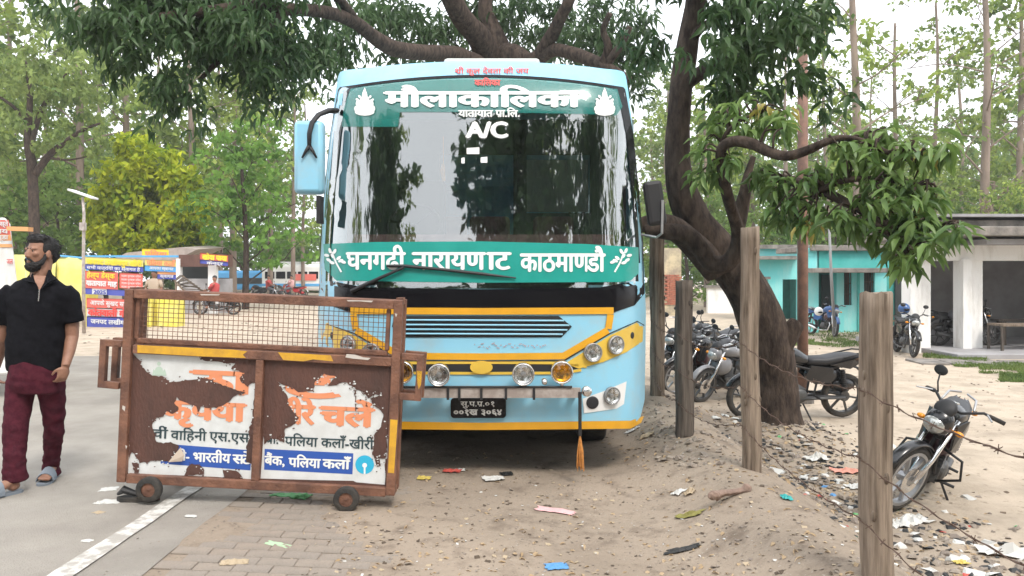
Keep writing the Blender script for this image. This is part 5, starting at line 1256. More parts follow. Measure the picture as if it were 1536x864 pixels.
# branching tree at the left
def px_tree(root_d, px, label, limbs, blobs, dens, leafL, lmt, bark='bark', per_r2=None):
    X = (px - 768) / FPX * root_d; r = thing('tree', (X, root_d, gbase(X, root_d)), label, 'tree'); 
    for i, l in enumerate(limbs):
        mb = MB(); limb_px(mb, [(a, b, d, q) for a, b, d, q in l], 12); mb.build('trunk' if i == 0 else 'limb', M[bark], r, smooth=True)
    O = []
    for x, y, rx, ry, dd in blobs:
        n = int(rx * ry * dens); m = max(4, n // 22); u = rng.normal(size=(m, 3)); u /= np.linalg.norm(u, axis=1)[:, None]; u *= (rng.uniform(.4, 1.0, m) ** .5)[:, None]
        v = u[rng.integers(0, m, n)] + rng.normal(size=(n, 3)) * np.array([.12, .12, .13])
        d = root_d + v[:, 1] * dd; O.append(np.stack([(x + v[:, 0] * rx - 768) / FPX * root_d, d, 1.5 + (415 - (y + v[:, 2] * ry)) / FPX * root_d], 1))
    O = np.concatenate(O); N = len(O); D_ = rng.normal(size=(N, 3)) * .7 + np.array([0, 0, -.7])
    leaves('crown', O, D_, rng.uniform(.7, 1.3, N) * leafL, rng.uniform(.35, .6, N) * leafL, lmt, r, LEAF4, WO[r]); return r
px_tree(34, 200, 'dense yellow-green tree with drooping foliage behind the yellow and red banners', [[(202, 470, 34, 9), (200, 400, 34, 7.5), (198, 340, 34, 6), (205, 290, 34, 4), (215, 250, 34, 2)], [(199, 380, 34, 6), (222, 330, 34, 4), (250, 290, 34, 2)], [(199, 375, 34, 5), (178, 340, 34, 4), (160, 310, 34, 2)]],
        [(205, 222, 28, 22, 1.0), (240, 245, 34, 28, 1.2), (195, 262, 36, 26, 1.4), (265, 275, 32, 26, 1.2), (170, 300, 30, 24, 1.1), (225, 300, 42, 30, 1.5), (280, 315, 30, 28, 1.1), (160, 335, 28, 26, 1.0), (205, 340, 40, 28, 1.4), (255, 345, 36, 28, 1.3), (290, 350, 22, 24, .8), (175, 362, 30, 18, 1), (225, 366, 34, 16, 1.1), (275, 372, 24, 14, .8), (145, 350, 14, 18, .5)], 1.0, .36, M['leaf_bright'])
px_tree(30, 55, 'reddish branching tree with a thin crown at the left behind the man', [[(52, 450, 30, 9), (52, 360, 30, 7.5), (50, 290, 30, 7), (48, 250, 30, 7), (42, 210, 30, 5), (45, 150, 30, 4), (40, 90, 30, 2)], [(52, 262, 30, 6), (72, 235, 30, 5), (95, 215, 30, 4), (125, 195, 30, 2.5), (150, 185, 30, 1.5)], [(46, 225, 30, 4), (60, 170, 30, 3.5), (85, 130, 30, 2.5), (110, 100, 30, 1.5)], [(45, 190, 30, 3.5), (20, 160, 30, 2.5), (-10, 140, 30, 1.5)], [(70, 236, 30, 2.5), (100, 240, 30, 1.5), (130, 235, 30, 1)]],
        [(60, 120, 60, 30, 2.2), (20, 160, 50, 30, 2), (110, 150, 50, 30, 2), (40, 200, 50, 26, 1.8), (120, 215, 40, 22, 1.6), (10, 100, 50, 30, 2), (140, 110, 40, 30, 2), (0, 240, 40, 30, 1.6), (90, 80, 40, 26, 1.6)], .30, .28, M['leaf_sal2'])
# trees along the road behind the photographer: the windscreen mirrors them
for x, y, k, lab, s in ((-10.5, -13, 'dense', 'dense roadside mango behind the photographer, left of the road', .85), (-14, -22, 'sal_c', 'second tall roadside tree behind the photographer on the left', 1.1), (1.6, -15, 'dense', 'dense mango behind the photographer in the middle', .92), (4.5, -21, 'sal_a', 'tall tree farther behind the photographer in the middle', .9), (10.5, -11, 'dense', 'dense mango behind the photographer on the right', .9), (15, -18, 'sal_a', 'second tall tree behind the photographer on the right', 1.1), (-20, -6, 'sal_a', 'tall tree behind the photographer across the road', 1), (18, -3, 'sal_c', 'tall tree behind the photographer in the yard', 1)):
    put_tree(0, y, k, lab, GB, s, x=x)
# far forest mass
bl_ = []
for k in range(760):
    px = -260 + 2080 * ((k * .618) % 1); d = random.uniform(66, 84); hi = (14 if px < 430 else 15 if px > 960 else 5)
    bl_.append((((px - 768) / FPX * d, d, random.uniform(.5, hi) ** 1), (random.uniform(2.2, 4), 2.5, random.uniform(1.6, 3))))
O = blob_points(bl_, 22); N = len(O)
bl2 = []
for k in range(150):
    a = R(180 - 75 + 150 * ((k * .618) % 1)); d = random.uniform(30, 40); bl2.append(((math.sin(a) * d, math.cos(a) * d, random.uniform(.5, 7.5)), (random.uniform(2, 3.6), 2, random.uniform(1.5, 2.6))))
O2 = blob_points(bl2, 30); N2 = len(O2)
f2 = leaves('forest', O2, rng.normal(size=(N2, 3)), rng.uniform(.5, .9, N2), rng.uniform(.3, .6, N2), M['leaf_dark'], None, LEAF4, (0, -35, 0), 'stuff')
tag(f2, 'dark roadside thicket far behind the photographer', 'forest')
f = leaves('forest', O, rng.normal(size=(N, 3)), rng.uniform(.35, .75, N), rng.uniform(.22, .5, N), M['leaf_far'], None, LEAF4, (0, 60, 0), 'stuff')
tag(f, 'far green forest closing the view behind the houses and the plaza', 'forest')
# ================================================================ MOTORCYCLES
def ROT(o, a, b, w): return Matrix.Rotation(a, 3, 'Y')
def make_bike(label, paint, grp='motorcycles parked in the yard', sport=False, steer=0, cowlm=None):
    root = thing('motorcycle', (0, 0, 0), label, 'motorcycle', grp)
    Y = Vector((0, 1, 0)); rw, fw, r = Vector((-.66, 0, .30)), Vector((.64, 0, .30)), .30
    def bwheel(c, nm):
        t = MB(); w_ = .10 if c.x < 0 else .08
        prof = [(-w_ * .35, r * .80), (-w_ * .5, r * .90), (-w_ * .3, r * .98), (0, r), (w_ * .3, r * .98), (w_ * .5, r * .90), (w_ * .35, r * .80)]; t.lathe(c, Y, prof, 30)
        rm = MB(); rm.lathe(c, Y, [(-.032, r * .83), (-.032, r * .74), (.032, r * .74), (.032, r * .83)], 30); rm.lathe(c, Y, [(-.05, .001), (-.05, .045), (.05, .045), (.05, .001)], 16)
        for k in range(6):
            a = k * math.pi / 3 + .2; d = Vector((math.cos(a), 0, math.sin(a))); rm.bar(c + d * .04, c + d * r * .76, .022, .028, Vector((0, 1, 0)))
        h = rm.build(nm, M['engine'] if sport else M['alloy'], root); t.build('tyre', M['rubber'], h, smooth=True)
        b = MB(); s_ = .045 if c.x > 0 else -.045
        if c.x > 0: b.lathe(c + Y * s_, Y, [(0, .05), (0, .115), (.005, .115), (.005, .05)], 24)
        else: b.lathe(c, Y, [(-.05, .001), (-.052, .07), (.052, .07), (.05, .001)], 20)
        b.build('brake', M['chrome'] if c.x > 0 else M['engine'], h); return h
    bwheel(rw, 'wheel'); bwheel(fw, 'wheel')
    hd = Vector((.38, 0, .86)); tb = Vector((.43, 0, .72))
    b = MB()
    for s in (-1, 1):
        b.tube([Vector((.40, s * .02, .80)), Vector((.10, s * .09, .74)), Vector((-.25, s * .10, .66)), Vector((-.62, s * .10, .74)), Vector((-.86, s * .07, .80))], .015, 8)
        b.tube([Vector((.40, s * .02, .72)), Vector((.34, s * .05, .42)), Vector((.12, s * .08, .27)), Vector((-.20, s * .09, .28)), Vector((-.25, s * .10, .66))], .016, 8)
        b.tube([Vector((-.20, s * .09, .33)), rw + Vector((0, s * .085, 0))], .018, 8)
    b.tube([Vector((.36, 0, .90)), Vector((.44, 0, .68))], .026, 10); b.build('frame', M['blackmatt'], root, smooth=True)
    for s in (-1, 1):
        b = MB(); b.tube([Vector((-.56, s * .115, .68)), Vector((-.62, s * .115, .40))], .026, 10)
        for k in range(9): b.lathe(Vector((-.565 - .005 * k, s * .115, .65 - .027 * k)), Vector((.2, 0, 1)), [(-.005, .026), (-.005, .036), (.005, .036), (.005, .026)], 12)
        b.build('shock_absorber', M['bikered'] if paint == 'bikered' else M['blackmatt'], root)
        b = MB(); b.tube([Vector((.385, s * .085, .88)), Vector((.52, s * .085, .52)), fw + Vector((0, s * .075, 0))], [.018, .019, .024], 10); b.build('fork_leg', M['chrome'], root, smooth=True)
    # engine
    b = MB(); b.box((.06, 0, .34), (.30, .20, .18)); b.ell((.0, .10, .33), (.12, .05, .10)); b.ell((.02, -.10, .33), (.11, .05, .10)); b.box((.17, 0, .50), (.13, .14, .22), Matrix.Rotation(R(18), 3, 'Y'))
    for k in range(6): b.box((.15 + .009 * k, 0, .43 + .03 * k), (.20, .20, .009), Matrix.Rotation(R(18), 3, 'Y'))
    b.build('engine', M['engine'], root, bevel=.01)
    b = MB(); b.tube([Vector((.24, -.06, .50)), Vector((.33, -.08, .38)), Vector((.27, -.10, .20)), Vector((0, -.13, .18)), Vector((-.25, -.16, .22))], .019, 10); b.tube([Vector((-.22, -.16, .22)), Vector((-.32, -.17, .25)), Vector((-.80, -.18, .36))], [.022, .042, .042], 12)
    b.build('exhaust', M['engine'] if sport else M['chrome'], root, smooth=True)
    # tank
    b = MB(); P = []
    for x, zc, rx_, rz in ((.36, .84, .045, .05), (.30, .86, .10, .085), (.18, .865, .135, .11), (.04, .845, .125, .105), (-.08, .80, .095, .075), (-.16, .77, .06, .045)):
        P.append([Vector((x, math.cos(2 * math.pi * k / 16) * rx_, zc + math.sin(2 * math.pi * k / 16) * rz)) for k in range(16)])
    b.loft(P); tk = b.build('fuel_tank', M[paint], root, smooth=True)
    b = MB(); b.lathe((.16, 0, .965), (0, 0, 1), [(0, .035), (.012, .033), (.014, .001)], 14); b.build('fuel_cap', M['chrome'], tk)
    # seat and tail
    b = MB(); P = []
    for x, z, hw, h_ in ((-.08, .775, .07, .04), (-.16, .785, .105, .055), (-.34, .785, .125, .055), (-.52, .815, .12, .06), (-.70, .835, .10, .05), (-.80, .845, .07, .025)):
        P.append(ring((x, 0, z), hw, h_, 0, 16, 2.8))
    P = [[Vector((x0, v.x - c0.x if False else (v.x - x0), z0 + v.y)) for v in rg for x0, z0 in [(q[0], q[1])]] for rg, q in zip(P, ((-.08, .775), (-.16, .785), (-.34, .785), (-.52, .815), (-.70, .835), (-.80, .845)))]
    b.loft(P); b.build('seat', M['seat'], root, smooth=True)
    for s in (-1, 1):
        b = MB(); b.add([Vector((x, s * y, z)) for x, y, z in ((-.14, .115, .73), (-.42, .135, .70), (-.42, .125, .52), (-.20, .12, .50), (-.08, .10, .60))] + [Vector((x, s * (y - .03), z)) for x, y, z in ((-.14, .115, .73), (-.42, .135, .70), (-.42, .125, .52), (-.20, .12, .50), (-.08, .10, .60))],
                      [(0, 1, 2, 3, 4), (9, 8, 7, 6, 5)] + [(i, (i + 1) % 5, (i + 1) % 5 + 5, i + 5) for i in range(5)]); b.build('side_panel', M[paint], root, bevel=.008)
        b = MB(); b.add([Vector((x, s * y, z)) for x, y, z in ((-.42, .13, .75), (-.70, .115, .82), (-.92, .05, .86), (-.88, .055, .78), (-.66, .12, .70))] + [Vector((x, s * (y - .03), z)) for x, y, z in ((-.42, .13, .75), (-.70, .115, .82), (-.92, .05, .86), (-.88, .055, .78), (-.66, .12, .70))],
                      [(0, 1, 2, 3, 4), (9, 8, 7, 6, 5)] + [(i, (i + 1) % 5, (i + 1) % 5 + 5, i + 5) for i in range(5)]); b.build('tail_cowl', M[paint], root, bevel=.008)
        b = MB(); b.tube([Vector((-.55, s * .14, .84)), Vector((-.80, s * .12, .90)), Vector((-.93, s * .03, .91))], .011, 8); b.build('grab_rail', M['blackmatt'] if sport else M['alloy'], root, smooth=True)
        b = MB(); b.ell((-.90, s * .14, .76), (.03, .035, .022)); b.tube([(-.88, s * .04, .76), (-.89, s * .12, .76)], .008, 6); b.build('indicator', M['amber'], root, smooth=True)
        b = MB(); b.ell((.47, s * .17, .80), (.03, .035, .022)); b.tube([(.45, s * .08, .80), (.46, s * .15, .80)], .008, 6); b.build('indicator', M['amber'], root, smooth=True)
        b = MB(); b.tube([(-.22, s * .10, .33), (-.24, s * .22, .32)], .013, 8); b.build('foot_peg', M['blackmatt'], root); b = MB(); b.tube([(.05, s * .10, .25), (.04, s * .24, .25)], .014, 8); b.build('foot_peg', M['blackmatt'], root)
    b = MB(); b.ell((-.93, 0, .82), (.02, .05, .03)); b.build('tail_light', M['redlens'], root, smooth=True)
    def guard(c, rr, a0, a1, w_, m, nm):
        mb = MB(); n = 12; A = []
        for i in range(n + 1):
            a = a0 + (a1 - a0) * i / n
            for yy, k in ((-w_, -.012), (-w_ * .6, .006), (0, .012), (w_ * .6, .006), (w_, -.012)): A.append(c + Vector((math.cos(a) * (rr + k), yy, math.sin(a) * (rr + k))))
        mb.add(A, [(i * 5 + j, i * 5 + j + 1, (i + 1) * 5 + j + 1, (i + 1) * 5 + j) for i in range(n) for j in range(4)]); o = mb.build(nm, M[m], root, smooth=True); q = o.modifiers.new('s', 'SOLIDIFY'); q.thickness = .005
        return o
    guard(fw, .335, R(20), R(150), .055, paint, 'front_mudguard'); g = guard(rw + Vector((0, 0, .05)), .37, R(75), R(190), .07, 'blackmatt', 'rear_mudguard')
    b = MB(); b.box((-1.02, 0, .58), (.01, .18, .12), Matrix.Rotation(R(20), 3, 'Y')); b.build('number_plate', M['white'], root)
    # chain case, stand
    b = MB(); b.tube([Vector((-.02, .11, .30)), Vector((-.62, .11, .31))], .045, 10, flat=.5); b.build('chain_case', M['engine'], root, smooth=True)
    b = MB(); b.tube([Vector((-.05, .12, .24)), Vector((-.12, .27, .03)), Vector((-.16, .30, .015))], .011, 6); b.build('side_stand', M['blackmatt'], root)
    # headlight cowl
    hl_ = Vector((.50, 0, .83))
    b = MB(); b.ell(hl_, (.10, .115, .12), Matrix.Rotation(R(-12), 3, 'Y'), 18, 12); co = b.build('headlight_cowl', M[cowlm or paint], root, smooth=True)
    b = MB(); b.ell(hl_ + Vector((.055, 0, -.025)), (.065, .092, .075), None, 16, 10); b.build('headlight', M['lens'], co, smooth=True)
    b = MB(); b.ell(hl_ + Vector((-.01, 0, .12)), (.05, .09, .09), Matrix.Rotation(R(-35), 3, 'Y'), 14, 8); b.build('visor', M['blackmatt'], co, smooth=True)
    b = MB(); b.tube([Vector((.24, -.33, 1.0)), Vector((.33, -.21, 1.02)), Vector((.39, -.08, .95)), Vector((.39, .08, .95)), Vector((.33, .21, 1.02)), Vector((.24, .33, 1.0))], .012, 8); hb = b.build('handlebar', M['blackmatt'], root, smooth=True)
    for s in (-1, 1):
        b = MB(); b.tube([Vector((.235, s * .34, .998)), Vector((.30, s * .24, 1.012))], .018, 10); b.build('grip', M['rubber'], hb, smooth=True)
        b = MB(); b.tube([Vector((.33, s * .24, 1.02)), Vector((.42, s * .33, 1.0))], .007, 6); b.build('lever', M['alloy'], hb)
        if steer and s > 0: continue
        b = MB(); b.tube([Vector((.33, s * .19, 1.02)), Vector((.34, s * .22, 1.10)), Vector((.32, s * .24, 1.17))], .007, 6); b.ell((.31, s * .25, 1.20), (.014, .062, .045)); b.build('mirror', M['blackmatt'], hb, smooth=True)
    if not sport:
        b = MB()
        for s in (-1, 1): b.tube([Vector((.33, s * .05, .60)), Vector((.36, s * .22, .56)), Vector((.33, s * .26, .40)), Vector((.22, s * .10, .28))], .012, 8)
        b.build('crash_bar', M['blackmatt'], root, smooth=True)
        b = MB(); b.ell((.16, 0, .62), (.20, .15, .15), None, 16, 10); b.build('lower_fairing', M['bikemaroon'], root, smooth=True)
        for s in (-1, 1):
            b = MB(); A = [(.46, .10, .84), (.36, .155, .90), (.22, .165, .80), (.30, .15, .60), (.42, .12, .62)]; b.add([Vector((x, s * y, z)) for x, y, z in A] + [Vector((x, s * (y - .02), z)) for x, y, z in A], [(0, 1, 2, 3, 4), (9, 8, 7, 6, 5)] + [(i, (i + 1) % 5, (i + 1) % 5 + 5, i + 5) for i in range(5)]); b.build('tank_shroud', M[paint], root, bevel=.006)
    else:
        b = MB(); b.ell((-.36, 0, .60), (.26, .13, .14), None, 16, 10); b.ell((.28, 0, .62), (.20, .15, .17), None, 16, 10); b.ell((-.62, 0, .46), (.20, .10, .10), None, 14, 8); b.build('body_fairing', M[paint], root, smooth=True)
    if steer:
        pv = Vector((.40, 0, 0)); Rm = Matrix.Rotation(R(steer), 3, 'Z')
        for ch in root.children:
            k = ch.name.split('.')[0]
            if k in ('fork_leg', 'handlebar', 'headlight_cowl', 'front_mudguard') or (k == 'wheel' and ch.location.x > 0) or (k == 'indicator' and ch.location.x > 0):
                ch.location = pv + Rm @ (ch.location - pv); ch.rotation_euler.z += R(steer)
    return root
def place(o, px, d, heading, lean=0, steer=None, z=None, s=1.0):
    X = (px - 768) / FPX * d; zz = gz(X, d) if z is None else z
    o.location = (X, d, zz); o.rotation_euler = (Matrix.Rotation(R(heading), 4, 'Z') @ Matrix.Rotation(R(lean), 4, 'X')).to_euler(); o.scale = (s, s, s); return o
# heading: 0 = front to the right, 90 = away, 180 = front to the left, 270 = front to the camera
bA_ = place(make_bike('black motorcycle leaning towards the camera behind the nearest post', 'bikeblack', steer=-24), 1372, 6.3, 234, -20, s=.94)
bB_ = place(make_bike('black motorcycle seen side-on directly behind the mango trunk', 'bikeblack', sport=True), 1190, 9.8, 186, -9)
def cp(src, label, paint=None, swap=None):
    o = copy_tree(src); o['label'] = label
    if paint:
        def rec(q):
            for ch in q.children:
                if ch.type == 'MESH' and ch.data.materials and ch.data.materials[0] == M[swap]: ch.data = ch.data.copy(); ch.data.materials[0] = M[paint]
                rec(ch)
        rec(o)
    return o
place(cp(bB_, 'white motorcycle tilted between two fence posts, front wheel turned to the camera', 'bikewhite', 'bikeblack'), 1088, 11.4, 215, -14, s=.92)
place(cp(bB_, 'silver motorcycle in the huddle, just behind the white one', 'bikesilver', 'bikeblack'), 1092, 12.6, 205, -10, s=.92)
place(cp(bA_, 'dark motorcycle in the huddle seen between the two leftmost posts', None, None), 1048, 12.0, 228, -10)
place(cp(bB_, 'black motorcycle in the huddle right beside the coach corner', None, None), 1012, 13.2, 235, -10)
place(cp(bA_, 'dark motorcycle at the back of the huddle, farthest from the camera', None, None), 1062, 14.2, 220, -10)
place(cp(bB_, 'silver motorcycle at the back of the huddle, left of the tree', 'bikesilver', 'bikeblack'), 1030, 15.5, 232, -8)
b9 = place(cp(bA_, 'motorcycle by the turquoise house wall with a white helmet on its mirror', 'bikeblue', 'bikeblack'), 1236, 23.6, 285, -6)
b10 = place(cp(bB_, 'motorcycle with a blue helmet standing by the corner of the veranda', None, None), 1357, 17.9, 258, -6)
b11 = place(cp(bB_, 'black motorcycle side-on on the veranda with a silver helmet on it', None, None), 1447, 18.9, 358, 5, z=-.27)
def helmet(px, py, d, m, label):
    t = thing('helmet', W(px, py, d) - Vector((0, 0, .12)), label, 'helmet'); b = MB(); b.ell(W(px, py, d), (.13, .15, .14), None, 16, 12); b.build('shell', m, t, smooth=True)
    b = MB(); b.ell(W(px, py + 1, d) + Vector((0, -.05, 0)), (.10, .11, .06), None, 12, 8); b.build('visor', M['black'], t, smooth=True)
helmet(1228, 467, 23.2, M['white'], 'white helmet on the motorcycle by the turquoise wall')
helmet(1356, 463, 17.9, M['bikeblue'], 'dark blue helmet on the motorcycle at the veranda corner')
helmet(1431, 472, 18.7, M['bikesilver'], 'silver helmet on the black motorcycle on the veranda')

# ================================================================ BUILDINGS ON THE RIGHT
def boxpx(mb, x0, y0, x1, y1, d, dep, zb=None):
    """box whose front face fills the px rectangle at distance d"""
    a, b = W(x0, y0, d), W(x1, y1, d); zl = b.z if zb is None else zb
    return mb.box(((a.x + b.x) / 2, d + dep / 2, (a.z + zl) / 2), (abs(b.x - a.x), dep, abs(a.z - zl)))
GY = -.45
ver = thing('veranda_building', (W(1450, 0, 18.3).x, 18.3, -.4), 'whitewashed open veranda with square pillars and a stained concrete roof at the right edge', 'building')
def vp(name, m, *rects, d=18.3, dep=.4, zb=None, bevel=0):
    for r_ in rects:
        b = MB(); boxpx(b, *r_[:4], d, dep, zb); o = b.build(name, M[m], ver, bevel=bevel)
    return o
vp('pillar', 'whitewash', (1366, 392, 1382, 0), d=18.1, dep=.42, zb=GY); vp('pillar', 'whitewash', (1382, 392, 1396, 0), d=18.3, dep=.3, zb=GY)
vp('pillar', 'whitewash', (1445, 388, 1458, 0), d=18.1, dep=.42, zb=GY); vp('pillar', 'whitewash', (1458, 388, 1474, 0), d=18.28, dep=.3, zb=GY)
vp('pillar', 'whitewash', (1556, 388, 1570, 0), d=18.1, dep=.42, zb=GY); vp('pillar', 'whitewash', (1640, 388, 1656, 0), d=18.1, dep=.42, zb=GY)
vp('beam', 'whitewash', (1382, 368, 1700, 391), d=18.2, dep=.35)
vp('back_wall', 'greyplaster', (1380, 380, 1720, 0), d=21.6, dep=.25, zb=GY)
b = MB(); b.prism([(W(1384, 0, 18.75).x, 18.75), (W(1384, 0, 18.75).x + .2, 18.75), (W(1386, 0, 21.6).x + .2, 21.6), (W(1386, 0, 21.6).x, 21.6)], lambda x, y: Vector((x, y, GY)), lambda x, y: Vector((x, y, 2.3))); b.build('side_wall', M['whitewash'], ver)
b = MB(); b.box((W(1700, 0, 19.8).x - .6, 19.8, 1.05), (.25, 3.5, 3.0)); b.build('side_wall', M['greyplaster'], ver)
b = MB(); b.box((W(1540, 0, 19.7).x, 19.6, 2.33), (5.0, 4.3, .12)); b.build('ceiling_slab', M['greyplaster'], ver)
b = MB(); L0, L1 = W(1392, 371, 17.4), W(1720, 368, 17.4)
b.box(((L0.x + L1.x) / 2, 19.4, 2.44 + .12), (L1.x - L0.x, 4.4, .22)); b.build('roof_slab', M['stain'], ver, bevel=.02)
b = MB(); b.box(((L0.x + L1.x) / 2 + .35, 20, 2.80), (L1.x - L0.x - .5, 3, .24)); b.build('parapet', M['stain'], ver, bevel=.02)
b = MB(); b.box(((L0.x + L1.x) / 2 + .3, 20, 3.02), (L1.x - L0.x - .2, 3.4, .07)); b.build('coping', M['greyplaster'], ver)
b = MB(); b.box((W(1540, 0, 19).x, 19.3, -.36), (6.2, 5.0, .2)); b.build('plinth', M['greyplaster'], ver, bevel=.02)
for k in range(9):
    b = MB(); b.box((W(1378, 0, 16.4).x + .1 + k * .62, 16.25 - k * .10, -.385), (.58, .9 + .1 * (k % 3), .08), Matrix.Rotation(R(-8 + 3 * (k % 3)), 3, 'Z')); b.build('paving_slab', M['stain'], ver, bevel=.015)
tb = thing('table', W(1520, 525, 17.6), 'wooden table standing under the veranda at the right edge', 'table')
b = MB(); b.box(W(1530, 487, 17.8), (1.2, .6, .05)); b.build('tabletop', M['wood'], tb)
for px, dd in ((1493, 17.55), (1567, 17.55), (1493, 18.05), (1567, 18.05)):
    a = W(px, 488, 17.8); b = MB(); b.box((a.x, dd, (a.z - .27) / 2), (.05, .05, a.z + .27)); b.build('leg', M['wood_dark'], tb)
bn = thing('bench', W(1525, 528, 18.9), 'dark bench behind the wooden table on the veranda', 'bench')
b = MB(); b.box(W(1530, 480, 18.9), (1.3, .35, .05)); b.build('seat', M['wood_dark'], bn)
for px in (1502, 1560): b = MB(); a = W(px, 480, 18.9); b.box((a.x, 18.9, (a.z - .27) / 2), (.06, .3, a.z + .2)); b.build('leg', M['wood_dark'], bn)

tq = thing('turquoise_house', (W(1290, 0, 25).x, 25, -.4), 'turquoise painted low house with barred windows and a stained concrete ledge', 'house')
def tp(name, m, *rects, d=25.2, dep=.3, zb=None, par=None, bevel=0):
    for r_ in rects:
        b = MB(); boxpx(b, *r_, d, dep, zb); o = b.build(name, M[m], par or tq, bevel=bevel)
    return o
tp('front_wall', 'cyan_wall', (1255, 380, 1266, 0), (1278, 380, 1296, 0), (1312, 380, 1330, 0), zb=GY)
tp('front_wall', 'cyan_wall', (1266, 376, 1278, 408), (1296, 376, 1312, 406))
tp('front_wall', 'cyan_wall', (1266, 458, 1278, 0), (1296, 440, 1312, 0), zb=GY)
tp('parapet', 'teal_wall', (1226, 376, 1340, 402), d=25.0, dep=.3)
tp('end_pier', 'cyan_wall', (1204, 372, 1228, 0), d=25.0, dep=.5, zb=GY)
tp('recess_wall', 'shade_green', (1226, 400, 1257, 0), d=26.4, dep=.2, zb=GY)  # painted darker to stand in for the shade of the recess
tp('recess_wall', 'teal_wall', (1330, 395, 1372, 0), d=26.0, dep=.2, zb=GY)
tp('door', 'dark', (1343, 405, 1358, 0), d=25.9, dep=.06, zb=GY)
tp('door', 'dark', (1233, 412, 1246, 0), d=26.32, dep=.06, zb=GY)
tp('pilaster', 'teal_wall', (1287, 402, 1290, 0), d=25.14, dep=.1, zb=GY)
tp('pilaster', 'whitewash', (1359, 395, 1365, 0), d=25.1, dep=.3, zb=GY)
tp('ledge', 'stain', (1222, 402, 1338, 409), d=24.2, dep=1.0, bevel=.02)
tp('roof_edge', 'stain', (1218, 368, 1345, 376), d=24.8, dep=3.4, bevel=.02)
for x0, x1, y0, y1 in ((1266, 1278, 408, 458), (1296, 1312, 406, 440)):
    w_ = tp('window', 'dark', (x0, y0, x1, y1), d=25.42, dep=.05)
    for k in range(1, 5):
        x = x0 + (x1 - x0) * k / 5; b = MB(); b.tube([W(x, y0, 25.3), W(x, y1, 25.3)], .012, 5); b.build('bar', M['wire'], w_)
    for y in (y0 + 17, y0 + 33):
        if y < y1: b = MB(); b.tube([W(x0, y, 25.28), W(x1, y, 25.28)], .014, 5); b.build('bar', M['wire'], w_)
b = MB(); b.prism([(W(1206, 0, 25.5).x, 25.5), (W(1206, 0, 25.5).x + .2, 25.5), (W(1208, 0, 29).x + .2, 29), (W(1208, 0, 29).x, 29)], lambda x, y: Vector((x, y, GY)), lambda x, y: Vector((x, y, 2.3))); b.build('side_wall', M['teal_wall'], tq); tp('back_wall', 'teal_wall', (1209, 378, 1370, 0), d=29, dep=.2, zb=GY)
th = thing('turquoise_wing', (W(1180, 0, 33).x, 33, -.4), 'farther pale turquoise wing with an open green doorway, left of the barred house', 'house')
tp('front_wall', 'cyan_wall', (1152, 395, 1174, 0), (1198, 395, 1232, 0), (1128, 395, 1140, 0), d=32, dep=.3, zb=GY, par=th)
tp('lintel', 'cyan_wall', (1128, 386, 1232, 419), d=32.003, dep=.28, par=th)
tp('parapet', 'cyan_wall', (1136, 372, 1236, 386), d=31.9, dep=.3, par=th)
tp('ledge', 'stain', (1128, 384, 1203, 389), d=31.3, dep=.9, par=th); tp('roof_edge', 'stain', (1134, 367, 1240, 373), d=31.6, dep=3, par=th)
tp('doorway', 'shade_green', (1172, 415, 1200, 0), d=33.2, dep=.1, zb=GY, par=th); tp('doorway', 'shade_green', (1138, 415, 1154, 0), d=33.2, dep=.1, zb=GY, par=th); tp('sill_ledge', 'stain', (1128, 415, 1156, 419), d=31.6, dep=.4, par=th)  # dark green here is painted shade inside the openings
tp('inner_wall', 'shade_green', (1196, 419, 1201, 0), d=32.31, dep=.88, zb=GY, par=th)
bw = thing('boundary_wall', (W(1012, 0, 36).x, 36, -.4), 'crumbling cream wall with bare red brick seen beside the coach corner', 'wall')
M['old_cream'] = mat('old_cream_plaster', (.55, .46, .30), .9, (.32, .27, .20), 2)
tp('plaster', 'old_cream', (997, 372, 1022, 445), d=36.25, dep=.3, par=bw); 
br = MB()
for r_ in range(15):
    for c in range(3):
        x = W(1001, 0, 35.9).x + c * .24 + (.12 if r_ % 2 else 0); br.box((x, 36.1, -.02 + r_ * .098 + .2), (.225, .3, .085))
o = br.build('bricks', M['brickwall'], bw, kind='stuff'); tp('plaster', 'old_cream', (997, 448, 1022, 0), d=36.0, dep=.4, zb=GY, par=bw)
# worn pale wall stumps behind the mango trunk
ws_ = thing('boundary_wall', (W(1080, 0, 38).x, 38, -.4), 'low whitewashed wall far behind the mango trunk', 'wall'); tp('plaster', 'whitewash', (1062, 432, 1140, 0), d=38, dep=.3, zb=GY, par=ws_); tp('coping', 'stain', (1060, 428, 1142, 432), d=37.9, dep=.5, par=ws_)
# poles
pp = thing('pole', (W(1204, 0, 11).x, 11, -.42), 'thick rust-coloured steel pole rising behind the mango trunk', 'pole')
b = MB(); x = W(1204, 0, 11).x; b.tube([(x, 11, -.5), (x, 11, 2.5), (x, 11, 5.0)], [.078, .076, .072], 16); b.build('shaft', M['rustpole'], pp, smooth=True)
b = MB(); b.tube([(x, 11, -.45), (x, 11, -.30)], .16, 12); b.build('footing', M['stain'], pp)
pq = thing('pole', (W(1246, 0, 23).x, 23, -.4), 'thin grey pole by the turquoise house, next to the parked motorcycle', 'pole')
b = MB(); x = W(1246, 0, 23).x; b.tube([(x + .14, 23, -.45), (x + .02, 23, 1.5), (x - .06, 23, 3.4)], [.055, .045, .035], 10); b.build('shaft', M['greypole'], pq, smooth=True)
b = MB(); b.tube([(x + .14, 23, -.42), (x + .14, 23, -.36)], .09, 10); b.build('footing', M['stain'], pq)
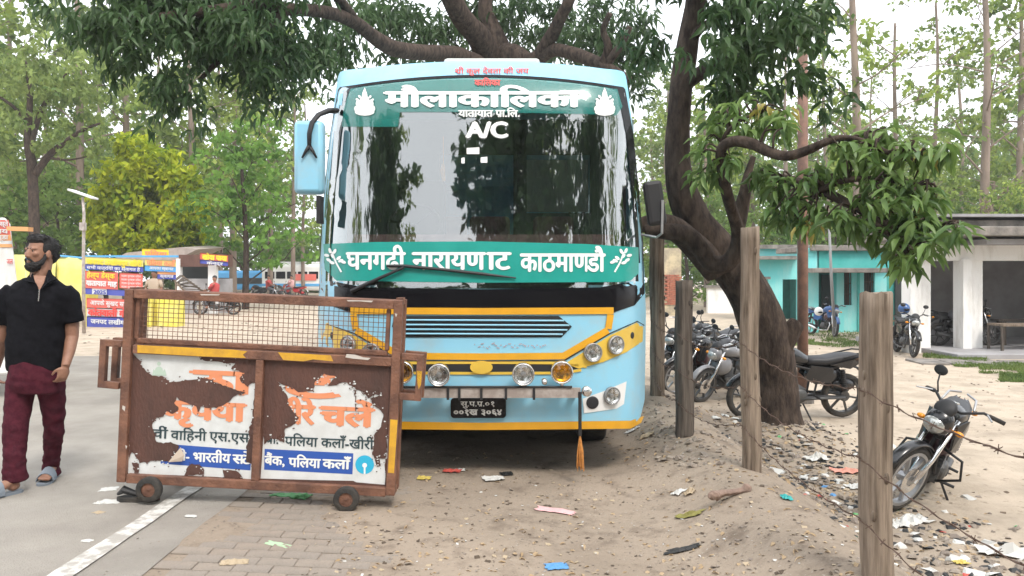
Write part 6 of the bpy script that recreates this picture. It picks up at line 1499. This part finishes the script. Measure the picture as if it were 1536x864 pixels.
# grass
def grass_patch(pxs, label, n):
    O = []
    for x0, y0, x1, y1 in pxs:
        for _ in range(n):
            px, py = random.uniform(x0, x1), random.uniform(y0, y1); d = 1.9 * FPX / (py - 415); X = (px - 768) / FPX * d
            if noise.noise(Vector((X * 1.4, d * .9, 0))) > -.12: O.append((X, d, gz(X, d) - .005))
    O = np.array(O); N = len(O); D_ = rng.normal(size=(N, 3)) * .45 + np.array([0, 0, 1]); o = leaves('grass', O, D_, rng.uniform(.04, .10, N), rng.uniform(.012, .03, N), M['grass'], None, LEAF4, tuple(O.mean(0)), 'stuff'); tag(o, label, 'grass')
grass_patch([(1150, 497, 1345, 512), (1165, 512, 1245, 520), (1240, 510, 1340, 524), (1215, 488, 1260, 498)], 'thin green grass along the foot of the turquoise house', 2600)
grass_patch([(1385, 531, 1440, 541), (1430, 538, 1480, 552), (1470, 548, 1536, 562), (1500, 560, 1545, 575)], 'narrow strip of grass along the veranda paving', 2300)
grass_patch([(1000, 447, 1140, 458)], 'thin grass at the foot of the far walls behind the tree', 2000)

# ================================================================ BACKGROUND LEFT
def P(name, m, rects, d, dep, par, zb=None, bevel=0):
    b = MB()
    for r_ in rects: boxpx(b, *r_, d, dep, zb)
    return b.build(name, M[m], par, bevel=bevel)
yw = thing('yellow_wall', (W(105, 0, 23).x, 23, 0), 'pale yellow sheet stretched on a blue rail behind the man', 'banner wall')
b = MB(); A = [[W(84 + 48 * i / 8, 384 + 5 * (i / 8) + 74 * j / 4, 22.9) + Vector((0, .05 * math.sin(i * 1.1 + j), 0)) for i in range(9)] for j in range(5)]
b.add([v for r_ in A for v in r_], [(j * 9 + i, j * 9 + i + 1, (j + 1) * 9 + i + 1, (j + 1) * 9 + i) for j in range(4) for i in range(8)]); o = b.build('flex_sheet', M['yellow_flex'], yw, smooth=True); q = o.modifiers.new('s', 'SOLIDIFY'); q.thickness = .01
b = MB(); b.tube([W(60, 381, 22.9), W(134, 388, 22.9)], .03, 8); b.tube([W(131, 386, 22.9), W(131, 495, 22.9)], .035, 8); b.tube([W(40, 379, 22.9), W(40, 500, 22.9)], .035, 8); b.build('rail', M['sky_flex'], yw)
A = [[W(20 + 64 * i / 8, 382 + 90 * j / 4, 22.9) + Vector((0, .05 * math.sin(i * 1.1 + j), 0)) for i in range(9)] for j in range(5)]
b = MB(); b.add([v for r_ in A for v in r_], [(j * 9 + i, j * 9 + i + 1, (j + 1) * 9 + i + 1, (j + 1) * 9 + i) for j in range(4) for i in range(8)]); o = b.build('flex_sheet', M['yellow_flex'], yw, smooth=True); q = o.modifiers.new('s', 'SOLIDIFY'); q.thickness = .01
P('yellow_band', 'yellow_wall', [(60, 462, 130, 478)], 22.88, .04, yw); P('red_band', 'red_flex', [(60, 455, 130, 462)], 22.88, .04, yw)
gt = thing('banner_gate', (W(200, 0, 22).x, 22, 0), 'gate of red, yellow and blue Hindi banners on yellow pillars, right of the street lamp', 'banner gate')
pj = lambda d: (lambda px, py, off=0: W(px, py, d - off))
def banner(x0, y0, x1, y1, m, d=21.9, slope=.05):
    f = lambda x, y: (x, y + (x - x0) * slope)
    return patch('banner', [f(x0, y0), f(x1, y0), f(x1, y1), f(x0, y1)], pj(d), 0, M[m], gt, step=None, thick=-.02, smooth=False)
def btxt(b_, s, x0, x1, yb, body, m, d=21.9, bold=.05): lettering('lettering', s, x0, x1, yb, body, pj(d), M[m], b_, ang=2.8, bold=bold, off0=.012, dz=.002)
for r_ in ((125, 440, 133, 0), (205, 448, 227, 0), (236, 448, 266, 0)): P('pillar', 'yellow_wall', [r_], 22.1, .5, gt, zb=-.05)
P('low_wall', 'yellow_flex', [(133, 484, 205, 0)], 22.1, .3, gt, zb=-.05)
P('gate_rail', 'sky_flex', [(126, 383, 266, 386)], 21.95, .08, gt)
b1 = banner(127, 385, 215, 397, 'yellow_flex'); b1b = banner(127, 396, 215, 404, 'blue_flex', 21.88)
btxt(b1, 'जनपद लखीमपुर खीरी', 130, 212, 396, 7, 'yellow_print', 21.88); btxt(b1b, 'सभी यात्रियों का स्वागत है', 130, 210, 403, 4, 'pale_flex', 21.86, .02)
b2 = banner(217, 389, 264, 399, 'yellow_flex', 21.9); b2b = banner(217, 398, 264, 406, 'sky_flex', 21.88); btxt(b2, 'पिलया कलाँ', 220, 262, 398, 7, 'orange_print', 21.88); btxt(b2b, 'आपका स्वागत', 224, 260, 404, 4, 'pale_flex', 21.86, .02)
b3 = banner(127, 406, 177, 432, 'red_flex'); btxt(b3, 'हेल्प डेस्क', 130, 172, 416, 7, 'yellow_print', 21.88, .03); btxt(b3, 'यातायात माह', 129, 175, 428, 7, 'pale_flex', 21.88, .06)
b4 = banner(179, 409, 214, 432, 'red_flex'); 
for k in range(4): btxt(b4, 'सड़क सुरक्षा नियम', 182, 211, 415 + k * 5.4, 2.6, 'pale_flex', 21.88, 0)
b5 = banner(127, 432, 212, 441, 'blue_flex'); banner(138, 432.5, 160, 441, 'pale_flex', 21.88); btxt(b5, '2025', 140, 159, 440.5, 6, 'blue_flex', 21.86)
b6 = banner(130, 447, 200, 462, 'red_flex', 21.9, .03); btxt(b6, 'आपके सुखद सफर', 135, 196, 457, 6, 'pale_flex', 21.88, .03)
b7 = banner(130, 461, 200, 475, 'pale_flex', 21.9, .03); btxt(b7, 'कोतवाली गौरी', 132, 198, 473, 9, 'red_print', 21.88, .07)
b8 = banner(130, 474, 200, 490, 'blue_flex', 21.9, .03); btxt(b8, 'जनपद लखीमपुर', 136, 196, 485, 6, 'pale_flex', 21.88, .04)
b9_ = banner(236, 403, 264, 411, 'orange_flex', 21.9, .04); b10_ = banner(236, 411, 264, 418, 'blue_flex', 21.89, .04); btxt(b10_, 'स्वागत', 240, 260, 416, 4, 'pale_flex', 21.86, .02)
b11_ = banner(213, 373, 253, 385, 'yellow_print', 24.0, .03); btxt(b11_, 'पिलया', 217, 250, 384, 7, 'orange_print', 23.97)
# street lamp
sl_ = thing('street_lamp', (W(127, 0, 19).x, 19, 0), 'slim pale pole with a flat tilted solar street lamp above the banners', 'street lamp')
b = MB(); b.tube([W(126, 500, 19), W(125, 400, 19), W(126, 320, 19), W(124, 296, 19)], [.045, .04, .035, .03], 10); b.build('pole', M['barmetal'], sl_, smooth=True)
b = MB(); a, c = W(106, 285, 19), W(143, 298, 19); b.bar(a, c, .30, .05); b.build('lamp_panel', M['pale_flex'], sl_, bevel=.01)
b = MB(); b.box(W(126, 340, 19) + Vector((0, -.05, 0)), (.12, .12, .2)); b.build('battery_box', M['barmetal'], sl_)
# flared white stall side at the left edge
st = thing('roadside_stall', (W(-6, 0, 9).x, 9, 0), 'white flared stall cabin with red and orange lettering at the left edge', 'stall')
q = [(-60, 330), (8, 326), (16, 336), (27, 430), (31, 560), (-60, 566)]
b = MB(); b.prism(q, lambda x, y: W(x, y, 9), lambda x, y: W(x, y, 9) + Vector((-1.5, 1.6, 0))); b.build('cabin', M['whitewash'], st, bevel=.02)
for y0, y1, m, s in ((330, 341, 'red_flex', 'नमस्ते'), (341, 352, 'red_flex', 'चाय'), (352, 361, 'orange_flex', 'ठण्डा'), (361, 366, 'pale_flex', None), (366, 371, 'orange_flex', None)):
    o = patch('printed_strip', [(-58, y0), (13 + (y0 - 330) * .14, y0), (13 + (y1 - 330) * .14, y1), (-58, y1)], pj(8.99), 0, M[m], st, step=None, smooth=False)
    if s: lettering('lettering', s, -12, 12, y1 - 2, 6, pj(8.98), M['pale_flex'], o, bold=.04, dz=.001)
lettering('lettering', 'जल', 10, 19, 396, 7, pj(8.98), M['red_print'], st, bold=.02, dz=.001)
b = MB(); b.bar(W(14, 343, 8.9), W(46, 344, 8.9), .10, .05); b.build('orange_bar', M['orange_flex'], st)
# ticket hut with a sign
hut = thing('ticket_hut', (W(290, 0, 30).x, 30, 0), 'small brown hut with a sloping tin roof and a red and yellow signboard', 'hut')
P('wall', 'rustplate', [(268, 382, 345, 400)], 30, .3, hut); P('counter', 'dark', [(268, 400, 322, 420)], 30.6, .2, hut); P('wall', 'greyplaster', [(268, 418, 345, 0)], 30.2, .3, hut, zb=-.05)
P('corner_post', 'whitewash', [(312, 398, 323, 0)], 29.9, .3, hut, zb=-.05); P('corner_post', 'whitewash', [(264, 388, 269, 0)], 29.9, .3, hut, zb=-.05)
b = MB(); b.prism([(150, 398), (190, 379), (270, 371), (296, 374), (268, 388), (262, 391)], lambda x, y: W(x, y, 31), lambda x, y: W(x, y, 31) + Vector((0, 3, .2))); b.build('tin_roof', M['tin'], hut)
s1_ = patch('signboard', [(300, 379), (342, 383), (342, 393), (300, 389)], pj(29.6), 0, M['red_flex'], hut, step=None, smooth=False, thick=-.05); lettering('lettering', 'खोया पाया', 303, 340, 389, 7, pj(29.57), M['yellow_print'], s1_, ang=4, bold=.07, dz=.002)
s2_ = patch('signboard', [(300, 389), (342, 393), (342, 399), (300, 395)], pj(29.6), 0, M['blue_flex'], hut, step=None, smooth=False, thick=-.05); lettering('lettering', 'केन्द्र', 310, 334, 396.5, 4, pj(29.57), M['pale_flex'], s2_, ang=4, bold=.03, dz=.002)
# slatted cart leaning by the hut
ct = thing('wooden_rack', (W(278, 0, 26).x, 26, 0), 'grey slatted wooden rack tipped on its side before the hut', 'rack')
for k in range(8):
    t = k / 7; a, c = W(262 + 12 * t, 421 - 6 * t + 14 * t, 26), W(272 + 32 * t, 413 + 22 * t, 26.6); b = MB(); b.bar(a + Vector((0, 0, -.1 * (k % 2))), c, .10, .03); b.build('slat', M['wood_dark'], ct)
for a, c in ((W(262, 421, 26), W(276, 436, 26)), (W(272, 413, 26.6), W(304, 437, 26.6)), (W(264, 424, 26), W(264, 478, 26)), (W(300, 436, 26.6), W(300, 478, 26.6)), (W(276, 436, 26), W(276, 478, 26))):
    b = MB(); b.bar(a, c, .05, .05); b.build('rail', M['wood'], ct)
lw = thing('low_wall', (W(370, 0, 44).x, 44, 0), 'long low grey kerb wall across the far side of the plaza', 'wall'); P('masonry', 'stain', [(262, 446, 480, 0)], 44, .4, lw, zb=-.05)
# far white bus, blue bus
fb = thing('white_bus', (W(432, 0, 58).x, 58, 0), 'white bus with dark windows parked far away left of the coach', 'bus')
b = MB(); a0 = W(391, 404, 58); b.box((a0.x + 4.2, 59.2, 1.45), (8.4, 2.3, 2.1)); b.build('body', M['white'], fb, bevel=.25)
for k in range(9): b = MB(); b.box((a0.x + .7 + k * .86, 58.03, 1.62), (.72, .04, .55)); b.build('window', M['black'], fb)
b = MB(); b.box((a0.x + 4.2, 58.03, .85), (8.3, .03, .2)); b.build('blue_stripe', M['sky_flex'], fb); b = MB(); b.box((a0.x + 4.4, 59.2, 2.6), (6.4, 1.8, .16)); b.build('roof_rack', M['pale_flex'], fb)
b = MB(); b.box((a0.x + .1, 59.2, 1.7), (.06, 2.0, .7)); b.build('windscreen', M['black'], fb)
b = MB(); b.box((a0.x + 3.4, 58.0, 1.45), (1.9, .05, .5)); b.build('red_banner', M['red_flex'], fb)
for x in (1.4, 6.6): wheel(fb, Vector((a0.x + x, 58.1, .42)), .42, .26, None, Vector((0, 1, 0)))
fb2 = thing('blue_bus', (W(350, 0, 62).x, 62, 0), 'low blue bus half hidden by tree trunks at the far side of the plaza', 'bus')
b = MB(); a0 = W(318, 410, 62); b.box((a0.x + 2.3, 63, 1.2), (4.6, 2.2, 1.6)); b.build('body', M['sky_flex'], fb2, bevel=.2)
b = MB(); b.box((a0.x + 2.3, 61.88, 1.15), (4.3, .05, .5)); b.build('window_band', M['dark'], fb2)
for x in (.9, 3.7): wheel(fb2, Vector((a0.x + x, 61.95, .4)), .40, .26, None, Vector((0, 1, 0)))
# small figures far away
def far_person(px, d, h, top, bottom, label, sit=False, face=1):
    X = (px - 768) / FPX * d; z = gz(X, d); r_ = thing('person', (X, d, z), label, 'person'); s = h / 1.7
    def pt(x, y, zz): return Vector((X + x * s * face, d + y * s, z + zz * s + (-.0 if not sit else 0)))
    hp_ = .92 if not sit else .78; kz = .48
    mb = MB(); mb.ell(pt(0, 0, hp_ + .68), (.085 * s, .10 * s, .12 * s), None, 12, 8); mb.tube([pt(0, 0, hp_ + .48), pt(0, 0, hp_ + .60)], .055 * s, 8)
    for q in (-1, 1):
        e = pt(q * .26, -.02, hp_ + .20) if not sit else pt(.18, q * .22, hp_ + .24); w2 = pt(q * .24, -.12, hp_ - .04) if not sit else pt(.44, q * .22, hp_ + .20)
        sh0 = pt(q * .20, 0, hp_ + .46) if not sit else pt(0, q * .20, hp_ + .46); mb.tube([sh0, e, w2], [.045 * s, .036 * s, .026 * s], 8); mb.ell(w2 + Vector((0, 0, -.05 * s)), (.035 * s, .02 * s, .06 * s))
    for q in (-1, 1):
        f = pt(q * .10, -.05, .03) if not sit else pt(.25, q * .17, .30); mb.ell(f, (.05 * s, .12 * s, .04 * s)); mb.tube([f, f + Vector((0, .04, .12))], .035 * s, 8)
    mb.tube([pt(0, 0, hp_ + .5), pt(0, 0, hp_)], .06 * s, 8)
    for q in (-1, 1):
        f = pt(q * .10, -.05, .05) if not sit else pt(.25, q * .17, .34); kn = pt(q * .1, -.02, kz) if not sit else pt(.38, q * .17, hp_ - .1); mb.tube([pt(0, 0, hp_), kn, f], .035 * s, 8); mb.tube([pt(0, 0, hp_ + .45), pt(q * .20, 0, hp_ + .45) if not sit else pt(0, q * .20, hp_ + .45)], .045 * s, 8)
    me = vox(mb, .02, 1); c = WO[r_]; me.transform(Matrix.Translation(-c)); me.materials.append(M['skin']); bo = link('body', me, r_, c)
    mb = MB(); mb.loft([ring(pt(0, 0, hp_ - .06), .17 * s, .12 * s), ring(pt(0, 0, hp_ + .2), .18 * s, .13 * s), ring(pt(0, 0, hp_ + .44), .20 * s, .11 * s), ring(pt(0, 0, hp_ + .52), .08 * s, .07 * s)])
    for q in (-1, 1):
        sh0 = pt(q * .19, 0, hp_ + .45) if not sit else pt(0, q * .19, hp_ + .45); e = pt(q * .255, -.01, hp_ + .24) if not sit else pt(.14, q * .22, hp_ + .28); mb.tube([sh0, e], [.065 * s, .058 * s], 10)
    mb.build('shirt', top, r_, smooth=True)
    mb = MB()
    for q in (-1, 1):
        if sit: mb.tube([pt(-.02, q * .10, hp_), pt(.38, q * .17, hp_ - .1), pt(.26, q * .17, .36)], [.10 * s, .08 * s, .06 * s], 10)
        else: mb.tube([pt(q * .09, 0, hp_), pt(q * .11, -.03, kz), pt(q * .10, 0, .08)], [.10 * s, .075 * s, .06 * s], 10)
    mb.build('trousers', bottom, r_, smooth=True)
    mb = MB(); mb.ell(pt(0, .015, hp_ + .72), (.092 * s, .105 * s, .10 * s), None, 12, 8); mb.build('hair', M['hair'], bo, smooth=True)
    return r_
M['cl_beige'] = mat('beige_cloth', (.45, .36, .28), .9); M['cl_red'] = mat('red_cloth', (.4, .06, .06), .9); M['cl_grey'] = mat('grey_cloth', (.12, .12, .14), .9); M['cl_pink'] = mat('pink_cloth', (.6, .35, .35), .9)
far_person(231, 24.5, 1.7, M['cl_beige'], M['cl_beige'], 'man in beige clothes standing between the yellow pillars')
far_person(322, 29, 1.65, M['cl_red'], M['cl_grey'], 'rider in a red shirt sitting on the motorcycle in the plaza', True, -1)
place(cp(bB_, 'motorcycle ridden by the man in red in the plaza', None, None), 325, 29, 180, 0, z=.0)
far_person(403, 46, 1.7, M['cl_red'], M['cl_grey'], 'person in red riding before the white far bus', True, 1)
place(cp(bB_, 'motorcycle below the person in red, before the white far bus', None, None), 402, 46, 0, 0, z=0)
far_person(437, 48, 1.7, M['cl_pink'], M['cl_grey'], 'person in a pink top right of the rider in red, far away', True, -1)
place(cp(bB_, 'motorcycle under the person in pink, far away', 'bikered', 'bikeblack'), 438, 48, 180, 0, z=0)

# ================================================================ LITTER
def crumple(name, label, cat, x, y, sx, sy, h, m, seed, rot=0, z=None):
    n, k = 9, 7; vs = []; zz = gz(x, y) if z is None else z
    for j in range(k):
        for i in range(n):
            u, v = (i / (n - 1) - .5), (j / (k - 1) - .5); e = 1 + .35 * noise.noise(Vector((u * 4, v * 4, seed)))
            px_, py_ = u * sx * e, v * sy * e; X = x + px_ * math.cos(rot) - py_ * math.sin(rot); Y = y + px_ * math.sin(rot) + py_ * math.cos(rot)
            vs.append(Vector((X, Y, gz(X, Y) + .006 + h * (.5 + noise.noise(Vector((u * 7 + seed, v * 7, seed)))) * (1 - 1.5 * max(abs(u), abs(v))) + .3 * h * abs(noise.noise(Vector((u * 17, v * 17, seed)))))))
    mb = MB(); mb.add(vs, [(j * n + i, j * n + i + 1, (j + 1) * n + i + 1, (j + 1) * n + i) for j in range(k - 1) for i in range(n - 1)]); o = mb.build(name, m, smooth=False); q = o.modifiers.new('s', 'SOLIDIFY'); q.thickness = .002
    return tag(o, label, cat)
def gpt(px, py, z0=-.05):
    z = z0
    for _ in range(30): d = (1.5 - z) * FPX / (py - 415); x = (px - 768) / FPX * d; z = .6 * z + .4 * gz(x, d)
    return x, d
LC = {k: mat('litter_' + k, v, .6) for k, v in {'pink': (.72, .42, .42), 'white': (.58, .57, .54), 'blue': (.10, .28, .55), 'teal': (.03, .33, .32), 'yellow': (.55, .43, .10), 'olive': (.22, .20, .05), 'green': (.12, .38, .14), 'red': (.5, .08, .06), 'black': (.02, .02, .02), 'salmon': (.62, .27, .2), 'tan': (.42, .33, .22), 'palegreen': (.40, .58, .36)}.items()}
k = 0
for px, py, sx, sy, h, c, lab in (
    (833, 767, .26, .09, .012, 'pink', 'flat pink plastic wrapper lying on the dirt before the coach'), (1034, 741, .07, .06, .05, 'tan', 'crumpled tan paper cup on the dirt left of the bone-shaped clod'), (1018, 740, .08, .07, .03, 'white', 'small white scrap touching the tan paper cup'),
    (1034, 775, .16, .06, .03, 'olive', 'dark yellow-green wrapper on the dirt below the bone-shaped clod'), (1022, 827, .19, .05, .02, 'black', 'long black and blue strip on the dirt near the bottom'), (1180, 749, .07, .06, .03, 'teal', 'teal plastic scrap on the bank beside the pale post'), (835, 851, .12, .08, .01, 'blue', 'light blue plastic scrap at the bottom edge'),
    (740, 720, .16, .11, .04, 'white', 'crumpled white and black packet just in front of the coach shadow'), (678, 708, .14, .09, .03, 'red', 'red packet lying in the coach shadow'), (636, 719, .1, .07, .03, 'yellow', 'yellow packet at the left of the coach shadow'), (760, 712, .1, .08, .02, 'black', 'black bag scrap right of the white packet'),
    (1285, 731, .20, .12, .04, 'white', 'crumpled white plastic bag among the rubbish right of the bank'), (1275, 709, .34, .11, .06, 'salmon', 'salmon-pink cloth piece in the rubbish left of the nearest post'), (1225, 690, .22, .12, .08, 'white', 'white bag in the rubbish above the salmon cloth'), (1360, 786, .30, .17, .07, 'white', 'white plastic sheet under the front wheel of the leaning motorcycle'),
    (1508, 832, .34, .15, .07, 'white', 'large white plastic bag at the right edge'), (970, 655, .12, .08, .04, 'tan', 'tan clod of paper beside the coach corner'), (948, 647, .14, .07, .03, 'white', 'white paper scrap under the right corner of the coach'), (1442, 845, .10, .06, .03, 'yellow', 'yellowish wrapper near the bottom right'),
    (418, 819, .16, .055, .012, 'palegreen', 'pale green leaf-like wrapper on the pavers in the foreground'), (352, 846, .14, .07, .03, 'tan', 'dry cream leaf scrap at the bottom of the pavers'), (163, 735, .11, .09, .01, 'white', 'white paper bit on the asphalt left of the barrier'), (150, 756, .06, .05, .02, 'white', 'small white scrap on the asphalt by the old shoe'), (166, 754, .13, .09, .006, 'white', 'flat white smear of paper beside the old shoe'), (131, 813, .06, .04, .012, 'white', 'tiny white scrap on the road in the foreground'),
    (148, 770, .07, .05, .01, 'tan', 'small tan scrap on the road near the old shoe'), (286, 776, .07, .035, .012, 'white', 'white chip by the road line'), (430, 745, .22, .08, .03, 'green', 'green plastic twist lying under the barrier'), (452, 747, .12, .10, .04, 'green', 'second green plastic twist under the barrier, right of the first'), (690, 706, .08, .07, .02, 'white', 'tiny white scrap beside the red packet')):
    x, y = gpt(px, py); k += 1; crumple('litter', lab, 'litter', x, y, sx, sy, h, LC[c], k * 3.1, random.uniform(-.5, .5))
# bone-shaped clod
rough_ = lambda q: 1 + .35 * noise.noise(q * 2.2) + .15 * noise.noise(q * 6)
x, y = gpt(1095, 748); z = gz(x, y)
mb = MB(); mb.tube([(x - .10, y - .01, z + .02), (x - .04, y, z + .035), (x + .05, y + .02, z + .04), (x + .11, y + .03, z + .05)], [.032, .020, .019, .022], 10, wob=.6); mb.ell((x - .105, y - .02, z + .028), (.040, .030, .030), None, 12, 8, rough_); mb.ell((x + .11, y + .03, z + .048), (.034, .025, .038), None, 12, 8, rough_)
me = vox(mb, .006, 1); me.materials.append(M['brickred']); me.transform(Matrix.Translation(-Vector((x, y, z)))); o = link('clod', me, None, (x, y, z)); tag(o, 'reddish bone-shaped clod of brick lying on the dirt before the pale post', 'brick piece')
# old shoe under the wheel
x, y = gpt(207, 752); z = gz(x, y); shoe = thing('old_shoe', (x, y, z), 'flattened black old shoe beside the left castor wheel of the barrier', 'shoe')
mb = MB(); P_ = [(-.14, -.01), (-.10, -.045), (0, -.05), (.10, -.045), (.15, 0), (.10, .04), (0, .035), (-.10, .045)]; mb.prism(P_, lambda a, b: Vector((x + a, y + b, z + .004)), lambda a, b: Vector((x + a, y + b, z + .035))); mb.build('sole', M['rubber'], shoe, bevel=.006)
mb = MB(); mb.tube([(x - .13, y, z + .05), (x - .08, y - .03, z + .085), (x, y - .02, z + .055), (x + .05, y - .03, z + .05), (x + .12, y, z + .045)], [.012, .026, .016, .022, .015], 8, wob=.5); mb.build('upper', M['blackmatt'], shoe)
# joined small debris nobody would count
def debris(label, pts, m, L, name='debris', flat=.35):
    mb = MB()
    for x, y in pts:
        s = random.uniform(*L); z = gz(x, y); a = random.uniform(0, 6.28); q = Matrix.Rotation(a, 3, 'Z') @ Matrix.Rotation(random.uniform(-.6, .6), 3, 'X')
        vs = [q @ Vector((random.uniform(.5, 1) * s * i, random.uniform(.3, .8) * s * j, random.uniform(.2, .8) * s * flat * k_)) for i, j, k_ in ((-1, -1, 0), (1, -1, 0), (1, 1, 0), (-1, 1, 0), (-.6, -.6, 1), (.6, -.6, 1), (.6, .6, 1), (-.6, .6, 1))]
        mb.add([v + Vector((x, y, z + .003)) for v in vs], [(3, 2, 1, 0), (4, 5, 6, 7), (0, 1, 5, 4), (1, 2, 6, 5), (2, 3, 7, 6), (3, 0, 4, 7)])
    o = mb.build(name, m, kind='stuff'); return tag(o, label, name)
def region(n, px0, px1, py0, py1, cond=lambda x, y: True):
    out = []
    while len(out) < n:
        x, y = gpt(random.uniform(px0, px1), random.uniform(py0, py1))
        if cond(x, y): out.append((x, y))
    return out
random.seed(5)
cd = lambda x, y: x > -1.3
debris('small stones scattered over the dirt before the coach', region(420, 480, 1290, 690, 864, cd) + region(120, 900, 1150, 600, 700), M['rock'], (.004, .016), 'gravel')
debris('pale chips and paper bits scattered over the dirt', region(80, 480, 1290, 690, 864, cd) + region(40, 960, 1150, 610, 700), LC['white'], (.004, .014), 'paper_bits', .15)
debris('dark bark and leaf bits scattered over the dirt', region(170, 430, 1290, 680, 864, cd) + region(120, 900, 1150, 600, 700), mat('dark_bits', (.09, .065, .045), .9), (.006, .022), 'dark_bits', .2)
def dry_leaves(label, pts, L):
    O_ = np.array([(x, y, gz(x, y) + .004) for x, y in pts]); N_ = len(O_); D_ = rng.normal(size=(N_, 3)) * np.array([1, 1, .12]); o = leaves('dry_leaves', O_, D_, rng.uniform(L[0], L[1], N_), rng.uniform(L[0], L[1], N_) * .4, M['dryleaf'], None, LEAFN, tuple(O_[0]), 'stuff', np.tile(np.array([0, 0, 1.]), (N_, 1)) + rng.normal(size=(N_, 3)) * .3); tag(o, label, 'dry leaves')
dry_leaves('dry curled leaves scattered over the dirt and the bank', region(420, 480, 1290, 680, 864, cd) + region(160, 900, 1180, 590, 700), (.02, .06))
dry_leaves('dry curled leaves lying along the foot of the bank', [(random.gauss(2.9, .5), random.uniform(4.2, 9)) for _ in range(420)], (.03, .09))
debris('dry tan leaf scraps scattered over the dirt', region(170, 430, 1290, 680, 864, cd), LC['tan'], (.006, .022), 'leaf_scraps', .15)
def strip(n):
    out = []
    for _ in range(n):
        y = random.uniform(4.2, 8.6); x = 2.35 + random.gauss(.35, .38) + .12 * (y - 5); 
        if y < 5.6: x += .25
        out.append((x, y))
    return out
for c, n, L, nm, lab in (('black', 380, (.010, .045), 'black_rubbish', 'black burnt rubbish heaped at the foot of the bank'), ('white', 90, (.015, .075), 'white_rubbish', 'white plastic scraps among the rubbish at the foot of the bank'), ('tan', 150, (.012, .04), 'tan_rubbish', 'tan scraps among the rubbish at the foot of the bank'), ('red', 12, (.012, .04), 'red_rubbish', 'red scraps among the rubbish at the foot of the bank'), ('blue', 9, (.012, .04), 'blue_rubbish', 'blue scraps among the rubbish at the foot of the bank'), ('green', 10, (.012, .04), 'green_rubbish', 'green scraps among the rubbish at the foot of the bank')):
    debris(lab, strip(n), LC[c], L, nm, .5)
debris('stones and broken earth along the foot of the bank', strip(420) + region(160, 985, 1180, 590, 700), M['rock'], (.012, .05), 'rubble', .8)
debris('small stones in the sandy yard', [(random.uniform(2.8, 9), random.uniform(4.5, 17)) for _ in range(420)], M['rock'], (.008, .03), 'yard_stones', .5)
debris('dark leaf litter in the sandy yard', [(random.uniform(2.6, 9.5), random.uniform(4.5, 20)) for _ in range(380)], mat('dark_bits2', (.14, .10, .07), .9), (.01, .04), 'yard_litter', .2)
debris('rubble and scraps strewn over the plaza on the left', [(random.uniform(-17, -3), random.uniform(13, 40)) for _ in range(700)], M['rock'], (.015, .06), 'plaza_stones', .5)
debris('grit and bits on the asphalt edge', region(130, 60, 560, 740, 864, lambda x, y: x < -1.2), M['rock'], (.003, .010), 'road_grit')
# ================================================================ HAZE
hz = MB(); hz.box((0, 90, 15.2), (420, 420, 33.6))
hm = bpy.data.materials.new('haze'); hm.use_nodes = True; n = hm.node_tree; n.nodes.remove(n.nodes['Principled BSDF'])
v = n.nodes.new('ShaderNodeVolumePrincipled'); v.inputs['Color'].default_value = (.95, .96, .97, 1); v.inputs['Density'].default_value = .0012
n.links.new(v.outputs[0], n.nodes['Material Output'].inputs['Volume'])
ho = hz.build('haze', hm); tag(ho, 'thin warm haze hanging over the road and the forest', 'haze', kind='stuff')
